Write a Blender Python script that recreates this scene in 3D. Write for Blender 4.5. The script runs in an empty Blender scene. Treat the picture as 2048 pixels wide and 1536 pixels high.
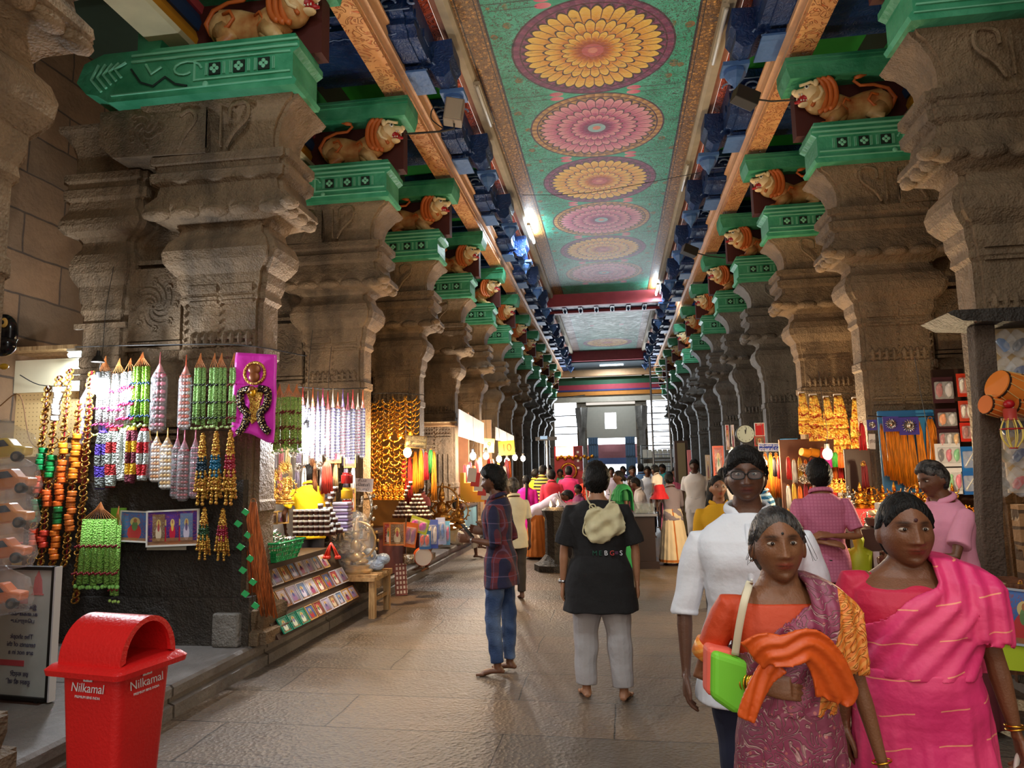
import bpy, bmesh, math, random
import numpy as np
from mathutils import Vector, Matrix, Euler
PI=math.pi
sc=bpy.context.scene
COL=sc.collection
# ---------------------------------------------------------------- camera
CF,CYAW,CPIT,CROLL,CH=1400.0,.141,.122,-.02,1.66
cd=bpy.data.cameras.new('camera'); cam=bpy.data.objects.new('camera',cd); COL.objects.link(cam); sc.camera=cam
cd.sensor_width=36; cd.lens=36*CF/2048; cd.clip_end=200; cd.clip_start=.05
def _axes():
    c,s=math.cos(CYAW),math.sin(CYAW);cp,sp=math.cos(CPIT),math.sin(CPIT);cr,sr=math.cos(CROLL),math.sin(CROLL)
    r=Vector((c,s,0));f0=Vector((-s,c,0));z=Vector((0,0,1))
    f=cp*f0+sp*z;u=-sp*f0+cp*z
    return r,u,f
_r,_u,_f=_axes()
# picture axes: x' = cr*a - sr*b , y' = sr*a + cr*b  (a right, b down)
_cr,_sr=math.cos(CROLL),math.sin(CROLL)
_D=Vector(_r)*(_sr)*1.0-Vector(_u)*_cr
_X=Vector(_r)*_cr+Vector(_u)*_sr
cam.matrix_world=Matrix(((_X.x,-_D.x,-_f.x,0),(_X.y,-_D.y,-_f.y,0),(_X.z,-_D.z,-_f.z,CH),(0,0,0,1)))
def at(x,y,X=None,Y=None,Z=None):
    d=_X*((x-1024)/CF)+_D*((y-768)/CF)+_f
    t=X/d.x if X is not None else Y/d.y if Y is not None else (Z-CH)/d.z
    return Vector((d.x*t,d.y*t,CH+d.z*t))
# ---------------------------------------------------------------- world and exposure
w=bpy.data.worlds.new('world'); sc.world=w; w.use_nodes=True
w.node_tree.nodes['Background'].inputs[0].default_value=(1,.92,.82,1)
w.node_tree.nodes['Background'].inputs[1].default_value=.60
sc.view_settings.view_transform='Standard'; sc.view_settings.look='None'; sc.view_settings.gamma=1
sc.view_settings.exposure=.62
sc.cycles.max_bounces=5; sc.cycles.diffuse_bounces=3; sc.cycles.glossy_bounces=2; sc.cycles.transmission_bounces=4; sc.cycles.transparent_max_bounces=8
sc.cycles.sample_clamp_indirect=4; sc.cycles.caustics_reflective=False; sc.cycles.caustics_refractive=False
def area(name,loc,rot,sx,sy,p,col):
    l=bpy.data.lights.new(name,'AREA'); l.shape='RECTANGLE'; l.size=sx; l.size_y=sy; l.energy=p; l.color=col
    o=bpy.data.objects.new(name,l); COL.objects.link(o); o.location=loc; o.rotation_euler=rot; return o
def point(name,loc,p,col,r=.05):
    l=bpy.data.lights.new(name,'POINT'); l.energy=p; l.color=col; l.shadow_soft_size=r
    o=bpy.data.objects.new(name,l); COL.objects.link(o); o.location=loc; return o
WARM=(1,.66,.33); COOL=(.82,.93,1); NEUT=(1,.86,.68)
# daylight from the far doorway, plus an added warm fill lamp behind the camera
area('daylight_far',(0,37.4,3.0),(-PI/2,0,0),6,4,420,(.85,.93,1))
area('fill_behind',(0,-3.2,4.2),(math.radians(78),0,0),6.0,3.2,62,(1,.84,.64))
# ---------------------------------------------------------------- tagging
def tag(o,label=None,cat=None,group=None,kind=None):
    if label: o['label']=label
    if cat: o['category']=cat
    if group: o['group']=group
    if kind: o['kind']=kind
    return o
def empty(name,label,cat,loc=(0,0,0),rz=0,group=None,rot=None):
    o=bpy.data.objects.new(name,None); COL.objects.link(o); o.location=loc; o.rotation_euler=rot if rot else (0,0,rz)
    o.empty_display_size=.1
    return tag(o,label,cat,group)
def copy_tree(o,parent=None):
    c=o.copy(); COL.objects.link(c); c.parent=parent
    for ch in o.children: copy_tree(ch,c)
    return c
# ---------------------------------------------------------------- materials
class E:
    """a float expression that writes Math nodes"""
    nt=None
    def __init__(s,v): s.v=v
    @staticmethod
    def op(o,*a,clamp=False):
        n=E.nt.nodes.new('ShaderNodeMath'); n.operation=o; n.use_clamp=clamp
        for i,x in enumerate(a):
            if isinstance(x,E): x=x.v
            if isinstance(x,(int,float)): n.inputs[i].default_value=x
            else: E.nt.links.new(x,n.inputs[i])
        return E(n.outputs[0])
    def __add__(s,o): return E.op('ADD',s,o)
    __radd__=__add__
    def __sub__(s,o): return E.op('SUBTRACT',s,o)
    def __rsub__(s,o): return E.op('SUBTRACT',o,s)
    def __mul__(s,o): return E.op('MULTIPLY',s,o)
    __rmul__=__mul__
    def __truediv__(s,o): return E.op('DIVIDE',s,o)
    def __lt__(s,o): return E.op('LESS_THAN',s,o)
    def __gt__(s,o): return E.op('GREATER_THAN',s,o)
def esin(a): return E.op('SINE',a)
def eabs(a): return E.op('ABSOLUTE',a)
def efrac(a): return E.op('FRACT',a)
def efloor(a): return E.op('FLOOR',a)
def esqrt(a): return E.op('SQRT',a)
def emin(a,b): return E.op('MINIMUM',a,b)
def emax(a,b): return E.op('MAXIMUM',a,b)
def eatan(a,b): return E.op('ARCTAN2',a,b)
def esm(a,lo,hi): return E.op('ADD',(a-lo)/(hi-lo),0,clamp=True)
def emix(f,a,b):
    n=E.nt.nodes.new('ShaderNodeMix'); n.data_type='RGBA'
    if isinstance(f,E): E.nt.links.new(f.v,n.inputs[0])
    else: n.inputs[0].default_value=f
    for i,x in ((6,a),(7,b)):
        if isinstance(x,tuple): n.inputs[i].default_value=(*x[:3],1)
        else: E.nt.links.new(x,n.inputs[i])
    return n.outputs[2]
def enoise(sc_,detail=3,vec=None,rough=.5,dist=0):
    n=E.nt.nodes.new('ShaderNodeTexNoise'); n.inputs['Scale'].default_value=sc_; n.inputs['Detail'].default_value=detail
    n.inputs['Roughness'].default_value=rough; n.inputs['Distortion'].default_value=dist
    if vec is not None: E.nt.links.new(vec,n.inputs['Vector'])
    return E(n.outputs['Fac'])
def evoro(sc_,vec=None,feature='F1',out='Distance'):
    n=E.nt.nodes.new('ShaderNodeTexVoronoi'); n.feature=feature; n.inputs['Scale'].default_value=sc_
    if vec is not None: E.nt.links.new(vec,n.inputs['Vector'])
    return E(n.outputs[out])
def ecoord(kind='Object',scale=None):
    n=E.nt.nodes.new('ShaderNodeTexCoord'); v=n.outputs[kind]
    if scale:
        m=E.nt.nodes.new('ShaderNodeMapping'); m.inputs['Scale'].default_value=scale; E.nt.links.new(v,m.inputs['Vector']); v=m.outputs[0]
    return v
def exyz(v):
    n=E.nt.nodes.new('ShaderNodeSeparateXYZ'); E.nt.links.new(v,n.inputs[0]); return [E(o) for o in n.outputs]
def ehsv(c,val):
    n=E.nt.nodes.new('ShaderNodeHueSaturation'); E.nt.links.new(val.v,n.inputs['Value'])
    if isinstance(c,tuple): n.inputs['Color'].default_value=(*c[:3],1)
    else: E.nt.links.new(c,n.inputs['Color'])
    return n.outputs[0]
MATS={}
def lin(c):
    return tuple(((x/255)/12.92 if x/255<=.04045 else ((x/255+.055)/1.055)**2.4) for x in c)
def mat(name,col=None,rough=.6,metal=0,emit=None,es=1,fn=None,bump=None,var=0,vs=6,alpha=None,spec=None,trans=0,sheen=0):
    """col is sRGB 0..255; fn(coord)->(color socket or None, height E or None)"""
    if name in MATS: return MATS[name]
    m=bpy.data.materials.new(name); m.use_nodes=True; nt=m.node_tree; E.nt=nt; b=nt.nodes['Principled BSDF']
    b.inputs['Roughness'].default_value=rough; b.inputs['Metallic'].default_value=metal
    if spec is not None: b.inputs['Specular IOR Level'].default_value=spec
    if trans: b.inputs['Transmission Weight'].default_value=trans
    if sheen: b.inputs['Sheen Weight'].default_value=sheen
    if col: c=lin(col); b.inputs['Base Color'].default_value=(*c,1)
    h=None; cs=None
    if fn:
        cs,h=fn()
    if var and cs is None:
        n=enoise(vs,4,ecoord()); cs=ehsv(c,(n-.5)*(2*var)+1)
    elif var:
        n=enoise(vs,4,ecoord()); cs=ehsv(cs,(n-.5)*(2*var)+1)
    if cs is not None: nt.links.new(cs,b.inputs['Base Color'])
    if bump:
        hb=enoise(bump[0],4,ecoord())*bump[1]; h=hb if h is None else h+hb
    if h is not None:
        bn=nt.nodes.new('ShaderNodeBump'); bn.inputs['Strength'].default_value=1; bn.inputs['Distance'].default_value=.02
        nt.links.new(h.v,bn.inputs['Height']); nt.links.new(bn.outputs[0],b.inputs['Normal'])
    if emit: b.inputs['Emission Color'].default_value=(*lin(emit),1); b.inputs['Emission Strength'].default_value=es
    if alpha is not None: b.inputs['Alpha'].default_value=alpha
    m.diffuse_color=(*(lin(col) if col else (.5,.5,.5)),1)
    MATS[name]=m; return m
def plain(col,rough=.6,metal=0,var=0,**k):
    return mat('m_%d_%d_%d_%d_%d_%d'%(*col,int(rough*100),int(metal*100),int(var*100))+''.join('%s%s'%i for i in k.items()),col,rough,metal,var=var,**k)
# ---------------------------------------------------------------- mesh building
class MB:
    def __init__(s): s.v=[]; s.f=[]; s.mi=[]; s.cur=0
    def m(s,i): s.cur=i; return s
    def add(s,vs,fs):
        n=len(s.v); s.v.extend([tuple(v) for v in vs]); s.f.extend([tuple(i+n for i in f) for f in fs]); s.mi.extend([s.cur]*len(fs)); return s
    def box(s,a,b,M=None):
        x0,y0,z0=a; x1,y1,z1=b
        vs=[Vector(p) for p in ((x0,y0,z0),(x1,y0,z0),(x1,y1,z0),(x0,y1,z0),(x0,y0,z1),(x1,y0,z1),(x1,y1,z1),(x0,y1,z1))]
        if M: vs=[M@v for v in vs]
        return s.add(vs,[(0,3,2,1),(4,5,6,7),(0,1,5,4),(1,2,6,5),(2,3,7,6),(3,0,4,7)])
    def rings(s,R,cap=True,closed=True,flip=False):
        """R: list of equal-length lists of points"""
        n=len(R[0]); vs=[p for r in R for p in r]; fs=[]
        for i in range(len(R)-1):
            for j in range(n if closed else n-1):
                a=i*n+j; b=i*n+(j+1)%n
                fs.append((a,b,b+n,a+n) if not flip else (a,a+n,b+n,b))
        if cap and closed:
            lo=tuple(range(n-1,-1,-1)); hi=tuple((len(R)-1)*n+j for j in range(n))
            fs+= [lo,hi] if not flip else [lo[::-1],hi[::-1]]
        return s.add(vs,fs)
    def lathe(s,prof,n=24,c=(0,0,0),M=None,sx=1,sy=1,cap=True):
        R=[[Vector((c[0]+r*sx*math.cos(2*PI*j/n),c[1]+r*sy*math.sin(2*PI*j/n),c[2]+z)) for j in range(n)] for r,z in prof]
        if M: R=[[M@p for p in r] for r in R]
        return s.rings(R,cap)
    def tube(s,pts,r,n=8,cap=True,flat=1,up=None):
        pts=[Vector(p) for p in pts]; k=len(pts); rs=r if isinstance(r,(list,tuple)) else [r]*k
        if len(rs)!=k: rs=[float(q) for q in np.interp(np.linspace(0,1,k),np.linspace(0,1,len(rs)),rs)]
        R=[]; pv=None
        for i,p in enumerate(pts):
            t=(pts[min(i+1,k-1)]-pts[max(i-1,0)])
            if t.length<1e-9: t=Vector((0,0,1))
            t.normalize()
            if pv is None:
                u=Vector(up) if up else (Vector((0,0,1)) if abs(t.z)<.9 else Vector((1,0,0)))
                u=(u-t*u.dot(t)).normalized()
            else:
                u=pv-t*pv.dot(t); u=u.normalized() if u.length>1e-6 else pv
            pv=u; v=t.cross(u)
            R.append([p+(u*math.cos(2*PI*j/n)*flat+v*math.sin(2*PI*j/n))*rs[i] for j in range(n)])
        return s.rings(R,cap)
    def ell(s,c,r,n=16,m=10,M=None):
        c=Vector(c); r=r if isinstance(r,(tuple,list)) else (r,r,r)
        vs=[Vector((0,0,-r[2]))]
        for i in range(1,m):
            a=PI*i/m-PI/2
            for j in range(n):
                b=2*PI*j/n; vs.append(Vector((r[0]*math.cos(a)*math.cos(b),r[1]*math.cos(a)*math.sin(b),r[2]*math.sin(a))))
        vs.append(Vector((0,0,r[2]))); fs=[]
        for j in range(n): fs.append((0,1+(j+1)%n,1+j)); fs.append((len(vs)-1,1+(m-2)*n+j,1+(m-2)*n+(j+1)%n))
        for i in range(m-2):
            for j in range(n):
                a=1+i*n+j; b=1+i*n+(j+1)%n; fs.append((a,b,b+n,a+n))
        if M: vs=[M@v for v in vs]
        return s.add([v+c for v in vs],fs)
    def prism(s,poly,h0,h1,axis='y'):
        """polygon in (x,z) extruded along y (or in (x,y) along z, or (y,z) along x)"""
        n=len(poly)
        f={'y':lambda p,h:(p[0],h,p[1]),'z':lambda p,h:(p[0],p[1],h),'x':lambda p,h:(h,p[0],p[1])}[axis]
        vs=[f(p,h0) for p in poly]+[f(p,h1) for p in poly]
        fs=[(i,(i+1)%n,(i+1)%n+n,i+n) for i in range(n)]+[tuple(range(n-1,-1,-1)),tuple(range(n,2*n))]
        return s.add(vs,fs)
    def grid(s,P,flip=False):
        return s.rings(P,cap=False,closed=False,flip=flip)
    def xf(s,M,i0=0):
        s.v[i0:]=[tuple(M@Vector(v)) for v in s.v[i0:]]; return s
    def mirror(s):
        s.v=[(-x,y,z) for x,y,z in s.v]; s.f=[f[::-1] for f in s.f]; return s
    def mesh(s,name,mats,smooth=False,recalc=True):
        me=bpy.data.meshes.new(name); me.from_pydata(s.v,[],s.f)
        for m in (mats if isinstance(mats,(list,tuple)) else [mats]): me.materials.append(m)
        if max(s.mi or [0])>0: me.polygons.foreach_set('material_index',s.mi)
        if recalc:
            bm=bmesh.new(); bm.from_mesh(me); bmesh.ops.recalc_face_normals(bm,faces=bm.faces); bm.to_mesh(me); bm.free()
        if smooth is True: me.polygons.foreach_set('use_smooth',[True]*len(me.polygons))
        elif smooth: 
            me.polygons.foreach_set('use_smooth',[True]*len(me.polygons)); me.set_sharp_from_angle(angle=math.radians(smooth))
        me.update(); return me
    def build(s,name,mats,parent=None,smooth=False,loc=None,kind=None,recalc=True):
        o=bpy.data.objects.new(name,s.mesh(name,mats,smooth,recalc)); COL.objects.link(o)
        if parent: o.parent=parent
        if loc is not None: o.location=loc
        if kind: o['kind']=kind
        return o
def rotm(rx=0,ry=0,rz=0,loc=(0,0,0)):
    return Matrix.Translation(loc)@Euler((rx,ry,rz)).to_matrix().to_4x4()
def bevel(o,w=.01,seg=2,ang=40):
    m=o.modifiers.new('b','BEVEL'); m.width=w; m.segments=seg; m.limit_method='ANGLE'; m.angle_limit=math.radians(ang); return o
def remesh(o,vox,smooth=4,fac=.5):
    m=o.modifiers.new('r','REMESH'); m.mode='VOXEL'; m.voxel_size=vox; m.use_smooth_shade=True
    if smooth:
        s_=o.modifiers.new('s','SMOOTH'); s_.iterations=smooth; s_.factor=fac
    dg=bpy.context.evaluated_depsgraph_get(); me=bpy.data.meshes.new_from_object(o.evaluated_get(dg))
    mats=list(o.data.materials); o.modifiers.clear(); old=o.data; o.data=me
    me.materials.clear()
    for mm in mats: me.materials.append(mm)
    me.polygons.foreach_set('use_smooth',[True]*len(me.polygons)); bpy.data.meshes.remove(old); return o
def getco(me):
    a=np.empty(len(me.vertices)*3,'f'); me.vertices.foreach_get('co',a); return a.reshape(-1,3)
def setco(me,a): me.vertices.foreach_set('co',a.astype('f').ravel()); me.update()
def text(name,body,size,matl,parent,loc,rot,depth=.001,align='CENTER',label=None,sx=1):
    c=bpy.data.curves.new(name,'FONT'); c.body=body; c.size=size; c.extrude=depth; c.align_x=align; c.align_y='CENTER'
    o=bpy.data.objects.new(name,c); COL.objects.link(o); o.location=loc; o.rotation_euler=rot; o.scale=(sx,1,1); c.materials.append(matl)
    dg=bpy.context.evaluated_depsgraph_get(); me=bpy.data.meshes.new_from_object(o.evaluated_get(dg)); bpy.data.objects.remove(o)
    o=bpy.data.objects.new(name,me); COL.objects.link(o); o.location=loc; o.rotation_euler=rot; o.scale=(sx,1,1)
    if parent: o.parent=parent
    return o
# ================================================================ geometry constants
XC=-.12                     # middle of the corridor
NEAR,STEP=6.0,2.64          # near face of the first whole pillar, spacing
def mx(x,side): return x if side<0 else 2*XC-x      # left-side coordinate -> side
def colormix(f,a,b): return emix(f,lin(a),lin(b))
# ---------------------------------------------------------------- stone, floor
def f_stone(c1,c2,c3=None,sc1=1.3):
    def fn():
        v=ecoord('Object'); n=esm(enoise(sc1,5,v,.6),.35,.65); g=enoise(40,3,v)
        c=emix(n,lin(c1),lin(c2)); st=esm(enoise(3.1,3,ecoord('Object',(1,1,.25)),.5),.52,.72)
        if c3: c=emix(st*.7,c,lin(c3))
        c=ehsv(c,(g-.5)*.5+1)
        return c,enoise(14,6,v,.65)*1.5+evoro(55,v)*.35+enoise(4.5,3,v,dist=1.5)*1.2
    return fn
M_STONE=mat('carved_stone',rough=.72,fn=f_stone((150,124,94),(104,86,66),(64,54,42)))
M_STONEG=mat('grey_carved_stone',rough=.65,fn=f_stone((128,124,118),(92,86,80),(56,52,48)))
M_SOOT=mat('sooty_stone',rough=.6,fn=f_stone((62,54,46),(38,33,29),(28,25,22)))
def f_floor():
    v=ecoord('Object'); n=E.nt.nodes.new('ShaderNodeTexBrick'); mp=E.nt.nodes.new('ShaderNodeMapping')
    d=enoise(1.4,3,v)
    x,y,z=exyz(v); cv=E.nt.nodes.new('ShaderNodeCombineXYZ')
    E.nt.links.new((x+d*.10).v,cv.inputs[0]); E.nt.links.new((y+d*.07+x*.03).v,cv.inputs[1])
    E.nt.links.new(cv.outputs[0],n.inputs['Vector'])
    n.inputs['Scale'].default_value=1; n.inputs['Mortar Size'].default_value=.006; n.inputs['Mortar Smooth'].default_value=.3
    n.inputs['Brick Width'].default_value=1.9; n.inputs['Row Height'].default_value=.66; n.offset=.37; n.inputs['Bias'].default_value=0
    n.inputs['Color1'].default_value=(*lin((116,96,78)),1); n.inputs['Color2'].default_value=(*lin((94,82,70)),1); n.inputs['Mortar'].default_value=(*lin((46,38,32)),1)
    c=n.outputs['Color']; big=esm(enoise(.9,4,v,.6),.35,.65); c=emix(big*.5,c,lin((88,84,82)))
    st=esm(enoise(2.3,5,v,.7),.55,.68); c=emix(st*.35,c,lin((84,64,50)))
    c=ehsv(c,(enoise(60,2,v)-.5)*.5+1)
    return c,enoise(9,6,v,.7)*.8+evoro(38,v)*.35-E(n.outputs['Fac'])*1.2
M_FLOOR=mat('worn_paving',rough=.46,fn=f_floor,spec=.32)
mb=MB(); mb.add([(-3.4,-3,0),(3.2,-3,0),(3.2,40,0),(-3.4,40,0)],[(0,1,2,3)]); mb.build('floor',M_FLOOR,kind='structure')
def f_blocks(w_,h_,a,b,m_,axes='yz'):
    def fn():
        v=ecoord('Object'); x,y,z=exyz(v); d=enoise(3,3,v)*.05
        n=E.nt.nodes.new('ShaderNodeTexBrick'); cv=E.nt.nodes.new('ShaderNodeCombineXYZ')
        E.nt.links.new(((y if axes[0]=='y' else x)+d).v,cv.inputs[0]); E.nt.links.new((z+d).v,cv.inputs[1]); E.nt.links.new(cv.outputs[0],n.inputs['Vector'])
        n.inputs['Scale'].default_value=1; n.inputs['Mortar Size'].default_value=.012; n.inputs['Brick Width'].default_value=w_; n.inputs['Row Height'].default_value=h_
        n.inputs['Color1'].default_value=(*lin(a),1); n.inputs['Color2'].default_value=(*lin(b),1); n.inputs['Mortar'].default_value=(*lin(m_),1)
        c=ehsv(n.outputs['Color'],(enoise(2.2,5,v,.6)-.5)*1.1+1)
        return c,enoise(12,5,v,.6)*.8-E(n.outputs['Fac'])*1.0
    return fn
M_WALL=mat('block_wall',rough=.8,fn=f_blocks(1.1,.46,(112,84,58),(92,72,52),(62,48,36)))
M_WALLX=mat('block_wall_end',rough=.8,fn=f_blocks(1.1,.46,(126,112,96),(104,94,82),(44,36,30),'xz'))
# raised platforms with a two-step kerb
for side in (-1,1):
    mb=MB(); poly=[(-3.08,0),(-3.08,.085),(-3.12,.10),(-3.12,.135),(-3.09,.145),(-3.09,.20),(-3.11,.22),(-6.6,.22),(-6.6,0)]
    poly=[(mx(x,side),z) for x,z in poly]
    mb.prism(poly,-3,38.2,'y')
    mb.build('platform_left' if side<0 else 'platform_right',mat('kerb_stone',rough=.6,fn=f_blocks(1.35,.6,(118,112,108),(98,92,88),(50,44,40))),kind='structure')
    x0,x1=sorted((mx(-6.3,side),mx(-6.6,side)))
    mb=MB(); mb.box((x0,-3,.22),(x1,38.2,7.2)); mb.build('wall_left' if side<0 else 'wall_right',M_WALL,kind='structure')
    x0,x1=sorted((mx(-4.0,side),mx(-6.6,side)))
    mb=MB(); mb.box((x0,-.5,6.9),(x1,38.2,7.1)); mb.build('ceiling',plain((44,60,44),.8,var=.2),kind='structure')
# ---------------------------------------------------------------- painted ceiling
def f_lotus(faded=False,first=9.3,step=2.285):
    def fn(first=first*.914,step=step*.914):
        v=ecoord('Object',(.914,.914,.914)); x,y,z=exyz(v); x=x+.07
        t=(y-first)/step+.5; cell=efloor(t); fv=(t-cell-.5)*step
        par=efrac(cell*.5)*2            # 0 yellow 1 pink
        par=E.op('GREATER_THAN',par,.5)
        r=esqrt(x*x+fv*fv)/1.04; th=eatan(fv,x)
        ax=eabs(x)
        n1=enoise(3,4,v,.6); n2=enoise(22,4,v,.6)
        # ground
        bg=emix(esm(n1,.4,.65),lin((48,164,130)),lin((84,190,164)))
        vd=evoro(6.5,v); vn=enoise(11,2,v,dist=2.5)
        leaf=(esm(ax,.62,.72))*E.op('LESS_THAN',eabs(vn-.5),.035)
        bg=emix(leaf*.85,bg,lin((58,52,30)))
        blob=esm(ax,.95,1.0)*E.op('LESS_THAN',evoro(3.4,ecoord('Object',(1,.9,1))),.22)
        bg=emix(blob,bg,emix(esm(n2,.4,.6),lin((150,112,60)),lin((48,110,74))))
        # pink buds between the circles
        bu=(ax-.55)/.10; bv=(eabs(fv)-step/2+.06)/.055
        bud=E.op('LESS_THAN',bu*bu+bv*bv,1); bg=emix(bud,bg,emix(esm(bu,-1,1),lin((232,150,160)),lin((214,84,120))))
        stem=E.op('LESS_THAN',eabs(eabs(fv)-step/2+.06),.008)*(ax>.62)*(ax<1.2); bg=emix(stem*.8,bg,lin((40,52,34)))
        if not faded: r=r+(y>20.05)*5
        # outer ring
        ringc=emix(par,emix(esm(efrac(th*(36/(2*PI))),0,.6),lin((150,74,110)),lin((116,48,88))),emix(esm(efrac(th*(48/(2*PI))),.2,.8),lin((206,160,86)),lin((160,112,56))))
        c=emix(r<1.0,bg,ringc)
        c=emix((eabs(r-.995)<.012),c,lin((70,30,40))); c=emix((eabs(r-.90)<.010),c,lin((80,34,40)))
        for (rk,N,ph) in ((.885,36,0),(.625,26,.4),(.40,20,.2)):
            s=eabs(esin(th*(N/2)+ph)); lim=(s*.085-.085)*(1 if rk>.5 else .8)+rk
            q=r/lim; inside=r<lim
            yc=emix(esm(q,.62,1.0),lin((222,142,8)),lin((250,216,96)))
            pc=emix(esm(q,.62,1.0),lin((190,62,124)),lin((240,176,184)))
            pc=emix(esm(q,.45,.75),lin((124,34,84)),pc); yc=emix(esm(q,.45,.72),lin((170,78,8)),yc)
            cc=emix(par,yc,pc)
            cc=emix((s<.16)*(q>.72),cc,emix(par,lin((120,62,20)),lin((120,40,74))))
            cc=emix(q>.955,cc,lin((66,40,28)))
            c=emix(inside,c,cc)
        c=emix(r<.135,c,emix(par,lin((196,96,90)),lin((150,190,200))))
        c=emix(r<.06,c,lin((220,140,120)))
        # gold scroll border
        sw=enoise(7,2,v,dist=3.2); sw2=evoro(17,v)
        gold=emix(esm(eabs(efrac(sw*7)-.5),.10,.34),lin((232,176,90)),lin((134,86,38)))
        gold=emix(esm(sw2,.30,.42)*.6,gold,lin((60,36,18)))
        c=emix(ax>1.27,c,gold)
        ln=emax(E.op('LESS_THAN',eabs(ax-1.275),.014),emax(E.op('LESS_THAN',eabs(ax-1.33),.006),E.op('LESS_THAN',eabs(ax-1.55),.008)))
        c=emix(ln,c,lin((40,28,16)))
        # plank seams and wear
        seam=E.op('LESS_THAN',eabs(efrac(y/ .52+.3)-.5),.008); c=emix(seam*.6,c,lin((40,46,38)))
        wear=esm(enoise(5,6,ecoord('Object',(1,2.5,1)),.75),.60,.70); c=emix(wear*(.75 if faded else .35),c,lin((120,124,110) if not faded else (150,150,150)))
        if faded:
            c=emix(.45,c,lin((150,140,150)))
        h=n2*.5+seam*-1+wear*.6
        if faded: h=h+esm(enoise(9,4,ecoord('Object',(.4,3,1)),.6),.45,.6)*1.4
        return c,h
    return fn
M_CEIL=mat('painted_lotus_ceiling',rough=.5,fn=f_lotus())
M_CEIL2=mat('faded_lotus_ceiling',rough=.33,fn=f_lotus(True,32.7,8.2))
ZP=7.50
def panel(y0,y1,m):
    mb=MB(); mb.box((XC-1.77,y0,ZP),(XC+1.77,y1,ZP+.1)); return mb.build('ceiling',m,kind='structure')
panel(-1,23.1,M_CEIL); panel(24.4,34.9,M_CEIL2)
M_PINKM=plain((196,140,120),.6,var=.25); M_PINK2=plain((176,72,84),.55,var=.25); M_CREAM=plain((190,178,156),.6,var=.25)
M_BLUE=mat('blue_paint',rough=.38,fn=lambda:(lambda v:(emix(esm(enoise(2.5,4,v),.35,.65),lin((18,42,92)),lin((34,70,130))),enoise(9,3,v,dist=3)*1.1))(ecoord()))
M_BLUEL=plain((84,124,186),.45,var=.2,bump=(12,.5)); M_BLUELN=plain((136,164,210),.5); M_GREENF=plain((26,128,44),.6,var=.12)
M_ORANGEF=mat('orange_relief_paint',rough=.5,fn=lambda:(lambda v,s:(emix(esm(eabs(s-.5),0,.05),lin((138,40,20)),lin((222,96,56))),esm(eabs(s-.5),0,.08)*.8))(ecoord(),enoise(6,2,ecoord(),dist=2.8)))
M_ORPAT=mat('peach_scroll_paint',rough=.5,fn=lambda:(lambda v,s,n:(emix(esm(eabs(efrac(s*4)-.5),.0,.14),lin((216,112,62)),emix(esm(n,.4,.6),lin((238,178,116)),lin((226,160,104)))),esm(eabs(efrac(s*4)-.5),0,.2)*.7))(ecoord(),enoise(5,1,ecoord(),dist=2.2),enoise(2,3,ecoord())))
M_PEACH=plain((226,178,134),.55,var=.15,bump=(14,.5))
for side in (-1,1):
    S=lambda P:[(mx(x,side),z) for x,z in P]
    # edge mouldings of the panel, soffits between beam and panel
    nm='trim_1' if side<0 else 'trim_2'
    mb=MB(); mb.prism(S([(-2.079,7.502),(-1.925,7.425),(-1.904,7.425),(-1.904,7.557),(-2.079,7.557)]),-1,37.8,'y'); mb.build(nm,M_PINKM,kind='structure')
    mb=MB(); mb.prism(S([(-1.969,7.393),(-1.86,7.371),(-1.816,7.425),(-1.816,7.524),(-1.969,7.524)]),-1,37.8,'y'); mb.build(nm,M_CREAM,kind='structure')
    mb=MB(); mb.add([(mx(-2.08,side),-1,7.49),(mx(-2.08,side),37.8,7.49),(mx(-2.34,side),37.8,7.43),(mx(-2.34,side),-1,7.43)],[(0,1,2,3)]); mb.build('ceiling',M_ORANGEF,kind='structure')
    mb=MB(); mb.add([(mx(-2.34,side),-1,7.43),(mx(-2.34,side),37.8,7.43),(mx(-3.94,side),37.8,7.39),(mx(-3.94,side),-1,7.39)],[(0,1,2,3)]); mb.build('ceiling',M_GREENF,kind='structure')
    mb=MB(); mb.box((min(mx(-3.83,side),mx(-4.2,side)),-1,6.7),(max(mx(-3.83,side),mx(-4.2,side)),37.8,7.6)); mb.build('beam',plain((36,44,34),.8),kind='structure')
    # peach beam with carved soffit
    bt=empty('beam','long peach painted beam with scroll-carved underside %s the lotus ceiling'%('left of' if side<0 else 'right of'),'beam')
    mb=MB(); mb.prism(S([(-2.801,6.572),(-2.527,6.572),(-2.527,6.649),(-2.801,6.649)]),1.2,37.4,'y'); mb.build('soffit',M_ORPAT,bt)
    mb=MB(); mb.prism(S([(-2.801,6.649),(-2.516,6.649),(-2.516,6.703),(-2.549,6.714),(-2.549,6.769),(-2.483,6.791),(-2.483,6.846),(-2.527,6.867),(-2.494,6.955),(-2.451,6.977),(-2.451,7.01),(-2.801,7.01)]),1.2,37.4,'y'); mb.build('moulding',M_PEACH,bt)
    bt['kind']='structure'; del bt['category']
    # painted cornice running along the tops of the pillars
    et=empty('painted_cornice','x','cornice'); del et['category']; et['kind']='structure'; et['label']='striped red, blue and yellow cornice over the %s row of pillars'%('left' if side<0 else 'right')
    for i,(a,b,x0,x1,c) in enumerate(((5.752,5.817,-4.21,-3.83,(214,200,160)),(5.817,5.992,-4.21,-3.87,(212,146,40)),(5.992,6.167,-4.21,-3.84,(44,72,116)),(6.167,6.408,-4.21,-3.81,(204,82,88)),(6.408,6.517,-4.21,-3.77,(196,164,50)),(6.517,6.955,-4.21,-3.81,(52,150,84)))):
        P=[(x0,a),(x1-.03,a),(x1,(a+b)/2),(x1-.03,b),(x0,b)]; mb=MB(); mb.prism(S(P),-.5,37.6,'y'); mb.build('band',plain(c,.5,var=.15),et)
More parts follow.
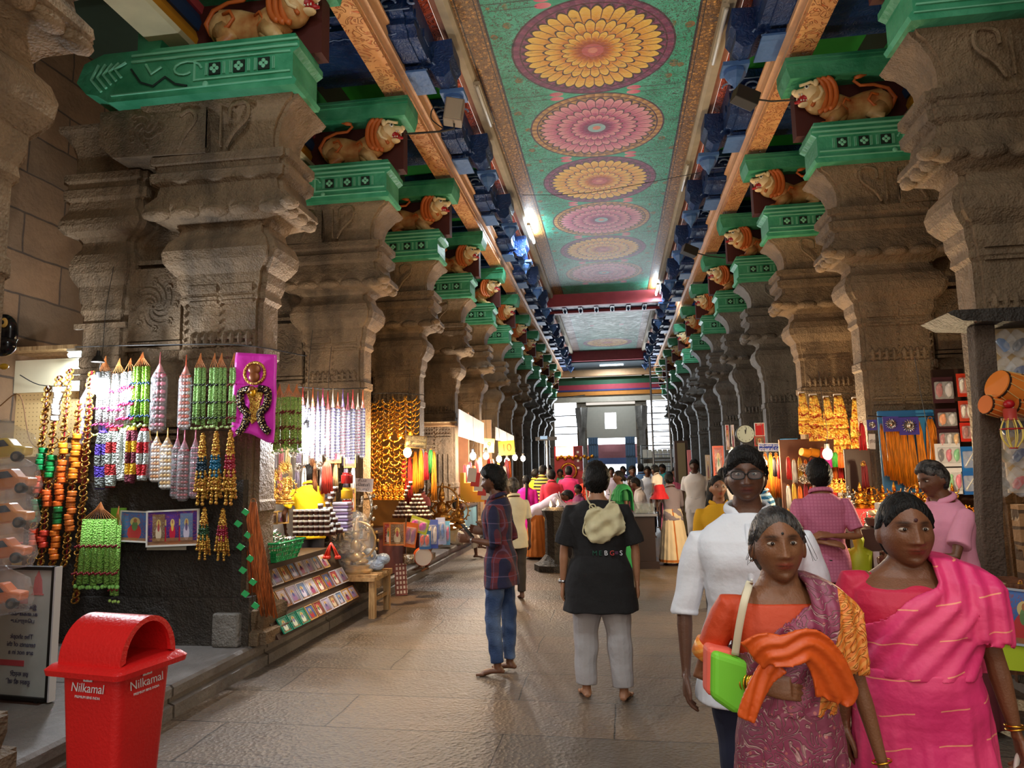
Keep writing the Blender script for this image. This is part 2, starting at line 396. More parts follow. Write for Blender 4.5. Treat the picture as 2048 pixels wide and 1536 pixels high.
# cross beams where the first ceiling ends and at the far end
mb=MB(); mb.box((XC-2.079,23.083,7.086),(XC+2.079,23.302,7.611)); mb.box((XC-2.079,24.177,7.086),(XC+2.079,24.396,7.611)); mb.build('beam',M_PINK2,kind='structure')
mb=MB(); mb.box((XC-2.079,23.302,7.174),(XC+2.079,24.177,7.611)); mb.build('beam',M_BLUE,kind='structure')
for i in range(6):
    x=XC-1.35+i*.54; mb=MB(); mb.tube([(x,23.74,7.218),(x,23.762,7.13),(x,23.762,6.977)],[.05,.09,.02],8); mb.box((x-.07,23.302,7.064),(x+.07,24.177,7.218))
    tag(mb.build('ceiling_bracket',M_BLUE),'small dark blue bracket across the gap between the two ceiling panels','bracket','small brackets between the ceiling panels')
mb=MB(); mb.box((XC-2.079,34.899,7.01),(XC+2.079,35.172,7.611)); mb.build('beam',M_PINK2,kind='structure')
mb=MB(); mb.box((XC-2.626,35.117,6.955),(XC+2.626,37.852,7.721)); mb.build('ceiling',plain((40,62,72),.7,var=.2),kind='structure')
mb=MB(); mb.box((XC-2.735,37.196,6.539),(XC+2.735,37.524,6.867)); mb.build('beam',M_PEACH,kind='structure')
for a,b,y,c in ((6.13,6.54,37.7,(44,92,66)),(5.86,6.13,37.65,(176,58,76)),(5.77,5.86,37.62,(60,60,120)),(5.55,5.77,37.65,(206,130,50)),(5.2,5.55,37.75,(196,186,170))):
    mb=MB(); mb.box((-6.6,y,a),(6.4,38.2,b)); mb.build('beam',plain(c,.6,var=.2),kind='structure')
# far wall with its openings (daylight behind)
M_DAY=mat('daylight',(255,255,255),emit=(235,244,255),es=5)
M_PALE=plain((176,170,158),.8,var=.1)
mb=MB()
for a,b,z0,z1 in ((-6.5,-3.1,.2,5.25),(-1.88,-1.37,.0,5.25),(1.26,1.86,0,5.25),(3.0,6.3,.2,5.25),(-3.1,-1.88,.2,2.5),(1.86,3.0,.2,2.5)): mb.box((a,37.85,z0),(b,38.25,z1))
mb.build('wall_far',M_WALLX,kind='structure')
mb=MB()
for a,b,z0,z1 in ((-1.37,-.38,3.25,5.05),(.22,1.26,3.25,5.05),(-.38,.22,3.25,3.75),(-.38,.22,4.62,5.05)): mb.box((a,38.0,z0),(b,38.2,z1))
mb.build('wall_far',M_PALE,kind='structure')
def pane(n,a,b,z0,z1,y=38.6):
    mb=MB(); mb.add([(a,y,z0),(b,y,z0),(b,y,z1),(a,y,z1)],[(0,1,2,3)]); return mb.build(n,M_DAY,kind='structure')
pane('window_1',-3.3,-1.8,2.4,5.4); pane('window_2',1.8,3.2,2.4,5.4); pane('window_3',-.5,.35,3.6,4.8)
M_BAR=plain((120,120,124),.6)
for (a,b) in ((-3.1,-1.88),(1.86,3.0)):
    for z in (3.5,3.9,4.5):
        mb=MB(); mb.box((a,38.25,z),(b,38.32,z+.06)); mb.build('window_frame',M_BAR,kind='structure')
# doorway: blue steel gates standing open, red and blue lintel, bright street beyond
M_STEEL=plain((86,112,140),.45,var=.12)
for s in (-1,1):
    mb=MB(); x0=XC+.05+s*1.24; e=x0-s*.52; mb.box((min(x0,e),37.95,0),(max(x0,e),38.02,3.3))
    for k in range(5): mb.box((min(x0,e),37.91,.3+k*.66),(max(x0,e),37.95,.36+k*.66))
    for k in range(4): mb.box((x0-s*(.05+k*.13)-.012,37.91,0),(x0-s*(.05+k*.13)+.012,37.95,3.3))
    mb.build('door_%d'%(1 if s<0 else 2),M_STEEL,kind='structure')
mb=MB(); mb.box((-1.4,39.0,2.2),(1.3,39.1,2.95)); mb.build('wall_back',plain((150,96,100),.7,var=.2),kind='structure')
mb=MB(); mb.box((-1.4,39.0,1.85),(1.3,39.12,2.2)); mb.build('wall_back',plain((84,104,150),.7,var=.2),kind='structure')
pane('window_4',-1.4,1.3,0,1.9,39.8); pane('window_5',-1.4,1.3,2.95,3.3,39.3)
# ruined gap-toothed masonry columns beside the doorway
for x in (-1.62,1.56):
    mb=MB(); column_k=[(.26,0),(.26,.4),(.18,.5),(.18,2.2),(.22,2.3),(.17,2.5),(.17,3.6),(.24,3.8),(.28,4.1),(.34,4.9)]
    mb.lathe(column_k,4,(x,37.7,.0)); o=mb.build('stone_pillar',M_STONEG,None); tag(o,'narrow carved pillar %s of the far gate'%('left' if x<0 else 'right'),'pillar')
# ================================================================ pillars
PROF=[(.0,.16),(.10,.16),(.12,.10),(.20,.12),(.28,.12),(.30,.04),(.38,.0),(1.1,.0),(1.12,.015),(1.2,.015),(1.22,0),(2.50,.0),(2.52,.02),(2.60,.02),(2.62,0),(3.02,.0),(3.06,.03),(3.12,.02),(3.2,.05),(3.28,.055),
 (3.32,.10),(3.38,.15),(3.46,.165),(3.54,.13),(3.60,.06),(3.66,.05),(3.70,.10),(3.74,.27),(3.79,.34),(3.84,.33),(3.92,.24),(4.00,.22),(4.03,.29),(4.10,.30),(4.12,.25),(4.16,.25),(4.18,.30),(4.24,.30),(4.26,.17),(4.34,.16),(4.42,.17),(4.50,.21),(4.56,.27),(4.60,.31),(4.63,.38),(4.66,.40)]
def column_mb(mb,x0,x1,y0,y1,prof=PROF,k=1.0,z0=.22,notch=.05):
    R=[]
    for z,o in prof:
        o*=k; a,b,c,d=x0-o,x1+o,y0-o*(.5 if z>3.6 else .8),y1+o*(.35 if z>3.6 else .6); n=notch
        pts=[(a+n,c),(b-n,c),(b-n,c+n),(b,c+n),(b,d-n),(b-n,d-n),(b-n,d),(a+n,d),(a+n,d-n),(a,d-n),(a,c+n),(a+n,c+n)]
        R.append([(x,y,z+z0) for x,y in pts])
    return mb.rings(R)
def spt2(pts,k=5):
    pts=[Vector(p) for p in pts]; out=[]
    for i in range(len(pts)-1):
        p0,p1,p2,p3=pts[max(i-1,0)],pts[i],pts[i+1],pts[min(i+2,len(pts)-1)]
        for j in range(k):
            t=j/k; out.append(.5*((2*p1)+(p2-p0)*t+(2*p0-5*p1+4*p2-p3)*t*t+(3*p1-p0-3*p2+p3)*t*t*t))
    return out+[pts[-1]]
def spiral_relief(mb,cx,cz,y,r,arms=6,tr=.016):
    for a in range(arms):
        pts=[]
        for i in range(14):
            t=i/13; an=2*PI*a/arms+t*2.4; rr=r*(.08+.92*t); pts.append((cx+rr*math.cos(an),y,cz+rr*math.sin(an)))
        mb.tube(pts,[tr*(1-.3*i/13) for i in range(14)],6)
        ex,ez=pts[-1][0],pts[-1][2]
        mb.tube([(ex+.03*math.cos(b*.9),y,ez+.03*math.sin(b*.9)) for b in range(7)],tr*.7,5)
def shaft_details(mb,x0,x1,y0,rnd):
    w=x1-x0; c=(x0+x1)/2
    # raised panels on the camera-side face: frame, ribs, bead rows
    for (a,b) in ((x0+.10,c-.02),(c+.02,x1-.07)):
        for z in (2.10,2.16,2.62,2.68,3.02,3.06): mb.box((a,y0-.028,z+.22),(b,y0+.02,z+.245))
        mb.box((a,y0-.045,3.12+.22),(b,y0+.02,3.19+.22))
        for i in range(4):
            xx=a+(b-a)*(i+.5)/4; mb.ell((xx,y0-.01,2.90),(.030,.035,.075),8,6)
        # lower half: vertical flutes
        for i in range(3):
            xx=a+(b-a)*(i+.5)/3; mb.tube([(xx,y0-.004,.75),(xx,y0-.004,2.0)],.022,6)
        for i in range(5):
            for j in range(4): mb.ell((a+(b-a)*(i+.5)/5,y0-.004,2.42+j*.062),.017,6,4)
    for i in range(34): mb.ell((c,y0-.012,.8+i*.078),.016,6,4)
    for i in range(34): mb.ell((x0+.055,y0-.012,.8+i*.078),.018,6,4)
def pillar(side,k,label,near=True,mt=None,gray=False,stonemat=None):
    root=empty('stone_pillar',label,'pillar',(mx(-3.15,side),NEAR+STEP*k-(.40 if k<0 else 0),0))
    M=stonemat or M_STONE
    o=bpy.data.objects.new('shaft',PM[side]['shaft']); COL.objects.link(o); o.parent=root
    o=bpy.data.objects.new('side_shaft',PM[side]['side']); COL.objects.link(o); o.parent=root
    o=bpy.data.objects.new('carved_panel',PM[side]['mid']); COL.objects.link(o); o.parent=root
    o=bpy.data.objects.new('capital',PM[side]['cap']); COL.objects.link(o); o.parent=root
    if k>=8 or gray:
        for o in root.children:
            if o.name.split('.')[0]!='x':
                o.material_slots[0].link='OBJECT'; o.material_slots[0].material=M_STONEG
    c=bpy.data.objects.new('corbel',PM[side]['corbel']); COL.objects.link(c); c.parent=root
    d=bpy.data.objects.new('ornament',PM[side]['orn']); COL.objects.link(d); d.parent=c
    s=bpy.data.objects.new('slab',PM[side]['slab']); COL.objects.link(s); s.parent=root
    b=bpy.data.objects.new('niche',PM[side]['niche']); COL.objects.link(b); b.parent=root
    return root
M_GREEN=mat('green_paint',rough=.45,fn=lambda:(lambda v:(emix(esm(enoise(3,4,v),.35,.65),lin((44,142,100)),lin((84,176,134))),enoise(16,4,v)*.5))(ecoord()))
M_GREEND=plain((24,84,56),.6); M_GREENL=plain((128,206,168),.5); M_MAROON=plain((74,22,14),.7,var=.2); M_DKLINE=plain((18,40,30),.7)
PM={}
for side in (-1,1):
    d={}
    def fin(mb,nm,m,sm=False):
        if side>0: mb.mirror()
        if nm in ('shaft','side_shaft','carved_panel','capital'): mb.v=[(x,y,z if z<3.4 else 3.4+(z-3.4)*1.176) for x,y,z in mb.v]
        if nm in ('corbel','ornament'): mb.v=[(x+.22*side,y,z+.25) for x,y,z in mb.v]
        if nm=='slab': mb.v=[(x+.19*side,y,z+.25 if z<6.02 else z+.35) for x,y,z in mb.v]
        if nm=='niche': mb.v=[(x,y,z+.25) for x,y,z in mb.v]
        return mb.mesh(nm,m,sm)
    mb=MB(); column_mb(mb,-.80,0,-.10,.28,[p for p in PROF if p[0]<=3.67]); shaft_details(mb,-.80,0,-.10,0); d['shaft']=fin(mb,'shaft',M_STONE)
    # outer thinner column and carved middle block
    mb=MB(); column_mb(mb,-1.97,-1.48,.05,.48,k=.7); 
    for z in (1.9,2.0,2.6,2.66,3.1): mb.box((-2.0,.02,z),(-1.45,.06,z+.05))
    spiral_relief(mb,-1.72,2.35,.05,.16,5,.012)
    for i in range(5): mb.box((-1.96+.11*i,.01,1.2),(-1.92+.11*i,.06,1.8))
    d['side']=fin(mb,'side_shaft',M_STONE)
    mb=MB(); mb.box((-1.50,.12,.22),(-.80,.48,4.9)); mb.box((-1.42,.02,2.95),(-.88,.14,3.62)); spiral_relief(mb,-1.15,3.28,.02,.22,8,.018); mb.box((-1.4,.06,.22),(-.92,.14,2.05))
    for z in (2.0,2.06,2.12,2.85,2.9,3.66): mb.box((-1.44,.0 if z<3 else .04,z),(-.86,.14,z+.035))
    mb.lathe([(.19,2.15),(.2,2.2),(.15,2.25),(.15,2.75),(.21,2.82),(.24,2.86)],4,(-1.15,.12,0),None,1.2,.8)
    spiral_relief(mb,-1.15,1.2,.06,.16,6,.012)
    d['mid']=fin(mb,'carved_panel',M_STONE)
    # capital
    mb=MB(); column_mb(mb,-.80,0,-.10,.28,[p for p in PROF if p[0]>=3.65],notch=.04)
    for i in range(5):   # scalloped drip along the front and the inner side
        x=-.98+i*.29; mb.ell((x,-.24,3.985),(.155,.07,.055),12,6)
    for i in range(3): mb.ell((.26,-.10+i*.20,3.985),(.07,.13,.055),12,6)
    mb.ell((.33,-.25,4.0),(.09,.09,.05),10,6)
    for i in range(4): mb.ell((-.68+i*.19,-.19,3.70),(.10,.03,.06),10,6)
    # plain stone bracket arms over the slab, curled
    mb.prism([(-1.6,4.88),(-1.6,4.6),(-1.45,4.48),(-.5,4.46),(-.5,4.88)],-.27,.40,'y')
    mb.tube(spt2([(-.78,-.27,4.5),(-.70,-.28,4.62),(-.60,-.28,4.74),(-.66,-.28,4.82),(-.76,-.28,4.78)]),.016,6); mb.tube(spt2([(-.30,-.25,4.50),(-.22,-.27,4.60),(-.08,-.28,4.72),(-.10,-.28,4.84),(-.24,-.28,4.82),(-.26,-.28,4.72)]),.018,6); mb.box((-.52,-.275,4.5),(-.50,-.25,4.88)); mb.box((-.36,-.275,4.5),(-.345,-.25,4.88))
    spiral_relief(mb,-1.12,4.70,-.27,.15,5,.010)
    d['cap']=fin(mb,'capital',M_STONE,40)
    # green corbel: long block along x, lion platform on top
    mb=MB()
    P=[(-1.25,5.38),(-1.45,5.30),(-1.52,5.12),(-1.42,5.0),(-1.30,4.97),(-1.18,4.89),(.66,4.89),(.68,4.93),(.64,4.98),(.64,5.20),(.70,5.24),(.70,5.30),(.66,5.32),(.66,5.38)]
    mb.prism(P,-.42,.10,'y'); d['corbel']=fin(mb,'corbel',M_GREEN)
    mb=MB(); yf=-.43
    mb.m(0)
    for z in (5.31,5.25): mb.box((-.95,yf-.01,z),(.69,yf+.02,z+.02))
    mb.box((-.30,yf-.006,5.20),(.62,yf+.02,5.215)); mb.box((-.30,yf-.006,5.01),(.62,yf+.02,5.025)); mb.box((-.32,yf-.006,5.01),(-.30,yf+.02,5.215))
    n=0
    for i in range(3):  # pierced squares with four-petal flowers
        x=-.12+i*.24; mb.m(1).box((x-.05,yf-.002,5.055),(x+.06,yf+.02,5.17)); mb.m(0)
        for a in range(4): mb.ell((x+.005+.026*math.cos(a*PI/2),yf-.006,5.112+.026*math.sin(a*PI/2)),(.02,.01,.02),8,5)
        for dx in (-.085,-.07,.09,.105): mb.box((x+dx,yf-.006,5.055),(x+dx+.007,yf+.02,5.17))
    # scrolls
    mb.tube([(-.40+.16*math.cos(t*.5)*(1-t*.05),yf-.004,5.13+.09*math.sin(t*.5)*(1-t*.05)) for t in range(12)],.011,6)
    mb.m(1).tube([(-.95,yf-.004,5.19),(-.85,yf-.004,5.05),(-.72,yf-.004,5.0),(-.60,yf-.004,5.08),(-.5,yf-.004,5.0),(-.38,yf-.004,4.97)],.010,5); mb.m(0)
    mb.tube([(-.80,yf-.004,5.22),(-.74,yf-.004,5.12),(-.64,yf-.004,5.18)],.013,6)
    for i in range(5): mb.tube([(-1.25+i*.05,yf-.0,5.0+.03*i),(-1.35+i*.06,yf-.01,5.12+.02*i),(-1.28+i*.07,yf-.01,5.26)],.014,6)
    mb.box((-1.15,yf-.006,4.945),(.64,yf+.02,4.955)); mb.ell((-.2,yf,4.97),(.03,.015,.03),10,6)
    d['orn']=fin(mb,'ornament',[M_GREENL,M_DKLINE])
    mb=MB(); mb.prism([(-.98,6.15),(-.98,6.0),(.84,5.98),(.88,6.02),(.88,6.15)],-.38,.10,'y'); mb.prism([(-.98,6.0),(-.98,5.38),(-.76,5.38),(-.72,5.55),(-.82,5.72),(-.72,5.86),(-.7,6.0)],-.36,.10,'y')
    for z in (6.05,6.1): mb.box((-.9,-.395,z),(.885,-.37,z+.012))
    d['slab']=fin(mb,'slab',M_GREEN)
    mb=MB(); mb.box((-.9,-.10,5.38),(.55,.08,6.0)); d['niche']=fin(mb,'niche',M_MAROON)
    PM[side]=d
ordn=['nearest','first','second','third','fourth','fifth','sixth','seventh','eighth','ninth','tenth','eleventh']
for side in (-1,1):
    sn='left' if side<0 else 'right'
    for k in range(-1,12):
        if k==-1: lab='carved stone pillar with only its %s-hand edge shown at the very border'%('right' if side<0 else 'left')
        elif k==0 and side<0: lab='big carved stone pillar behind the hanging garlands, nearest whole one on the left'
        elif k==0: lab='big dark carved stone pillar at the right edge above the toy packs'
        elif side<0: lab='carved stone pillar with green corbel, number %d from the front along the left row'%(k+1)
        else: lab='carved stone pillar with green corbel, number %d from the front along the right row'%(k+1)
        pillar(side,k,lab,gray=(side>0 and k>=3))
# ---------------------------------------------------------------- lion statues on the corbels
M_LION=mat('lion_paint',rough=.45,fn=lambda:(lambda v,n:(emix(esm(n,.30,.5),lin((176,100,48)),emix(esm(n,.5,.7),lin((206,160,100)),lin((236,204,146)))),enoise(14,3,v)*.4))(ecoord(),enoise(4.5,3,ecoord())))
M_LIONO=plain((200,104,44),.5,var=.2); M_LIONC=plain((244,218,168),.5); M_RED=plain((176,20,28),.4); M_WHITE=plain((240,238,230),.4); M_BLACK=plain((16,14,14),.5)
def lion_meshes(side):
    def fin(mb,nm,m,sm=True):
        if side>0: mb.mirror()
        return mb.mesh(nm,m,sm)
    out={}
    mb=MB() # body, local origin at corbel top, head towards +x
    mb.tube([(-.44,-.02,.24),(-.34,-.03,.30),(-.18,-.04,.27),(0,-.05,.24),(.14,-.06,.27),(.26,-.08,.33)],[.06,.19,.18,.15,.17,.16],14)
    mb.ell((-.33,-.08,.27),(.17,.15,.18),14,10); mb.ell((.15,-.12,.22),(.14,.13,.17),14,10)
    mb.ell((.36,-.08,.40),(.17,.17,.19),14,10)
    for dy in (-.16,.06):
        mb.tube([(-.34,dy,.20),(-.22,dy-.03,.10),(-.34,dy-.02,.08),(-.30,dy-.03,.02)],[.11,.075,.055,.045],10); mb.ell((-.24,dy-.04,.03),(.08,.05,.035),10,6)
        mb.tube([(.12,dy,.20),(.22,dy-.02,.10),(.28,dy-.02,.03)],[.10,.07,.05],10); mb.ell((.33,dy-.03,.03),(.08,.05,.035),10,6)
        for t in range(3): mb.ell((-.175,dy-.075+t*.03,.022),(.02,.014,.02),6,4); mb.ell((.40,dy-.065+t*.03,.022),(.02,.014,.02),6,4)
    out['body']=('body',mb,M_LION)
    mb=MB(); 
    for i,(r,c) in enumerate(((.20,.30),(.215,.345),(.215,.39))):
        pts=[(c+.04*math.cos(a)+.02,-.10-(.06),.40+0) for a in ()]
        pts=[(c+.01*i-.10*math.cos(a)-(.02),-.09+.0-.17*math.sin(a)*0-.16+.02*i,.40+r*math.sin(a)) for a in [PI*(j/10)-PI/2 for j in range(11)]]
        mb.tube(pts,.030,8)
    mb.tube([(.24+.02*j,-.20,.58-.028*j) for j in range(12)],.022,6)
    mb.tube([(.18+.0*j,-.21+.005*j,.50-.03*j) for j in range(10)],.022,6)
    out['mane']=('mane',mb,M_LIONO)
    mb=MB() # head
    mb.ell((.44,-.10,.46),(.13,.14,.13),14,10); mb.ell((.55,-.10,.49),(.10,.09,.05),12,8); mb.ell((.52,-.10,.34),(.08,.07,.03),12,8); mb.ell((.63,-.10,.51),(.035,.05,.035),10,6)
    mb.ell((.40,-.22,.56),(.035,.03,.05),8,6)
    mb.tube([(.36,-.24,.50),(.34,-.25,.42),(.38,-.24,.35),(.45,-.22,.32)],.02,6)
    mb.tube([(.40,-.22,.54),(.46,-.22,.575),(.52,-.20,.56),(.58,-.17,.56)],.022,6)
    out['head']=('head',mb,M_LIONC)
    mb=MB(); mb.ell((.50,-.11,.41),(.09,.09,.055),12,8); mb.tube([(.50,-.12,.40),(.58,-.12,.375),(.64,-.12,.36)],[.03,.03,.015],8); out['mouth']=('mouth',mb,M_RED)
    mb=MB()
    for i in range(4):
        for dy in (-.17,-.04): mb.tube([(.50+.03*i,dy,.455),(.505+.03*i,dy,.425)],[.012,.002],6); mb.tube([(.48+.03*i,dy,.365),(.485+.03*i,dy,.39)],[.011,.002],6)
    mb.ell((.50,-.205,.52),(.03,.018,.028),10,6); out['teeth']=('teeth',mb,M_WHITE)
    mb=MB(); mb.ell((.51,-.222,.52),(.014,.008,.016),8,6); out['eye']=('eye',mb,M_BLACK)
    mb=MB(); mb.tube([(-.46,-.10,.20),(-.52,-.12,.32),(-.44,-.14,.44),(-.28,-.15,.50),(-.12,-.16,.50),(-.05,-.17,.56),(-.08,-.18,.60)],[.03,.028,.024,.02,.02,.02,.02],8); mb.tube([(-.06,-.18,.59),(-.12,-.18,.615),(-.2,-.18,.62)],[.02,.035,.004],8)
    out['tail']=('tail',mb,M_LIONO)
    mb=MB(); mb.tube([(-.30,-.22,.34),(-.22,-.235,.36),(-.18,-.235,.28),(-.24,-.235,.20),(-.36,-.23,.17)],.018,6); mb.tube([(.02,-.2,.30),(.08,-.23,.32),(.12,-.23,.24),(.06,-.22,.18)],.015,6); out['scroll']=('scroll',mb,M_LIONO)
    
    for v in out.values(): v[1].xf(Matrix.Translation((-.02,.05,0))@Matrix.Diagonal((.98,.80,.98,1)))
    return {k:fin(v[1],v[0],v[2]) for k,v in out.items()}
LM={s:lion_meshes(s) for s in (-1,1)}
for side in (-1,1):
    for k in range(0,12):
        sn='left' if side<0 else 'right'
        root=empty('lion_statue','painted roaring lion statue on the green corbel of pillar %d from the front, %s row'%(k+1,sn),'statue',(mx(-3.15-.02,side),NEAR+STEP*k-.20,5.63),group='roaring lion statues on the corbels')
        for nme,me in LM[side].items():
            o=bpy.data.objects.new(nme,me); COL.objects.link(o); o.parent=root
# ---------------------------------------------------------------- blue bracket clusters under the ceiling
def blue_meshes(side):
    def fin(mb,nm,m,sm=False):
        mb.xf(Matrix.Scale(1.094,4))
        if side>0: mb.mirror()
        return mb.mesh(nm,m,sm)
    # local: x towards corridor, origin at (-3.1, Ymid, 6.5)
    mb=MB(); P=[(-.70,.42),(-.70,.30),(-.62,.28),(-.66,.20),(-.66,.12),(-.58,.08),(-.60,.0),(-.50,-.02),(-.46,-.08),(.0,-.08),(.05,-.02),(.40,-.02),(.46,.06),(.62,.08),(.60,.16),(.66,.22),(.66,.30),(.70,.42)]
    mb.prism([(y,z) for y,z in P],-.45,1.02,'x')
    mb.prism([(y*.92,z*.9+.02) for y,z in P],1.02,1.12,'x')
    for i in range(3): mb.box((.9,-.55+.35*i,.10),(1.14,-.35+.35*i,.20))
    body=fin(mb,'body',M_BLUE)
    mb=MB(); # curled nose with pendant at the far side
    mb.prism([(1.0,.30),(1.0,.0),(1.10,-.04),(1.16,-.14),(1.26,-.16),(1.34,-.08),(1.33,.04),(1.38,.12),(1.36,.32)],.22,.66,'y')
    mb.prism([(.45,-.06),(.75,-.12),(.98,-.12),(1.02,-.06)],.1,.62,'y')
    nose=fin(mb,'nose',M_BLUE)
    mb=MB(); mb.box((1.14,.50,-.20),(1.44,.78,-.15)); mb.lathe([(.12,0),(.13,-.05),(.09,-.12),(.04,-.17),(.01,-.24)],8,(1.29,.64,-.20)); mb.box((.70,.08,-.145),(1.08,.60,-.12))
    pend=fin(mb,'pendant',M_BLUEL)
    mb=MB()
    for t in range(3):
        mb.tube([(.55+.3*t+.10*math.cos(a*.55)*(1-a*.06),-.68+.0,.20+.07*math.sin(a*.55)*(1-a*.06)) for a in range(10)],.013,5)
        mb.tube([(.15+.28*t+.04*(a%2),-.60,.05+.0*a) for a in range(6)],.010,4)
    mb.box((-.4,-.71,.29),(1.1,-.70,.30)); mb.box((-.4,-.675,.12),(1.1,-.665,.13)); 
    mb.tube([(i*.06,-.49,-.04+.012*(i%2)) for i in range(16)],.006,4)
    for t in range(2): mb.tube([(.75+.3*t+.10*math.cos(a*.55)*(1-a*.06),.0+.22-.005,.0+.05*math.sin(a*.55)) for a in range(10)],.012,5)
    lines=fin(mb,'scrollwork',M_BLUELN)
    return body,nose,pend,lines
BMX={s:blue_meshes(s) for s in (-1,1)}
for side in (-1,1):
    sn='left' if side<0 else 'right'
    for k in range(-1,12):
        root=empty('ceiling_bracket','blue stepped bracket with lotus pendant, number %d from the front, %s of the ceiling'%(k+2,sn),'bracket',(mx(-3.39,side),8.15+STEP*k,6.95),group='blue brackets beside the lotus ceiling')
        for me in BMX[side]:
            o=bpy.data.objects.new(me.name.split('.')[0],me); COL.objects.link(o); o.parent=root
# ---------------------------------------------------------------- ceiling tube lights
M_TUBE=mat('lit_tube',(255,255,255),emit=(215,240,255),es=14); M_TUBEOFF=plain((226,226,220),.3); M_METAL=plain((150,150,148),.4,.6); M_DKM=plain((40,38,36),.5)
def tube_light(loc,rz,on,label,group=None,L=1.2,p=60):
    r=empty('tube_light',label,'light',loc,rz,group)
    mb=MB(); mb.box((-.04,-L/2,.03),(.04,L/2,.09)); mb.build('batten',M_CREAM,r)
    mb=MB(); mb.tube([(0,-L/2,0),(0,L/2,0)],.026,10); mb.build('tube',M_TUBE if on else M_TUBEOFF,r,True)
    if on:
        a=bpy.data.lights.new('tube_glow','AREA'); a.shape='RECTANGLE'; a.size=.08; a.size_y=L; a.energy=p; a.color=COOL
        o=bpy.data.objects.new('tube_glow',a); COL.objects.link(o); o.parent=r; o.location=(0,0,-.035)
        a=bpy.data.lights.new('tube_glow','AREA'); a.shape='RECTANGLE'; a.size=.08; a.size_y=L; a.energy=p*.45; a.color=COOL
        o=bpy.data.objects.new('tube_glow',a); COL.objects.link(o); o.parent=r; o.location=(0,0,.10); o.rotation_euler=(PI,0,0)
    return r
tube_light((-1.76,16.2,7.26),0,True,'lit white tube light under the left edge of the lotus ceiling',p=75)
tube_light((1.58,22.3,7.26),0,True,'small lit tube light at the far end of the right edge of the lotus ceiling',p=55)
tube_light((.08,36.1,6.92),PI/2,True,'lit tube light hung across the corridor before the far gate',p=90)
for x,y,l in ((-1.80,10.2,'unlit tube light fixed along the left edge of the ceiling beside the second lotus'),(1.60,9.0,'unlit tube light at the right edge of the ceiling by the orange relief'),(1.6,13.6,'unlit tube light farther along the right edge of the ceiling')):
    tube_light((x,y,7.30),0,False,l)
# added fill tubes, out of view above and behind the camera
tube_light((-1.5,1.2,7.1),0,True,'tube light above the near end of the hall',p=60)
tube_light((1.4,-.8,7.1),0,True,'second tube light above the near end of the hall',p=60)
# ================================================================ people
def vn(a,b,c): return Vector((a,b,c))
def sstep(a,lo,hi):
    t=np.clip((a-lo)/(hi-lo),0,1); return t*t*(3-2*t)
def head_dirs(n=44,m=34):
    D=[]
    for i in range(m+1):
        a=PI*i/m-PI/2
        for j in range(n):
            b=2*PI*j/n; D.append((math.cos(a)*math.cos(b),math.cos(a)*math.sin(b),math.sin(a)))
    F=[]
    for i in range(m):
        for j in range(n):
            a=i*n+j;b=i*n+(j+1)%n; F.append((a,b,b+n,a+n))
    return np.array(D),F,n,m
HD,HF,HN,HMm=head_dirs()
def head_base(D):
    P=D*np.array([.077,.097,.117]); x,y,z=P[:,0].copy(),P[:,1].copy(),P[:,2].copy()
    t=np.clip((-z-.01)/.10,0,1); x=x*(1-.34*t**1.2)
    front=y>0
    y=np.where(front,y*(1-.06*np.abs(x)/.077),y)
    y=np.where(front,y+.006*t+.014*np.clip((-z-.06)/.05,0,1)*np.clip(y/.05,0,1),y*(1-.30*t))
    z=np.where(z<-.1,z*.97,z)
    return np.stack([x,y,z],1)
def head_pts(face=1.0,full=0):
    P=head_base(HD); x,y,z=P[:,0],P[:,1],P[:,2]; f=HD[:,1]>0.05
    g=lambda cx,cz,sx,sz:np.exp(-((x-cx)/sx)**2-((z-cz)/sz)**2)*f
    ax=np.abs(x); ga=lambda cx,cz,sx,sz:np.exp(-((ax-cx)/sx)**2-((z-cz)/sz)**2)*f
    ramp=np.clip((.028-z)/.062,0,1)*np.clip((z+.046)/.012,0,1)
    dy=.026*ramp*np.exp(-(x/(.0085+.008*ramp))**2)*f + .010*ga(.013,-.031,.007,.008)
    dy+= -.013*ga(.031,.012,.016,.011)+.006*g(0,.034,.045,.009)+.005*ga(.045,-.018,.02,.018)
    dy+= .0115*g(0,-.052,.021,.005)+.012*g(0,-.0635,.018,.0055)-.007*g(0,-.0575,.024,.0024)-.005*g(0,-.077,.02,.006)+.008*g(0,-.095,.018,.012)-.003*ga(.030,-.050,.010,.022)+.004*ga(.031,.024,.019,.004)
    P=P.copy(); P[:,1]+=dy*face
    if full: P[:,0]*=1+full*np.clip((.01-P[:,2])/.08,0,1)
    return P
HP=head_pts()
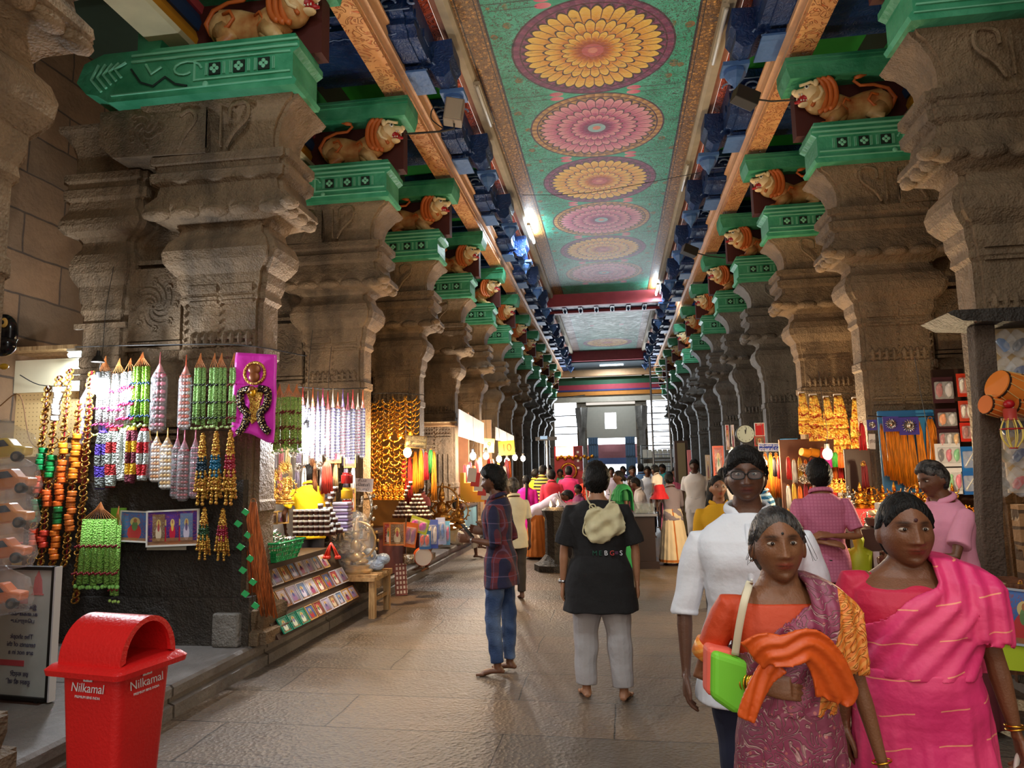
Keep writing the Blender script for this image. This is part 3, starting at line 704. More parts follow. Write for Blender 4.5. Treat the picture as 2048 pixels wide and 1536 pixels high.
def hand(mb,w,d,n,sd,s=1.0,curl=.35,fat=1.0):
    """w wrist point, d pointing direction, n palm normal, sd = direction to the thumb side"""
    d=d.normalized(); n=(n-d*n.dot(d)).normalized(); t=d.cross(n); t=t if t.dot(sd)>0 else -t
    L=.095*s
    mb.tube([w-d*.01*s,w+d*.03*s,w+d*.065*s,w+d*.093*s],[.024*s,.034*s,.040*s,.036*s],12,flat=.42,up=n)
    for i,(ln,off) in enumerate(((.070,.030),(.080,.010),(.074,-.011),(.058,-.030))):
        b=w+d*.085*s+t*off*s; pts=[b-d*.02*s,b]; a=.10*i*.3+curl*.5
        cur=b; dd=d.copy()
        for q in range(3):
            dd=(dd*math.cos(a)+n*math.sin(a)).normalized(); n2=(n-dd*n.dot(dd)).normalized(); cur=cur+dd*ln*s/3; pts.append(cur); a=curl*(1.0 if q==0 else .9); 
        mb.tube(pts,[.0095*s*fat,.0092*s*fat,.0085*s*fat,.0078*s*fat,.006*s*fat],8)
    b=w+d*.025*s+t*.030*s; td=(d*.75+t*.6+n*.25).normalized()
    mb.tube([w+d*.015*s+t*.012*s,b,b+td*.032*s,b+td*.055*s+d*.008*s,b+td*.060*s+d*.028*s],[.014*s,.0125*s*fat,.011*s*fat,.0095*s*fat,.007*s*fat],8)
def foot(mb,a,yaw,s,side):
    f=Vector((math.sin(yaw),math.cos(yaw),0)); r=Vector((math.cos(yaw),-math.sin(yaw),0))*side
    z=Vector((0,0,1)); g=Vector((a.x,a.y,a.z-.085*s+0))
    mb.tube([a-f*.055*s-z*.055*s,a+f*.0*s-z*.045*s,a+f*.06*s-z*.052*s,a+f*.11*s-z*.066*s,a+f*.135*s-z*.070*s],[.022*s,.036*s,.036*s,.038*s,.022*s],12,flat=.62,up=z)
    mb.tube([a+z*.02*s,a-z*.02*s,a-z*.05*s-f*.02*s],[.032*s,.033*s,.034*s],10)
    for i in range(5):
        o=(-.032+.016*i); L=(.168-.010*i if i else .175)*s
        mb.tube([a+f*.11*s-r*o*s-z*.074*s,a+f*(L)-r*o*s-z*.078*s],[.012*s,.0095*s if i else .013*s],6)
TR=[(.462,.070,.052,0),(.490,.098,.062,0),(.520,.101,.066,-.004),(.560,.094,.062,-.002),(.610,.082,.056,0),(.660,.088,.058,.002),(.710,.098,.065,.004),(.755,.104,.066,.003),(.790,.101,.058,-.002),(.812,.076,.048,-.005),(.832,.050,.040,-.008),(.850,.037,.036,-.006),(.88,.032,.034,.002)]
def trint(z,c):
    zz=[t[0] for t in TR]; return float(np.interp(z,zz,[t[c] for t in TR]))
MSK={}
def skin_mat(c):
    k='skin_%d_%d_%d'%c
    if k in MATS: return MATS[k]
    def fn():
        a=E.nt.nodes.new('ShaderNodeAttribute'); a.attribute_name='tint'; v=ecoord()
        return ehsv(a.outputs['Color'],(enoise(35,3,v)-.5)*.3+1),enoise(160,2,v)*.06
    m=mat(k,rough=.48,fn=fn); m.node_tree.nodes['Principled BSDF'].inputs['Subsurface Weight'].default_value=.06; m.node_tree.nodes['Principled BSDF'].inputs['Subsurface Radius'].default_value=(.02,.008,.004)
    m.diffuse_color=(*lin(c),1); return m
M_HAIR=mat('black_hair',rough=.55,spec=.25,fn=lambda:(lambda v:(emix(esm(enoise(60,3,v),.4,.6),lin((8,7,7)),lin((22,18,16))),enoise(120,3,v)*.5))(ecoord('Object',(1,1,.3))))
M_HAIRG=mat('greying_hair',rough=.5,fn=lambda:(lambda v:(emix(esm(enoise(50,3,v),.42,.62),lin((26,22,22)),lin((84,78,74))),enoise(120,3,v)*.5))(ecoord('Object',(1,.4,.4))))
M_EYEW=plain((176,160,146),.25); M_IRIS=plain((30,18,12),.2)
class Person:
    def __init__(p,label,loc,rz,H=1.7,lean=0,side=0,twist=0,head=(0,0,0),arms=None,legs=None,bulk=1.0,belly=0,skin=(112,72,50),vox=.008,hair='short',haircol=None,hands=True,group=None,pz=None,face=True,hscale=1.0,bald=0,shoulder=1.0,cat='person',full=0,shz=.794,hz=.926):
        p.H=H;p.s=H/1.7;p.vox=vox;p.bulk=bulk;p.belly=belly;p.skin=skin
        p.root=empty('person',label,cat,loc,rz,group)
        s=p.s; p.pel=Vector((0,0,.52*H)) if pz is None else Vector((pz[0],pz[1],pz[2]))
        p.U=Matrix.Translation(p.pel)@Euler((-lean,side,twist),'XYZ').to_matrix().to_4x4()@Matrix.Translation((0,0,-.52*H))
        p.Uh=Matrix.Translation((0,0,.88*H))@Euler((head[1],head[2],head[0]),'XYZ').to_matrix().to_4x4()@Matrix.Translation((0,0,-.88*H))
        p.HC=p.U@p.Uh@Matrix.Translation((0,.012*s,hz*H))@Matrix.Scale(.97*s*hscale,4)
        arms=arms or {}; legs=legs or {}
        p.sh={};p.el={};p.wr={};p.hd={};p.hip={};p.kn={};p.an={};p.fy={};p.curl={}
        for k,sd in (('R',1),('L',-1)):
            a=arms.get(k,{}); p.sh[k]=p.U@Vector((sd*.108*H*shoulder*(1+.3*(bulk-1)),-.004*H,shz*H))
            if 'el' in a: p.el[k]=Vector(a['el']); p.wr[k]=Vector(a['wr'])
            else:
                u=Vector(a.get('u',(sd*.16,-.02,-1))).normalized(); f=Vector(a.get('f',(sd*.06,.12,-1))).normalized()
                p.el[k]=p.sh[k]+u*.172*H; p.wr[k]=p.el[k]+f*.148*H
            p.hd[k]=(Vector(a['h']) if 'h' in a else (p.wr[k]-p.el[k])).normalized(); p.curl[k]=(a.get('c',.35),Vector(a.get('n',(-sd,0,0))),Vector(a.get('t',(0,1,0))))
            l=legs.get(k,{}); p.hip[k]=Vector((p.pel.x+sd*.053*H,p.pel.y,p.pel.z-.01*H))
            t=Vector(l.get('t',(sd*.02,0,-1))).normalized(); c=Vector(l.get('s',(0,-.02,-1))).normalized()
            p.kn[k]=p.hip[k]+t*.238*H; p.an[k]=p.kn[k]+c*(.222*H); p.fy[k]=l.get('fy',sd*.12)
            if 'an' in l: p.kn[k]=Vector(l['kn']); p.an[k]=Vector(l['an'])
        mb=MB(); b=bulk
        for k,sd in (('R',1),('L',-1)):
            A,B,Cc=p.sh[k],p.el[k],p.wr[k]
            mb.tube([A+(p.sh['L' if k=='R' else 'R']-A)*.15,A,A.lerp(B,.3),A.lerp(B,.7),B,B.lerp(Cc,.25),B.lerp(Cc,.7),Cc,Cc+p.hd[k]*.02*s],[.030*s*b,.036*s*b,.036*s*b,.032*s*b,.028*s*b,.030*s*b,.023*s*b,.018*s,.020*s],12)
            if hands: hand(mb,Cc,p.hd[k],p.curl[k][1],p.curl[k][2],s,p.curl[k][0],1.0 if vox<.007 else 1.25)
            A,B,Cc=p.hip[k],p.kn[k],p.an[k]
            mb.tube([A,A.lerp(B,.3),A.lerp(B,.75),B,B.lerp(Cc,.25),B.lerp(Cc,.6),B.lerp(Cc,.9),Cc],[.075*s*b,.074*s*b,.058*s*b,.050*s*b,.052*s*b,.042*s,.032*s,.031*s],12)
            foot(mb,Cc,p.fy[k],s,sd)
        R=[]
        for z,rx,ry,yo in TR: R.append([p.U@Vector(q) for q in p.ring(z,0)])
        mb.rings(R)
        N=Vector((0,0,0)); mb.tube([p.U@Vector((0,-.010*H,.825*H)),p.U@Vector((0,-.004*H,.86*H)),p.HC@Vector((0,-.015,-.055)),p.HC@Vector((0,-.01,0))],[.058*s*b**.5,.050*s*b**.5,.049*s*b**.5,.048*s],14)
        hp=HP if not full else head_pts(1,full)
        mb.rings([[p.HC@Vector(q) for q in hp[i*HN:(i+1)*HN]] for i in range(HMm+1)],cap=False)
        for sd in (-1,1): mb.ell((0,0,0),(.010,.020,.032),10,8,p.HC@Matrix.Translation((sd*.078,-.008,-.008))@Euler((-.15,0,sd*.35)).to_matrix().to_4x4())
        o=mb.build('body',skin_mat(skin),p.root); remesh(o,vox,1 if vox<.006 else 2,.4); o['label']='brown skin of head, arms and feet'; p.body=o
        # paint lips, brows and beard shade onto the skin attribute
        me=o.data; co=getco(me); inv=np.array(p.HC.inverted()); L=co@inv[:3,:3].T+inv[:3,3]
        c0=np.array(lin(skin)); col=np.tile(np.array([*c0,1.0]),(len(co),1)); x,y,z=L.T; ax=abs(x); fr=(y>.02)&(abs(z)<.12)&(ax<.09)
        def mixc(w_,c): 
            w_=np.clip(w_*fr,0,1)[:,None]; col[:,:3]=col[:,:3]*(1-w_)+np.array(lin(c))*w_
        g=lambda cx,cz,sx,sz:np.exp(-((ax-cx)/sx)**4-((z-cz)/sz)**4)
        mixc(.45*np.exp(-((ax-.031)/.022)**2-((z-.010)/.014)**2),tuple(int(v*.55) for v in skin))
        if face:
            mixc(.75*np.exp(-((ax-.031)/.017)**4-((z-.0185-.004*np.cos((ax-.031)*90))/.0028)**2),(26,18,16))
            mixc(.8*g(0,-.0575,.024,.0105),tuple(int(v) for v in (min(255,skin[0]*1.12),skin[1]*.66,skin[2]*.76)))
            mixc(.8*g(0,-.0575,.024,.0018),(40,18,14))
            mixc(.85*np.exp(-((ax-.032)/.019)**4-((z-.0315+.10*abs(ax-.034))/.0058)**2),(22,16,14))
            if 'beard' in hair or 'must' in hair: mixc(.8*g(0,-.044,.028,.006),(20,15,14))
            if 'beard' in hair: mixc(.5*sstep(-z,.04,.06)*(1-g(0,-.0575,.024,.009)),(26,18,15))
            elif p.vox<.006: mixc(.25*sstep(-z,.04,.07),tuple(int(v*.6) for v in skin))
        at_=me.color_attributes.new('tint','FLOAT_COLOR','POINT'); at_.data.foreach_set('color',col.astype('f').ravel())
        if face and vox<.012:
            me2=MB()
            for sd in (-1,1):
                me2.m(0).ell((0,0,0),(.0135,.0125,.0062),14,10,p.HC@Matrix.Translation((sd*.031,.0738,.0105)))
                me2.m(1).ell((0,0,0),(.0056,.004,.0052),12,8,p.HC@Matrix.Translation((sd*.0305,.0850,.0105)))
            e=me2.build('eyes',[M_EYEW,M_IRIS],p.root,True)
        p.hairstyle(hair,haircol or M_HAIR,bald)
    def ring(p,z,off,n=40,bell=True):
        """torso ring at height fraction z, offset in metres, before leaning"""
        H=p.H; b=p.bulk; rx=trint(z,1)*H; ry=trint(z,2)*H; yo=trint(z,3)*H
        k=b if z<.80 else 1+(b-1)*.5 if z<.835 else 1
        rx=rx*k+off; ry=ry*(k if z<.80 else 1)+off; out=[]
        bl=p.belly*math.exp(-((z-.60)/.07)**2)
        for j in range(n):
            a=2*PI*j/n; c,s_=math.cos(a),math.sin(a)
            cc=math.copysign(abs(c)**.85,c); ss=math.copysign(abs(s_)**.9,s_)
            y=yo+ry*ss
            if s_>0: y+=bl*s_
            out.append((rx*cc,y,z*H))
        return out
    def hairstyle(p,hair,m,bald):
        s=p.s; mb=MB(); D=HD; x,y,z=D.T
        P=head_base(D)
        line=.40-1.3*np.clip(.35-y,0,1.0)     # hairline height by direction
        wom='bun' in hair or 'long' in hair or 'braid' in hair
        fl=(.60-.62*x*x) if wom else .50-.42*np.clip(abs(x)-.30,0,1)-.15*np.clip(abs(x)-.25,0,.3)
        line=np.where(y>.3,fl,line)
        if wom: line=np.where((y<=.3)&(y>-.05),np.maximum(line,.60-.62*x*x-1.15*(.3-y)),line)
        if 'bald' in hair: line=np.where(y>-.2,line+.8,line-.1)
        if bald: line=line+bald*(y>0)
        w_=sstep(z-line,-.04,.16) if wom else sstep(z-line,-.08,.10); w_=np.where((y<.0)&(z>-.66),np.maximum(w_,sstep(-y,.05,.3)),w_)
        if 'bald' in hair: w_=w_*(z<.55)
        th=.016 if 'short' in hair else .010
        if 'full' in hair: th=.028
        rs=np.random.RandomState(3); nz=np.sin(x*23+y*9)*np.sin(z*19+x*7)*.5+rs.rand(len(x))*.5
        k=-.006+w_*(th+.006+nz*.006*(1.6 if 'full' in hair else .7))
        if 'full' in hair or 'short' in hair: k=k+w_*np.clip(z,0,1)*np.clip(y+.3,0,1)*.010
        if wom: k=k-.006*np.exp(-(x/.045)**2)*(y>0)*w_*(z>.2)
        n=D/np.array([.077,.097,.117]); n/=np.linalg.norm(n,axis=1)[:,None]
        Q=P+n*k[:,None]
        mb.rings([[p.HC@Vector(q) for q in Q[i*HN:(i+1)*HN]] for i in range(HMm+1)],cap=False)
        if 'bun' in hair: mb.ell((0,0,0),(.045,.035,.042),14,10,p.HC@Matrix.Translation((0,-.115,-.035)))
        if 'long' in hair:
            R=[]
            for i,(zz,rx,ry,yo) in enumerate(((.06,.085,.07,-.035),(0,.098,.075,-.045),(-.06,.105,.07,-.05),(-.12,.118,.06,-.05),(-.18,.125,.05,-.055),(-.24,.11,.035,-.06),(-.27,.07,.02,-.065))):
                ring=[]
                for j in range(28):
                    a=2*PI*j/28; c,s_=math.cos(a),math.sin(a); yy=yo+ry*s_*(1 if s_<0 else .85)
                    if s_>0: yy=min(yy, .012+.045*abs(c)**3)
                    ring.append(p.HC@Vector((rx*c*(1+.05*math.sin(j*2.3)),yy,zz)))
                R.append(ring)
            mb.rings(R)
        if 'braid' in hair: mb.tube([p.HC@Vector((0,-.10,-.05)),p.HC@Vector((.01,-.13,-.16)),p.U@Vector((.0,-.085*p.H,.70*p.H)),p.U@Vector((.01,-.08*p.H,.58*p.H))],[.03*s,.026*s,.024*s,.010*s],10)
        if 'must' in hair and p.vox<.012: mb.tube([p.HC@Vector((-.026,.088,-.047)),p.HC@Vector((-.012,.100,-.042)),p.HC@Vector((0,.103,-.041)),p.HC@Vector((.012,.100,-.042)),p.HC@Vector((.026,.088,-.047))],[.003*s,.0055*s,.005*s,.0055*s,.003*s],8)
        o=mb.build('hair',m,p.root,True); p.hairobj=o
    def cloth(p,mb,name,m,vox=None,wr=.004,sm=3,seed=0,freq=1.0,zdir=.35,label=None):
        o=mb.build(name,m,p.root); v=vox or max(p.vox*1.15,.0055); remesh(o,v,sm,.5)
        if wr:
            me=o.data; co=getco(me); n=np.empty(len(me.vertices)*3,'f'); me.vertices.foreach_get('normal',n); n=n.reshape(-1,3)
            x,y,z=co.T*freq/p.s; r=np.random.RandomState(seed).rand(8)*6
            d=np.sin(x*31+z*14*zdir*2+r[0]+2.0*np.sin(z*9+r[1]))*.5+np.sin(z*34+x*17+y*12+r[2]+1.7*np.sin(x*13+r[3]))*.38+np.sin(y*37-z*19+r[4]+1.5*np.sin(z*17+x*11))*.35
            setco(me,co+n*(d*wr)[:,None])
        if label: o['label']=label
        return o
    def shirt(p,m,hem=.46,sleeve=.45,off=.016,neck=.838,name='shirt',flare=.012,wr=.004,cuff=1.0,seed=1,collar=True,slv=('R','L'),label=None,loose=0):
        mb=MB(); s=p.s; H=p.H; zs=[z for z in np.linspace(hem,neck,15)]
        R=[]
        for i,z in enumerate(zs):
            f=flare*max(0,(.60-z)/.14) if z<.60 else 0
            zz=max(z,.49); ring=p.ring(zz,off*s+f*s+loose*math.exp(-((z-.60)/.10)**2)); ring=[(a,b,z*H) for a,b,c in ring]
            R.append([p.U@Vector(q) for q in ring])
        mb.rings(R)
        for k in slv:
            A,B,Cc=p.sh[k],p.el[k],p.wr[k]; O=A+(p.sh['L' if k=='R' else 'R']-A)*.25
            r0=.052*s*p.bulk**.7+off*s*.3; A=A-(p.U.to_3x3()@Vector((0,0,1)))*.006*s; O=O-(p.U.to_3x3()@Vector((0,0,1)))*.008*s; pts=[O,A.lerp(O,.35),A,A.lerp(B,.14),A.lerp(B,.35)]; rr=[r0*.55,r0*.72,r0*.86,r0*.95,r0*.98]
            if sleeve<=1: pts+=[A.lerp(B,sleeve*.7+.1),A.lerp(B,max(sleeve,.36))]; rr+=[r0*.95*cuff,r0*.98*cuff]
            else:
                q=min(sleeve-1,1); pts+=[A.lerp(B,.7),B,B.lerp(Cc,q*.5),B.lerp(Cc,q)]; rr+=[r0*.92,r0*.88,r0*.82*cuff,r0*(.80-.18*q)*cuff]
            mb.tube(pts,rr,14)
        o=p.cloth(mb,name,m,wr=wr,seed=seed,label=label)
        if collar:
            mb=MB(); 
            for i in range(2): pass
            pts=[p.U@Vector(((.047+.004)*H*math.cos(a),-.006*H+.044*H*math.sin(a),(.850+.012*-math.sin(a)-(.012 if math.sin(a)>.8 else 0))*H)) for a in [PI/2+.25+(2*PI-.5)*t/20 for t in range(21)]]
            mb.tube(pts,.010*s,8,flat=2.0,up=(0,0,1)); mb.build('collar',m,p.root,True)
        return o
    def trousers(p,m,off=.014,top=.60,name='trousers',end=.95,wr=.004,flare=1.0,seed=2,freq=1.0):
        mb=MB(); s=p.s
        for k in ('R','L'):
            A,B,Cc=p.hip[k],p.kn[k],p.an[k]
            mb.tube([A+Vector((0,0,.05*s)),A,A.lerp(B,.3),A.lerp(B,.75),B,B.lerp(Cc,.3),B.lerp(Cc,.7),B.lerp(Cc,end)],[.080*s*p.bulk,.086*s*p.bulk,(.080)*s*p.bulk+off,.064*s*p.bulk+off,.056*s+off,(.056*flare)*s+off,(.046*flare)*s+off,(.043*flare)*s+off],14)
        R=[[p.U@Vector((a,b,c)) for a,b,c in p.ring(z,off)] for z in np.linspace(.475,top,6)]
        mb.rings(R); return p.cloth(mb,name,m,wr=wr,seed=seed,freq=freq)
    def skirt(p,m,top=.62,bot=.03,hem=.16,pleat=.012,n=15,name='skirt',wr=.003,off=.02,knee=None,mid=1.0,seed=4,dx=0,dy=0,label=None):
        H=p.H; mb=MB(); R=[]; rs=np.random.RandomState(seed); ph=rs.rand(4)*6
        for i in range(22):
            t=i/21; z=top+(bot-top)*t
            if z>.49: base=p.ring(max(z,.49),off,96); base=[(p.U@Vector(q)) for q in base]; cx=p.pel.x;cy=p.pel.y
            else:
                u=(.49-z)/(.49-bot); r=p.ring(.50,off,96); kx=1+(hem*H/(.10*H*p.bulk+off)-1)*u**.8; ky=1+(hem*.82*H/(.066*H*p.bulk+off)-1)*u**.8
                base=[Vector((a*kx+p.pel.x*(1-u)+dx*u,b*ky+p.pel.y+dy*u,z*H)) for a,b,c in r]
            row=[]
            for j,q in enumerate(base):
                a=2*PI*j/96; amp=pleat*min(1,max(0,(top-z)*3.2)); front=.35+.65*max(0,math.sin(a))
                d=amp*front*(math.sin(n*a+ph[0]+.8*math.sin(3*a+t*2))+.4*math.sin(2.3*n*a+ph[1]))
                row.append(Vector((q.x+math.cos(a)*d,q.y+math.sin(a)*d,q.z)))
            R.append(row)
        mb.rings(R[::-1]); return p.cloth(mb,name,m,wr=wr,seed=seed,sm=1,label=label)
    def drape(p,m,name='pallu',off=.030,folds=.006,seed=5,low=.54,right_z=.66,wide=.125,tail=None,label=None,nf=9):
        H=p.H; s=p.s; mb=MB(); n=80; rows=[]
        for i in range(16):
            t=i/15; row=[]
            for j in range(n):
                a=2*PI*j/n; x=math.cos(a)   # x>0 right side
                fr=math.sin(a)
                zt=right_z+(.808-right_z)*float(sstep(np.array(-x),-1.0,.42))
                z=low+(zt-low)*t; q=p.ring(z,off*s+folds*math.sin(nf*(z/ .3*2.2+x*1.1)*1.6+seed)*(.4+.6*t),n)[j]
                row.append(p.U@Vector(q))
            rows.append(row)
        inner=[[v+(p.U@Vector((0,0,.65*H))-v).normalized()*.022*s for v in r] for r in rows]
        N=len(rows); mb.rings(rows+inner[::-1]+[rows[0]],cap=False)
        # over the left shoulder and down the back
        path=[(.075,.69),(.073,.76),(.062,.80),(.030,.842),(-.02,.850),(-.055,.83),(-.074,.78),(-.080,.70),(-.085,.60)]
        G=[]
        for i,(y,z) in enumerate(path):
            row=[]
            for j in range(17):
                u=j/16; x=-(.036+wide*u)*H; zz=z-(.050*u*u if .80<z else .02*u); yy=y*(1-.25*u*u)+folds*.9/H*math.sin(u*22+seed)
                row.append(p.U@Vector((x,yy*H*1.06+off*.4*(1 if y>0 else -1)*s,(zz+.006)*H)))
            G.append(row)
        top=[[v+Vector((0,0,.010)) + Vector((0,.006 if path[i][0]>0 else -.006,0)) for v in r] for i,r in enumerate(G)]
        bot=[[v-Vector((0,0,.008))-Vector((0,.006 if path[i][0]>0 else -.006,0)) for v in r] for i,r in enumerate(G)]
        mb.rings([t_+b_[::-1] for t_,b_ in zip(top,bot)])
        return p.cloth(mb,name,m,wr=.0025,seed=seed,sm=2,label=label)
# ================================================================ clothes materials
def f_plaid():
    v=ecoord(); x,y,z=exyz(v); u=x+y*.9+enoise(3,2,v)*.05; zz=z+enoise(3,2,v)*.05
    a=E.op('GREATER_THAN',efrac(u*7.5),.52); b=E.op('GREATER_THAN',efrac(zz*7),.5); c=emix(a*.75,lin((34,34,64)),lin((96,36,42)))
    c=emix(b*.5,c,lin((26,26,56))); c=emix(a*b*.7,c,lin((118,40,44))); l=emax(E.op('LESS_THAN',efrac(u*7.5+.2),.05),E.op('LESS_THAN',efrac(zz*7+.25),.05))
    return emix(l*.45,c,lin((120,100,130))),enoise(24,3,v)*.3
M_PLAID=mat('plaid_cotton',rough=.85,fn=f_plaid)
M_JEANS=mat('blue_denim',rough=.85,fn=lambda:(lambda v,n:(emix(esm(n,.42,.66),lin((46,68,108)),lin((112,134,170))),enoise(90,2,v)*.25+enoise(18,3,v)*.4))(ecoord(),enoise(3.2,3,ecoord('Object',(1,1,.7)))))
M_TEE=mat('black_cotton',rough=.9,col=(22,21,23),bump=(16,.5)); M_GREYP=mat('grey_fleece',rough=.95,col=(172,168,170),var=.08,bump=(14,.6))
M_KURTA=mat('white_kurta_cotton',rough=.85,col=(226,228,236),bump=(9,.55)); M_NAVY=mat('navy_cotton',rough=.85,col=(30,34,58))
M_BLOUSEO=mat('rust_blouse_silk',rough=.6,col=(196,66,26),bump=(20,.3),var=.1); M_GOLDCLOTH=mat('gold_border_silk',rough=.45,fn=lambda:(lambda v,x,y,z:(emix((efrac((x*.6+z)*42)>.6)*.5,lin((226,130,48)),lin((236,180,92))),enoise(20,3,v)*.4))(ecoord(),*exyz(ecoord())))
def f_paisley():
    v=ecoord(); n=enoise(13,1.5,v,dist=1.6); m=enoise(2.2,3,v); s=eabs(efrac(n*8)-.5); vo=evoro(32,v)
    c=emix(esm(m,.35,.62),lin((146,58,88)),lin((122,78,92))); c=emix(esm(m,.55,.7)*.6,c,lin((170,60,74)))
    c=emix(E.op('LESS_THAN',s,.11)*.75,c,lin((196,154,150))); c=emix(E.op('LESS_THAN',vo,.16)*.6,c,lin((206,120,110)))
    c=emix(esm(enoise(3.1,2,v),.6,.75)*.5,c,lin((92,60,92)))
    return c,enoise(20,3,v)*.3+esm(s,0,.15)*.2
M_PAISLEY=mat('paisley_silk',rough=.5,fn=f_paisley)
def f_paisleyd():
    c,h=f_paisley(); v=ecoord(); x,y,z=exyz(v); g=(x*-1)>((z-1.15)*.30+.112)
    return emix(g,c,emix((efrac((x*.8+z)*40)>.55)*.5,lin((222,120,44)),lin((236,176,88)))),h
M_PAISLEYD=mat('paisley_silk_with_border',rough=.5,fn=f_paisleyd)
M_BORDER=mat('orange_silk',rough=.42,col=(214,88,26),var=.3,bump=(10,.4))
M_PINKS=mat('pink_saree_silk',rough=.5,fn=lambda:(lambda v,x,y,z,n:(emix(E.op('LESS_THAN',efrac(z*9+n*.6+x*1.3),.035)*E.op('GREATER_THAN',efrac(x*6+y*4+n),.45)*.75,emix(esm(n,.4,.65),lin((218,48,110)),lin((232,70,118))),lin((248,170,120))),enoise(18,3,v)*.3))(ecoord(),*exyz(ecoord()),enoise(3,2,ecoord())))
M_PINKB=mat('crimson_blouse',rough=.6,col=(196,26,66),bump=(20,.3)); M_GOLD=plain((230,170,60),.25,1.0); M_SILVER=plain((210,210,214),.22,1.0)
def loopring(mb,c,r,ax,tr,n=24,m=6):
    ax=Vector(ax).normalized(); u=ax.orthogonal().normalized(); v=ax.cross(u); pts=[Vector(c)+(u*math.cos(2*PI*i/n)+v*math.sin(2*PI*i/n))*r for i in range(n+1)]
    return mb.tube(pts,tr,m,cap=False)
def ribbon(mb,path,w,thick=.006,nrm=(0,-1,0),fold=.0,nf=5,n=18):
    """cloth strip along path; w list of widths"""
    path=[Vector(p) for p in path]; top=[];N=Vector(nrm).normalized()
    for i,p in enumerate(path):
        t=(path[min(i+1,len(path)-1)]-path[max(i-1,0)]).normalized(); a=t.cross(N).normalized(); nn=a.cross(t)
        top.append([p+a*w[i]*(j/(n-1)-.5)+nn*fold*math.sin(nf*2*PI*j/(n-1)+i*.4) for j in range(n)])
    R=[[q+N*thick for q in r]+[q-N*thick for q in r[::-1]] for r in top]
    return mb.rings(R)
def spt(pts,k=6):
    pts=[Vector(p) for p in pts]; out=[]
    for i in range(len(pts)-1):
        p0,p1,p2,p3=pts[max(i-1,0)],pts[i],pts[i+1],pts[min(i+2,len(pts)-1)]
        for j in range(k):
            t=j/k; out.append(.5*((2*p1)+(p2-p0)*t+(2*p0-5*p1+4*p2-p3)*t*t+(3*p1-p0-3*p2+p3)*t*t*t))
    return out+[pts[-1]]
def bangles(p,k,n,m,label=None,name='bangle'):
    for i in range(n):
        a,b=p.el[k],p.wr[k]; d=(b-a).normalized(); c=b-d*(.012+.011*i)*p.s
        mb=MB(); loopring(mb,c,.030*p.s,d+Vector((.15*math.sin(i*2),.1,0)),.0032); mb.build(name,m,p.root,True)
# ---------------------------------------------------------------- man in the plaid shirt (profile, looking left)
P1=at(1002,1352,Z=0); P1=Person('man standing in profile wearing a dark plaid shirt and blue jeans, holding a phone',(P1.x,P1.y+.08,0),PI/2-.12,1.70,lean=.05,head=(.12,-.06,0),bulk=.95,
  arms={'R':dict(u=(.10,-.25,-1),f=(-.25,.85,.22),h=(-.1,1,.25),n=(-1,0,.2),t=(0,0,1),c=.7),'L':dict(u=(-.16,-.15,-1),f=(.25,.85,.10),h=(.1,1,.15),n=(1,0,.2),t=(0,0,1),c=.7)},
  legs={'R':dict(t=(-.02,-.10,-1),s=(.01,.0,-1),fy=.1),'L':dict(t=(.01,.13,-1),s=(0,-.10,-1),fy=-.1)},skin=(108,68,46),vox=.0055,hair='short full beard')
P1.trousers(M_JEANS,off=.010,top=.56,wr=.007,freq=1.5); P1.shirt(M_PLAID,hem=.415,sleeve=1.15,off=.016,wr=.007,flare=.02,cuff=.85)
mb=MB(); w_=P1.wr['R']; hx=(P1.wr['R']+P1.wr['L'])/2+Vector((0,.09,.04)); mb.box((-.037,-.004,-.075),(.037,.004,.075),Matrix.Translation(hx)@Euler((-.7,0,0)).to_matrix().to_4x4())
ph=mb.build('phone',M_BLACK,None); ph.matrix_world=Matrix.Translation(P1.root.location)@Euler((0,0,PI/2-.12)).to_matrix().to_4x4(); bevel(ph,.003); tag(ph,'black smartphone held by the man in the plaid shirt','phone')
mb=MB(); d=(P1.wr['L']-P1.el['L']).normalized(); mb.tube([P1.wr['L']-d*.025,P1.wr['L']-d*.010],.026,14); mb.build('wristwatch',M_SILVER,P1.root,True)
# ---------------------------------------------------------------- man in the black T-shirt seen from behind
q=at(1216,1400,Z=0)
P2=Person('man seen from behind in an oversized black T-shirt and light grey sweatpants, walking away barefoot',(q.x-.03,q.y+.02,0),.03,1.70,lean=.02,head=(-.05,0,0),bulk=1.12,shoulder=1.02,
  arms={'R':dict(u=(.26,.02,-1),f=(.02,.05,-1),n=(-1,0,0),c=.4),'L':dict(u=(-.22,-.04,-1),f=(-.06,.02,-1),n=(1,0,0),c=.4)},
  legs={'L':dict(t=(-.05,.10,-1),s=(-.03,-.10,-1),fy=-.15),'R':dict(t=(.09,-.06,-1),s=(.05,-.09,-1),fy=.2)},skin=(160,112,82),vox=.0055,hair='short full')
P2.trousers(M_GREYP,off=.034,top=.478,wr=.007,end=.96,freq=.8); P2.shirt(M_TEE,hem=.37,sleeve=.88,off=.036,flare=.034,wr=.006,cuff=1.28,collar=False,label='oversized black T-shirt')
mb=MB(); d=(P2.wr['L']-P2.el['L']).normalized(); mb.tube([P2.wr['L']-d*.030,P2.wr['L']-d*.012],.025,14); mb.box((-.034,-.015,-.014),(-.020,.015,.014),Matrix.Translation(P2.wr['L']-d*.02)); mb.build('wristwatch',M_SILVER,P2.root,True)
M_PALETXT=plain((214,214,220),.8); M_REDTXT=plain((190,60,56),.8); M_GRNTXT=plain((30,84,66),.8)
H=1.70; yb=-.136
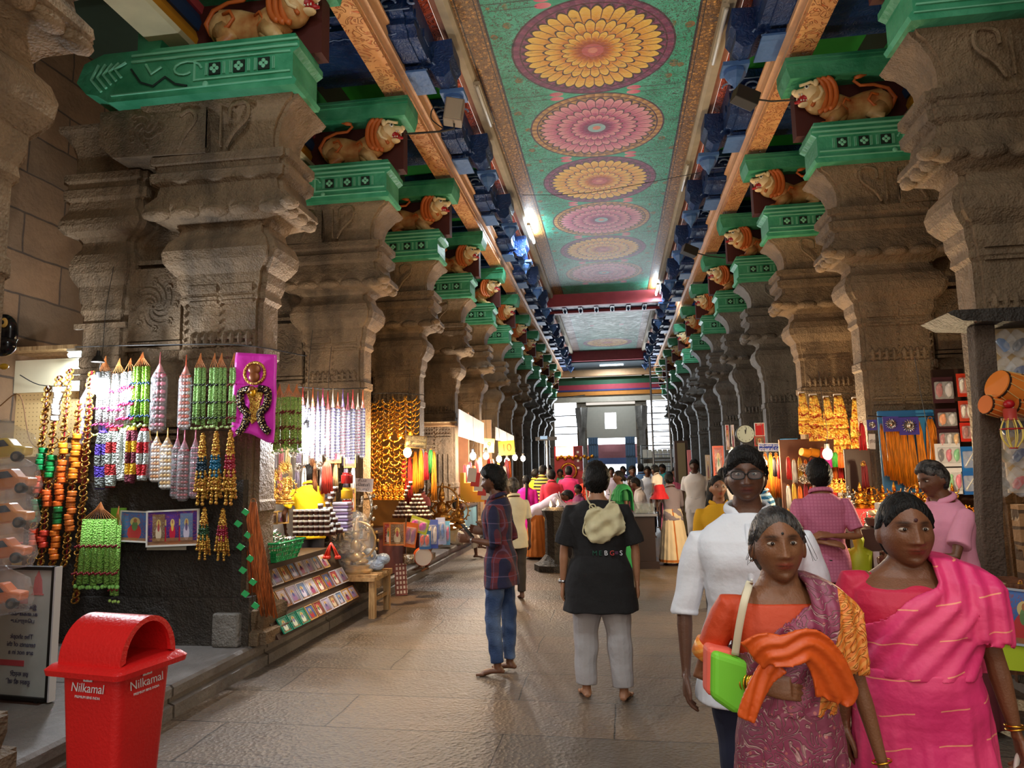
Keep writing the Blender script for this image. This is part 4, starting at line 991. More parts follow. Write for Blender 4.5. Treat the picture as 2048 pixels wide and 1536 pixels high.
for ch,x,m_ in (('B',.000,M_PALETXT),('G',.055,M_REDTXT),('S',.135,M_PALETXT),('E',-.05,M_GRNTXT),('M',-.10,M_GRNTXT),('=',.095,plain((120,70,110),.8))):
    text('lettering',ch,.048,m_,P2.root,(x*.8+.05,yb-.014,1.05),(PI/2,0,0),.004)
for ch,z in (('L',.74),('A',.69),('D',.64)): text('lettering',ch,.06,M_BLACK,P2.root,(P2.hip['L'].x-.105,-.035,z),(PI/2,PI/2,.7),.008)
# drawstring bag worn on his back
M_CANVAS=mat('cream_canvas',rough=.85,col=(206,196,158),bump=(8,.6),var=.08)
bg=empty('drawstring_bag','small cream cloth drawstring bag hanging on the back of the black T-shirt','bag',P2.root.location+Vector((.0,.012,-.075)),.03)
mb=MB(); R=[]
for i,(z,wx,wy) in enumerate(((1.215,.06,.015),(1.222,.11,.035),(1.25,.145,.05),(1.32,.150,.055),(1.38,.135,.05),(1.43,.115,.035),(1.455,.085,.018),(1.46,.05,.01))):
    R.append([Vector((.045+wx*math.cos(a)*(1+.08*math.sin(3*a+i)),-.155-wy*math.sin(a)*.8-(.012*math.sin(5*a+i*1.3)),z+.02*math.sin(2*a+1)+.02*math.cos(a))) for a in [2*PI*j/36 for j in range(36)]])
mb.rings(R); o=mb.build('pouch',M_CANVAS,bg); remesh(o,.006,2); co=getco(o.data); co[:,1]+=.012*np.sin(co[:,0]*40+co[:,2]*28)*np.exp(-((co[:,2]-1.33)/.07)**2)+.008*np.sin(co[:,2]*60-co[:,0]*30); setco(o.data,co)
for x0,x1 in ((-.075,.0),(.10,.10)):
    mb=MB(); mb.tube(spt([(x1-.01,-.16,1.42),(x0*.9+.0,-.150,1.50),(x0,-.120,1.555),(x0-.005,-.08,1.575),(x0,-.02,1.55)]),.006,6); mb.build('strap',M_CANVAS,bg,True)
mb=MB(); loopring(mb,(-.035,-.165,1.455),.022,(0,1,.2),.005); mb.tube(spt([(-.05,-.16,1.44),(-.09,-.155,1.36),(-.11,-.152,1.27),(-.06,-.15,1.235)]),.005,6); mb.build('drawcord',M_CANVAS,bg,True)
# ---------------------------------------------------------------- man in the white kurta
def placed(px,Y,py=1100): q=at(px,py,Y=Y); return q.x,q.y
x,y=placed(1500,3.15)
P3=Person('tall man with glasses in a white collarless kurta walking behind the two women',(x,y,0),PI-.10,1.74,head=(-.05,.02,0),bulk=1.08,belly=.01,shoulder=1.08,
  arms={'R':dict(u=(.26,-.02,-1),f=(.02,.14,-1),n=(-1,0,0),c=.5),'L':dict(u=(-.26,0,-1),f=(-.05,.1,-1))},
  legs={'R':dict(t=(.0,.10,-1),s=(0,-.16,-1))},skin=(94,60,42),vox=.0042,hair='short',full=.12,shz=.772)
P3.trousers(M_NAVY,off=.02,wr=.004,top=.52); P3.shirt(M_KURTA,hem=.40,sleeve=1.10,off=.024,flare=.03,wr=.006,cuff=1.12,name='kurta')
mb=MB(); 
mb.tube([P3.U@Vector((.012,p_[0],p_[1])) for p_ in [(.112,1.42),(.140,1.33),(.148,1.22),(.142,1.08),(.136,.95)]],[.012,.014,.014,.014,.012],6,flat=.3,up=(0,1,0)); mb.build('placket',M_KURTA,P3.root,True)
for z in (1.36,1.28,1.20): mb=MB(); mb.ell((.012,.152,z),(.006,.004,.006),8,5); mb.build('button',M_WHITE,P3.root)
def glasses(p):
    mb=MB(); 
    for sd in (-1,1):
        pts=[p.HC@Vector((sd*.034+.028*math.copysign(abs(math.cos(a))**.7,math.cos(a)),.108-.004*abs(math.cos(a)),.006+.017*math.copysign(abs(math.sin(a))**.8,math.sin(a)))) for a in [2*PI*i/24 for i in range(25)]]
        mb.tube(pts,.0028,6,cap=False); mb.tube([p.HC@Vector((sd*.062,.103,.012)),p.HC@Vector((sd*.078,.05,.008)),p.HC@Vector((sd*.081,-.02,.0))],.0024,6)
    mb.tube([p.HC@Vector((-.007,.109,.010)),p.HC@Vector((.007,.109,.010))],.0026,6)
    g=mb.build('glasses',M_BLACK,p.root,True)
    mb=MB()
    for sd in (-1,1): mb.ell((0,0,0),(.027,.0012,.016),18,6,p.HC@Matrix.Translation((sd*.034,.107,.006)))
    mb.build('lens',mat('lens_glass',(200,210,220),.05,alpha=.05,spec=.1),g,True)
glasses(P3)
# ---------------------------------------------------------------- older woman in the mauve paisley saree
x,y=placed(1556,2.36)
P4=Person('older woman in a mauve paisley saree with orange border and rust blouse',(x,y,0),PI+.10,at(1548,1010,Y=2.36).z+.005,head=(-.12,.10,.03),bulk=.94,belly=.02,shoulder=1.0,
  arms={'R':dict(u=(.34,-.30,-.95),f=(-.60,.74,.08),h=(-.92,.35,.0),n=(0,-.9,-.3),t=(0,.2,1),c=.65),'L':dict(u=(-.24,.0,-1),f=(-.20,.06,-1),n=(1,0,0),c=.45)},
  legs={'R':dict(t=(0,.14,-1),s=(0,-.1,-1))},skin=(126,82,54),vox=.0040,hair='bun',haircol=M_HAIRG,hz=.912,hscale=1.13,shz=.80)
P4.shirt(M_BLOUSEO,hem=.60,sleeve=.72,off=.008,neck=.805,name='blouse',collar=False,wr=.002)
for k in ('R','L'):
    A,B=P4.sh[k],P4.el[k]; mb=MB(); mb.tube([A.lerp(B,.56),A.lerp(B,.63),A.lerp(B,.735)],[.051,.0515,.0515],18); mb.build('sleeve_border',M_GOLDCLOTH,P4.root,True,recalc=True)
P4.skirt(M_PAISLEY,top=.615,hem=.155,pleat=.016,n=13,wr=.003,name='saree',seed=7)
P4.drape(M_PAISLEYD,folds=.008,off=.026,low=.60,right_z=.715,wide=.10,label='paisley saree end over the left shoulder')
H=P4.H
def LP(p,px,py,dy):  # local point on person p whose projection is pixel px,py, at forward distance dy from the body axis
    R=Matrix.Rotation(p.root.rotation_euler[2],4,'Z'); M=Matrix.Translation(p.root.location)@R; f=M.to_3x3()@Vector((0,1,0)); o=Vector(p.root.location)+f*dy
    d=_X*((px-1024)/CF)+_D*((py-768)/CF)+_f; c=Vector((0,0,CH)); t=(o-c).dot(f)/d.dot(f); return M.inverted()@(c+d*t)
L4=lambda *a:LP(P4,*a)
mb=MB(); pth=spt([L4(1502,1312,.19),L4(1530,1298,.21),L4(1570,1302,.22),L4(1620,1290,.21),L4(1655,1330,.19),L4(1672,1385,.17),L4(1668,1405,.16)]); ribbon(mb,pth,list(np.interp(np.linspace(0,1,len(pth)),[0,.3,.6,.85,1],[.10,.085,.10,.13,.05])),.008,(0,1,0),.007,2.5); o=mb.build('saree_border',M_BORDER,P4.root); remesh(o,.006,3); o['label']='orange border cloth bunched at the waist'
mb=MB(); pth=spt([L4(1556,1325,.20),L4(1530,1350,.19),L4(1508,1395,.19),L4(1490,1440,.18)]); ribbon(mb,pth,list(np.linspace(.07,.05,len(pth))),.008,(0,1,0),.006,2); o=mb.build('saree_border',M_BORDER,P4.root); remesh(o,.006,2)
bangles(P4,'R',5,M_GOLD); bangles(P4,'L',1,M_GOLD)
mb=MB(); mb.tube(spt([P4.U@Vector(q) for q in ((-.052,.01,.845*H),(-.045,.045,.81*H),(-.010,.075,.745*H),(.028,.068,.79*H),(.050,.02,.84*H))]),.0022,5); mb.build('necklace',M_GOLD,P4.root,True)
mb=MB(); mb.ell(tuple(P4.HC@Vector((.084,.0,-.038))),.007,10,8); mb.build('earring',M_SILVER,P4.root,True)
mb=MB(); mb.ell((0,0,0),(.0042,.002,.0042),10,6,P4.HC@Matrix.Translation((0,.1005,.040))); mb.build('bindi',M_BLACK,P4.root)
# her shoulder bag
hb=empty('handbag','lime green and coral handbag under the arm of the woman in paisley','bag',P4.root.location,PI+.10)
mb=MB(); q0=L4(1462,1362,.03); mb.prism([(-.07,.06),(.06,.10),(.07,-.04),(.0,-.09),(-.06,-.07)],-.035,.04,'y'); o=mb.build('bag_body',plain((120,206,52),.55,var=.1),hb); o.location=q0; bevel(o,.02,3)
mb=MB(); mb.prism([(-.05,.09),(.04,.11),(.05,-.04),(-.05,-.05)],-.035,.04,'y'); o=mb.build('bag_flap',plain((236,104,84),.6,var=.1),hb); o.location=q0+Vector((.03,-.02,.0)); bevel(o,.018,3)
mb=MB(); pth=spt([L4(1470,1310,.06),L4(1478,1255,.085),L4(1488,1205,.100),L4(1496,1178,.075),L4(1499,1166,.03),L4(1497,1172,-.03),L4(1480,1220,-.07),L4(1468,1300,-.05)]); ribbon(mb,pth,[.022]*len(pth),.003,(.3,1,.0),0,1,4); mb.build('strap',plain((222,210,182),.7),hb,True)
# ---------------------------------------------------------------- woman in the pink saree
x,y=placed(1812,2.68)
P5=Person('woman in a bright pink saree and crimson blouse carrying a plastic bag',(x,y,0),PI-.06,at(1800,986,Y=2.68).z+.01,head=(.03,.04,0),bulk=1.22,belly=.04,shoulder=1.02,
  arms={'R':dict(u=(.20,-.05,-1),f=(.0,-.02,-1),n=(-1,0,0)),'L':dict(u=(-.26,-.02,-1),f=(-.16,.05,-1),n=(1,0,0),c=.9)},
  legs={'R':dict(t=(0,.1,-1),s=(0,-.1,-1))},skin=(118,74,48),vox=.0040,hair='bun',full=.16,hz=.908,hscale=1.20,shz=.80)
P5.shirt(M_PINKB,hem=.60,sleeve=.78,off=.010,neck=.80,name='blouse',collar=False,wr=.002)
P5.skirt(M_PINKS,top=.625,hem=.165,pleat=.012,n=12,wr=.003,name='saree',seed=3,off=.026)
P5.drape(M_PINKS,folds=.010,off=.032,low=.61,right_z=.715,wide=.14,seed=2,label='pink saree end over the left shoulder')
H=P5.H
bangles(P5,'L',2,M_GOLD)
mb=MB(); mb.tube(spt([P5.U@Vector(q) for q in ((.052,.01,.845*H),(.050,.05,.81*H),(.030,.085,.765*H),(.022,.092,.735*H))]),.0035,5); mb.build('necklace',M_GOLD,P5.root,True)
mb=MB(); mb.ell((0,0,0),(.0060,.002,.0060),10,6,P5.HC@Matrix.Translation((0,.1005,.040))); mb.build('bindi',plain((60,10,14),.5),P5.root)
L5=lambda *a:LP(P5,*a)
sb=empty('shopping_bag','white and orange plastic carrier bag in the hand of the woman in pink','bag',P5.root.location,PI-.06)
hnd=P5.wr['L']+P5.hd['L']*.085
mb=MB(); R=[]
for z,a,b,sx in ((-.02,.02,.015,0),(-.08,.05,.03,0),(-.14,.085,.04,-.01),(-.25,.10,.05,-.025),(-.38,.105,.05,-.045),(-.44,.10,.04,-.055)):
    R.append([hnd+Vector((sx+a*math.cos(t)*(1+.05*math.sin(5*t)),b*math.sin(t)+.01*math.sin(4*t+z*20),z)) for t in [2*PI*i/28 for i in range(28)]])
mb.rings(R); mb.build('bag_body',mat('printed_plastic',rough=.35,fn=lambda:(lambda x,y,z:(emix((efrac(x*6+z*1.2)>.5),lin((236,226,222)),lin((236,120,48))),None))(*exyz(ecoord()))),sb,True)
mb=MB(); mb.tube(spt([hnd+Vector((.03,0,-.06)),hnd+Vector((.015,.0,.01)),hnd+Vector((-.015,0,.01)),hnd+Vector((-.03,0,-.06))]),.006,6,flat=1.6); mb.build('handle',M_WHITE,sb,True)

rnd=random.Random(5)
mb=MB()
for i in range(9):
    sd=1 if i<6 else -1; a=(sd*(.062+.016*rnd.random()),.045+.03*rnd.random(),.055-.012*i%5*.01); b=(sd*(.085+.016*rnd.random()),.05+.02*rnd.random(),-.01-.01*i*.3); c_=(sd*(.088+.02*rnd.random()),.03,-.035-.02*rnd.random())
    mb.tube(spt([P4.HC@Vector(a),P4.HC@Vector(b),P4.HC@Vector(c_)]),.0007,4)
mb.build('hair_wisps',M_HAIR,P4.root)
# ================================================================ other visitors and stall keepers
def who(label,px,Y,top,rz,skin=(112,72,50),vox=.011,H=None,X=None,**k):
    q=at(px,top,Y=Y); h=H or min(max(q.z,1.42),1.84)
    k.setdefault('hands',True)
    return Person(label,(q.x if X is None else X,Y,k.pop('z0',0)),rz,h,skin=skin,vox=vox,**k)
def cot(c,v=.06): return plain(c,.85,var=v,bump=(10,.4))
def saree_on(p,c1,c2,**k): p.shirt(cot(c2),hem=.60,sleeve=.6,off=.01,neck=.81,name='blouse',collar=False,wr=.002); p.skirt(cot(c1),top=.62,hem=k.get('hem',.15),name='saree',pleat=.014); p.drape(cot(c1),folds=.008)
SIT=dict(R=dict(an=0),L=dict(an=0))
REL={'R':dict(u=(.18,-.03,-1),f=(.06,.12,-1)),'L':dict(u=(-.18,-.03,-1),f=(-.06,.14,-1))}
# young woman in the mustard top
p=who('young woman with long dark hair in a mustard yellow shirt',1434,6.6,950,PI+.15,(150,102,72),.009,hair='long',head=(0,.05,0)); p.trousers(cot((40,40,50))); p.shirt(cot((214,158,20)),hem=.42,sleeve=1.6,off=.014)
# pink checked shirt, hands clasped behind
M_PCHK=mat('pink_checked_cotton',rough=.85,fn=lambda:(lambda x,y,z:(emix(emax(efrac(x*38)>.7,efrac(z*38)>.7)*.6,lin((204,120,150)),lin((184,88,126))),enoise(12,3,ecoord())*.4))(*exyz(ecoord())))
p=who('man in a pink checked shirt seen from behind with forearms folded behind his back',1637,6.2,929,-.05,(150,100,70),.008,H=1.69,hair='short full',arms={'R':dict(u=(.26,-.30,-1),f=(-.90,-.42,.06),h=(-1,-.1,.1),n=(0,.5,-1),t=(0,0,1)),'L':dict(u=(-.26,-.30,-1),f=(.90,-.48,-.16),h=(1,-.1,-.1),n=(0,.5,-1),t=(0,0,1))},legs={'R':dict(t=(.10,-.02,-1),s=(.08,-.06,-1)),'L':dict(t=(-.02,.04,-1))}); p.trousers(cot((52,56,52))); p.shirt(M_PCHK,hem=.42,sleeve=.80,off=.018,cuff=1.1)
# stall customer on the right in a pink shirt and maroon lungi
p=who('grey-haired man in a pink shirt and maroon lungi in profile at the right stall',1892,4.95,931,PI/2+.25,(104,64,42),.007,H=1.68,hair='short',haircol=M_HAIRG,bald=.1,lean=.12,head=(.1,-.15,0),arms={'R':dict(u=(.2,.25,-1),f=(-.3,.8,-.1)),'L':dict(u=(-.25,.5,-.9),f=(.6,.75,-.15),h=(.7,.7,0))},belly=.03); p.skirt(cot((84,22,30)),top=.6,hem=.13,name='lungi',pleat=.012); p.shirt(cot((224,146,170)),hem=.40,sleeve=.75,off=.024,cuff=1.15,wr=.008)
# white shirt walking
p=who('man in white shirt and trousers walking towards the camera in the middle distance',1388,14.3,918,PI-.2,(76,48,36),.012,H=1.8,hair='short',legs={'R':dict(t=(0,.25,-1),s=(0,-.25,-1)),'L':dict(t=(0,-.1,-1),s=(0,-.5,-1))},arms=REL); p.trousers(cot((206,204,206)),off=.03); p.shirt(cot((226,224,224)),hem=.42,sleeve=.8,off=.03)
# woman with cream saree carrying a child
p=who('woman in a cream saree and grey wrap carrying a child, seen from behind',1342,12.5,958,.4,(92,58,42),.011,H=1.56,hair='bun',lean=.12,arms={'R':dict(u=(.3,.3,-1),f=(-.4,.9,.2)),'L':dict(u=(-.3,.35,-1),f=(.5,.9,.2))}); p.skirt(mat('cream_saree',rough=.8,fn=lambda:(lambda x,y,z:(emix(emax(E.op('LESS_THAN',z,.10)*(z>.06),E.op('LESS_THAN',eabs(x+.05),.012)),lin((232,214,178)),lin((190,110,40))),None))(*exyz(ecoord()))),top=.6,hem=.17,name='saree',pleat=.02); p.shirt(cot((142,132,142)),hem=.47,sleeve=1.2,off=.018)
c=Person('small child in red skirt and white top held by the woman in cream',(p.root.location.x-.22,12.25,.83),.8,.85,lean=.2,skin=(92,58,42),vox=.012,hair='short',hscale=1.45,legs={'R':dict(t=(.1,.6,-.6),s=(0,-.1,-1)),'L':dict(t=(-.1,.6,-.6),s=(0,-.1,-1))}); c.shirt(cot((228,220,210)),hem=.55,sleeve=.8); c.skirt(plain((204,34,44),.8,var=.5),top=.62,bot=.34,hem=.20,pleat=.012,name='skirt')
p=who('woman in a pink stole over a green blouse facing the camera beyond the child',1338,15,942,PI,(96,62,44),.014,hair='bun'); saree_on(p,(220,110,140),(60,120,70))
# bending man at the counter
p=who('man in white shirt and orange dhoti bending over the lamp counter',1083,13.4,960,-PI/2,(96,60,42),.011,H=1.66,hair='short',lean=1.05,head=(0,-.35,0),pz=(0,-.12,.86),arms={'R':dict(u=(.1,.75,-.75),f=(0,.95,-.3)),'L':dict(u=(-.1,.75,-.75),f=(0,.95,-.3))},legs={'R':dict(t=(.1,.12,-1),s=(.1,-.05,-1)),'L':dict(t=(-.15,-.1,-1),s=(-.1,-.1,-1))}); p.skirt(cot((206,116,44)),top=.56,hem=.17,name='dhoti',pleat=.02); p.shirt(cot((222,206,222)),hem=.42,sleeve=.85,off=.022)
p=who('woman in a magenta salwar suit with a long braid seen from behind',1052,14.2,950,.1,(120,80,58),.012,hair='braid'); p.trousers(cot((150,30,60)),off=.02); p.shirt(cot((222,28,150)),hem=.16,sleeve=1.1,off=.02,flare=.06,name='kameez',collar=False)
p=who('man in a cream short-sleeved shirt half hidden behind the plaid shirt',1026,9.2,955,.5,(92,58,42),.010,hair='short',haircol=M_HAIRG); p.trousers(cot((60,52,46))); p.shirt(cot((222,212,180)),hem=.42,sleeve=.8,off=.02)
p=who('person in a bright yellow shirt deeper in the crowd on the left',1070,17.2,938,-.9,(120,80,56),.014,hair='short'); p.trousers(cot((60,74,90))); p.shirt(cot((226,200,40)),hem=.42,sleeve=.8)
p=who('person in a black and yellow striped top beside the yellow shirt',1085,16.6,930,-.6,(110,74,52),.014,hair='short'); p.trousers(cot((70,70,60))); p.shirt(mat('striped_knit',rough=.9,fn=lambda:(lambda x,y,z:(emix(efrac(z*13)>.5,lin((30,28,30)),lin((190,180,80))),None))(*exyz(ecoord()))),hem=.42,sleeve=.8)
p=who('man in a coral red shirt and gold dhoti seen from behind',1103,14.9,939,.1,(100,64,46),.012,hair='short'); p.skirt(cot((196,140,50)),top=.58,hem=.14,name='dhoti'); p.shirt(cot((226,64,84)),hem=.42,sleeve=1.3,off=.024)
p=who('man in a cerise pink shirt seen from behind near the red booth',1137,17.0,932,-.1,(104,66,46),.013,hair='short',bulk=1.1); p.trousers(cot((60,50,60))); p.shirt(cot((230,56,120)),hem=.42,sleeve=.85,off=.024)
p=who('child with a dark striped top beside the bending man',1157,14.0,982,2.2,(100,64,46),.013,H=1.35,hair='short'); p.trousers(cot((60,40,70))); p.shirt(cot((120,50,90)),hem=.42,sleeve=.8)
p=who('woman in an orange-red saree partly hidden by the man in black',1176,14.7,948,-.4,(104,66,46),.013,H=1.58,hair='bun'); saree_on(p,(238,84,56),(226,80,60))
p=who('woman in a leaf green saree facing left beside the man in black',1238,11.9,940,PI/2+.4,(104,66,46),.011,hair='bun'); saree_on(p,(44,150,84),(50,120,70))
p=who('man in a maroon shirt between the green saree and the counter',1262,13.6,952,2.6,(92,58,42),.013,hair='short'); p.trousers(cot((50,44,50))); p.shirt(cot((120,52,62)),hem=.42,sleeve=.8)
p=who('man in a pale blue shirt facing the camera in the far crowd',1264,16.9,931,PI+.2,(96,62,44),.014,hair='short'); p.trousers(cot((50,50,66))); p.shirt(cot((196,216,240)),hem=.42,sleeve=.8)
p=who('man in a white shirt standing at the back of the crowd by the shelves',1294,17.4,932,PI,(96,62,44),.014,hair='short'); p.trousers(cot((50,50,66))); p.shirt(cot((232,234,240)),hem=.42,sleeve=.8)
p=who('woman in a white blouse bowing over the steel counter',1288,13.2,957,PI/2,(92,58,42),.013,H=1.5,hair='short',lean=.25); p.trousers(cot((40,40,50))); p.shirt(cot((214,206,206)),hem=.42,sleeve=.8)
for i,(px,Y,tp,c,rz) in enumerate(((1120,19.5,938,(60,150,110),PI),(1222,18.5,934,(220,210,230),PI),(1246,20.5,932,(120,110,170),PI-.3),(1281,20,927,(110,150,200),.2),(1308,19,930,(200,215,235),PI),(1325,20,928,(60,170,170),2.4),(1098,21,930,(226,220,214),PI),(1350,18,934,(170,90,110),PI))):
    p=who(['person in a teal shirt glimpsed beyond the red booth shoppers','person in pale lilac directly behind the head of the man in black','person in a violet shirt in front of the bright gate','person in a steel blue shirt under the far gate','person in an ice blue shirt just left of the scaffold ladder','person in a turquoise shirt at the foot of the scaffold ladder','person in off-white in the far left of the crowd','person in a dusty rose top right of the scaffold ladder'][i],px,Y,tp,rz,(100,64,46),.016,hair='short'); p.trousers(cot((54,52,60)),off=.02); p.shirt(cot(c),hem=.42,sleeve=.9,off=.02)
p=who('man with a red bag strap behind the woman in mustard',1449,9.6,936,.6,(92,58,42),.012,hair='short'); p.trousers(cot((50,50,60))); p.shirt(cot((220,214,214)),hem=.42,sleeve=.8)
p=who('man in a blue and white striped polo bending over the right stall table',1538,9.3,944,PI/2,(110,70,50),.010,hair='short',lean=.2); p.trousers(cot((44,50,66))); p.shirt(mat('blue_striped_knit',rough=.9,fn=lambda:(lambda x,y,z:(emix(efrac(z*16+y*2)>.55,lin((30,110,160)),lin((196,226,240))),None))(*exyz(ecoord()))),hem=.42,sleeve=.7)
# old man sitting on the kerb
H=1.62
p=Person('thin old man in cream shirt and white dhoti sitting cross-legged on the kerb',(-3.02,13.3,0),-1.15,H,pz=(0,-.10,.38),lean=.18,head=(0,-.05,0),skin=(92,60,44),vox=.010,hair='short',haircol=M_HAIRG,hands=True,
  arms={'R':dict(u=(.12,.35,-1),f=(-.35,.9,-.25)),'L':dict(u=(-.12,.35,-1),f=(.35,.9,-.25))},legs={'R':dict(t=(.05,1,.12),kn=(.12,.32,.44),an=(.10,.36,.09)),'L':dict(t=(-.1,1,.1),kn=(-.10,.32,.50),an=(.22,.42,.27))})
p.trousers(cot((222,214,200)),off=.022,end=.5); p.shirt(cot((220,210,176)),hem=.50,sleeve=.8,off=.022)
# stall keepers on the left platform
p=Person('stall keeper in a bright yellow T-shirt inside the first left stall',(*placed(618,7.72),.22),.5,1.56,lean=.1,head=(-1.0,0,0),skin=(104,66,44),vox=.009,hair='short',arms={'R':dict(u=(.2,.0,-1),f=(.1,.3,-1)),'L':dict(u=(-.45,.1,-1),f=(.1,.6,-.7))}); p.trousers(cot((60,60,70))); p.shirt(cot((246,200,10)),hem=.45,sleeve=.7,off=.022)
p=Person('stall keeper with a moustache behind the pyramids of powder tins',(*placed(846,10.25),.22),-.6+PI,1.32,hscale=1.18,lean=.12,head=(.2,-.3,0),skin=(92,58,40),vox=.009,hair='short must',arms=REL); p.trousers(cot((120,60,60))); p.shirt(cot((206,120,120)),hem=.45,sleeve=.5,off=.015)
# ================================================================ shop goods: builders
def mpp(px,py,Y): return (at(px+50,py,Y=Y)-at(px-50,py,Y=Y)).length/100
def shiny(c,r=.35,m=0): return plain(c,r,m,var=.12)
M_GOLDP=mat('gold_foil',rough=.28,metal=.85,fn=lambda:(lambda v:(emix(esm(enoise(30,2,v),.4,.6),lin((236,176,60)),lin((190,116,34))),enoise(40,2,v)*.8))(ecoord()))
M_GOLDT=mat('gold_glitter',rough=.35,metal=.6,fn=lambda:(lambda v:(emix(esm(enoise(60,2,v),.42,.6),lin((240,196,90)),lin((166,92,36))),enoise(70,2,v)*.8))(ecoord()))
M_SILV=mat('silver_foil',rough=.2,metal=.9,fn=lambda:(lambda v:(emix(esm(enoise(26,2,v),.4,.6),lin((236,232,224)),lin((150,136,120))),enoise(30,2,v)*1.0))(ecoord()))
M_PLAS=mat('clear_plastic',(235,238,242),.12,alpha=.22,spec=.9,bump=(18,2.0))
M_STRING=plain((196,120,60),.7); M_WIRE=plain((40,38,36),.6); M_WOOD=mat('brown_wood',rough=.6,fn=lambda:(lambda v:(emix(esm(enoise(4,4,v,dist=1),.35,.65),lin((126,76,44)),lin((84,48,28))),enoise(12,4,v)*.4))(ecoord('Object',(6,6,1))))
M_WOODL=mat('pale_wood',rough=.65,fn=lambda:(lambda v:(emix(esm(enoise(4,4,v,dist=1),.35,.65),lin((196,160,112)),lin((150,116,76))),enoise(12,4,v)*.4))(ecoord('Object',(6,6,1))))
M_DWOOD=plain((56,34,24),.55,var=.2); M_BEADK=plain((24,22,34),.3); M_BEADR=plain((120,20,30),.3); M_BEADB=plain((30,70,120),.3)
def bulb(px,py,Y,p,col=WARM,r=.035,label='bare lit bulb',cfl=False):
    P=at(px,py,Y=Y); root=empty('light_bulb',label,'light',P)
    mb=MB(); mb.ell((0,0,0),(r,r,r*1.25),14,10) if not cfl else [mb.tube([(r*math.cos(t)*.9,r*math.sin(t)*.9,-r*1.6+t*r*.13) for t in [i*.5 for i in range(48)]],r*.3,6)]
    mb.build('glass',mat('lit_bulb_%d'%(col[2]*100),(255,255,255),emit=tuple(int(255*c**.45) for c in col),es=28),root,True)
    mb=MB(); mb.lathe([(r*.5,r*1.0),(r*.55,r*1.3),(r*.55,r*2.2),(r*.3,r*2.4)],12); mb.build('socket',M_BLACK,root)
    mb=MB(); mb.tube(spt([(0,0,r*2.3),(.02,.01,.3),(0,.05,.7),(0,.12,1.1)]),.003,5); mb.build('cord',M_WIRE,root)
    l=point('bulb_glow',P+Vector((0,-r*1.6,-.0)),p,col,r); return root
def garland(px,y0,y1,Y,label,col=(150,214,96),n=4,w=14,bead=M_BEADK,group=None,bands=(.30,.62,.9),fluff=(190,220,150)):
    P=at(px,y0,Y=Y); k=mpp(px,y0,Y); L=(y1-y0)*k; W_=w*k; rnd=random.Random(int(px*7+y0)); root=empty('flower_garland',label,'garland',P,0,group)
    top=L*.20; m=mat('net_flower_%d_%d_%d'%col,rough=.8,fn=lambda:(lambda v:(emix(esm(evoro(70,v),.1,.5),lin(col),lin(tuple(int(c*.88) for c in col))),evoro(70,v)*1.0))(ecoord()))
    mb=MB()
    for i in range(n*2): 
        x=(i/(n*2-1)-.5)*W_*2; mb.tube([(0,0,0),(x*.25,-.01,-top*.4),(x,-.005,-top)],.0028,4)
    mb.build('strings',M_STRING,root)
    for i in range(n):
        x=((i+.5)/n-.5)*W_*2; y=-.012*(i%2); zb=-L*(.88+.05*rnd.random()); r=W_/n*1.12; lean=x*.25
        mb=MB(); mb.tube([(x,y,-top*.96),(x+lean*.3,y,(-top+zb)*.5),(x+lean*.8,y,zb)],[r*.9,r,r*.95],8); mb.build('flower_tube',m,root,True)
    for b in bands:
        mb=MB(); z=-(top+(L*.9-top)*b)
        for j in range(n*4): x=((j+.5)/(n*4)-.5)*W_*2.3*(1+.2*b); mb.ell((x,-W_/n*1.3-.004*(j%2),z+(j%3-1)*.006),W_/n*.42,6,5)
        mb.build('bead_band',bead,root,True)
    mb=MB()
    for j in range(n*2): x=((j+.5)/(n*2)-.5)*W_*2.6; mb.ell((x,-.01+.01*(j%2),-L*.96+rnd.random()*.02),W_/n*.7,7,5)
    mb.build('tassel_flower',plain(fluff,.8,var=.2),root,True); return root
def packet(px,y0,y1,Y,label,c1,c2,w=11,group=None,wrap=(230,170,180)):
    P=at(px,y0,Y=Y); k=mpp(px,y0,Y); L=(y1-y0)*k; W_=w*k; root=empty('wrapped_garland',label,'garland',P,0,group); top=L*.26
    n=max(5,int(L*.7/ (W_*.9)))
    for s_ in (-1,0,1):
        mb=MB()
        for i in range(n*2):
            z=-top-(L*.72)*(i+.5)/(n*2); mb.m(i%2).ell((s_*W_*.55,-.004,z),(W_*.36,W_*.36,L*.72/(n*4)*1.05),7,5)
        mb.build('bead_string',[shiny(c1),shiny(c2)],root,True)
    mb=MB(); mb.lathe([(.003,0),(.006,-top*.5),(W_*.75,-top),(W_*1.05,-top*1.25),(W_*1.05,-L*.95),(W_*.6,-L)],12,sy=.7); mb.build('plastic_sleeve',M_PLAS,root,True)
    mb=MB(); mb.lathe([(.004,.01),(.007,-top*.5),(W_*.62,-top*.95)],10,sy=.6); mb.build('tie',shiny(wrap,.4),root,True); return root
def tassel(px,y0,y1,Y,label,mid,w=14,group=None):
    P=at(px,y0,Y=Y); k=mpp(px,y0,Y); L=(y1-y0)*k; W_=w*k; rnd=random.Random(int(px)); root=empty('beaded_tassel',label,'tassel',P,0,group)
    mb=MB(); m2=MB()
    for i in range(13):
        a=2*PI*i/13; rr=(.4+.6*((i*5)%7)/7)
        for j in range(22):
            t=j/21; R_=W_*(.08+.92*t**.8)*rr; q=(R_*math.cos(a),R_*math.sin(a)*.55,-L*t*(.9+.1*math.sin(i*3)))
            (m2 if .42<t<.66 else mb).ell(q,L*.019*(1+.5*(j%2)),5,4)
    mb.build('gold_beads',M_GOLDT,root,True); m2.build('coloured_beads',shiny(mid,.25),root,True); return root
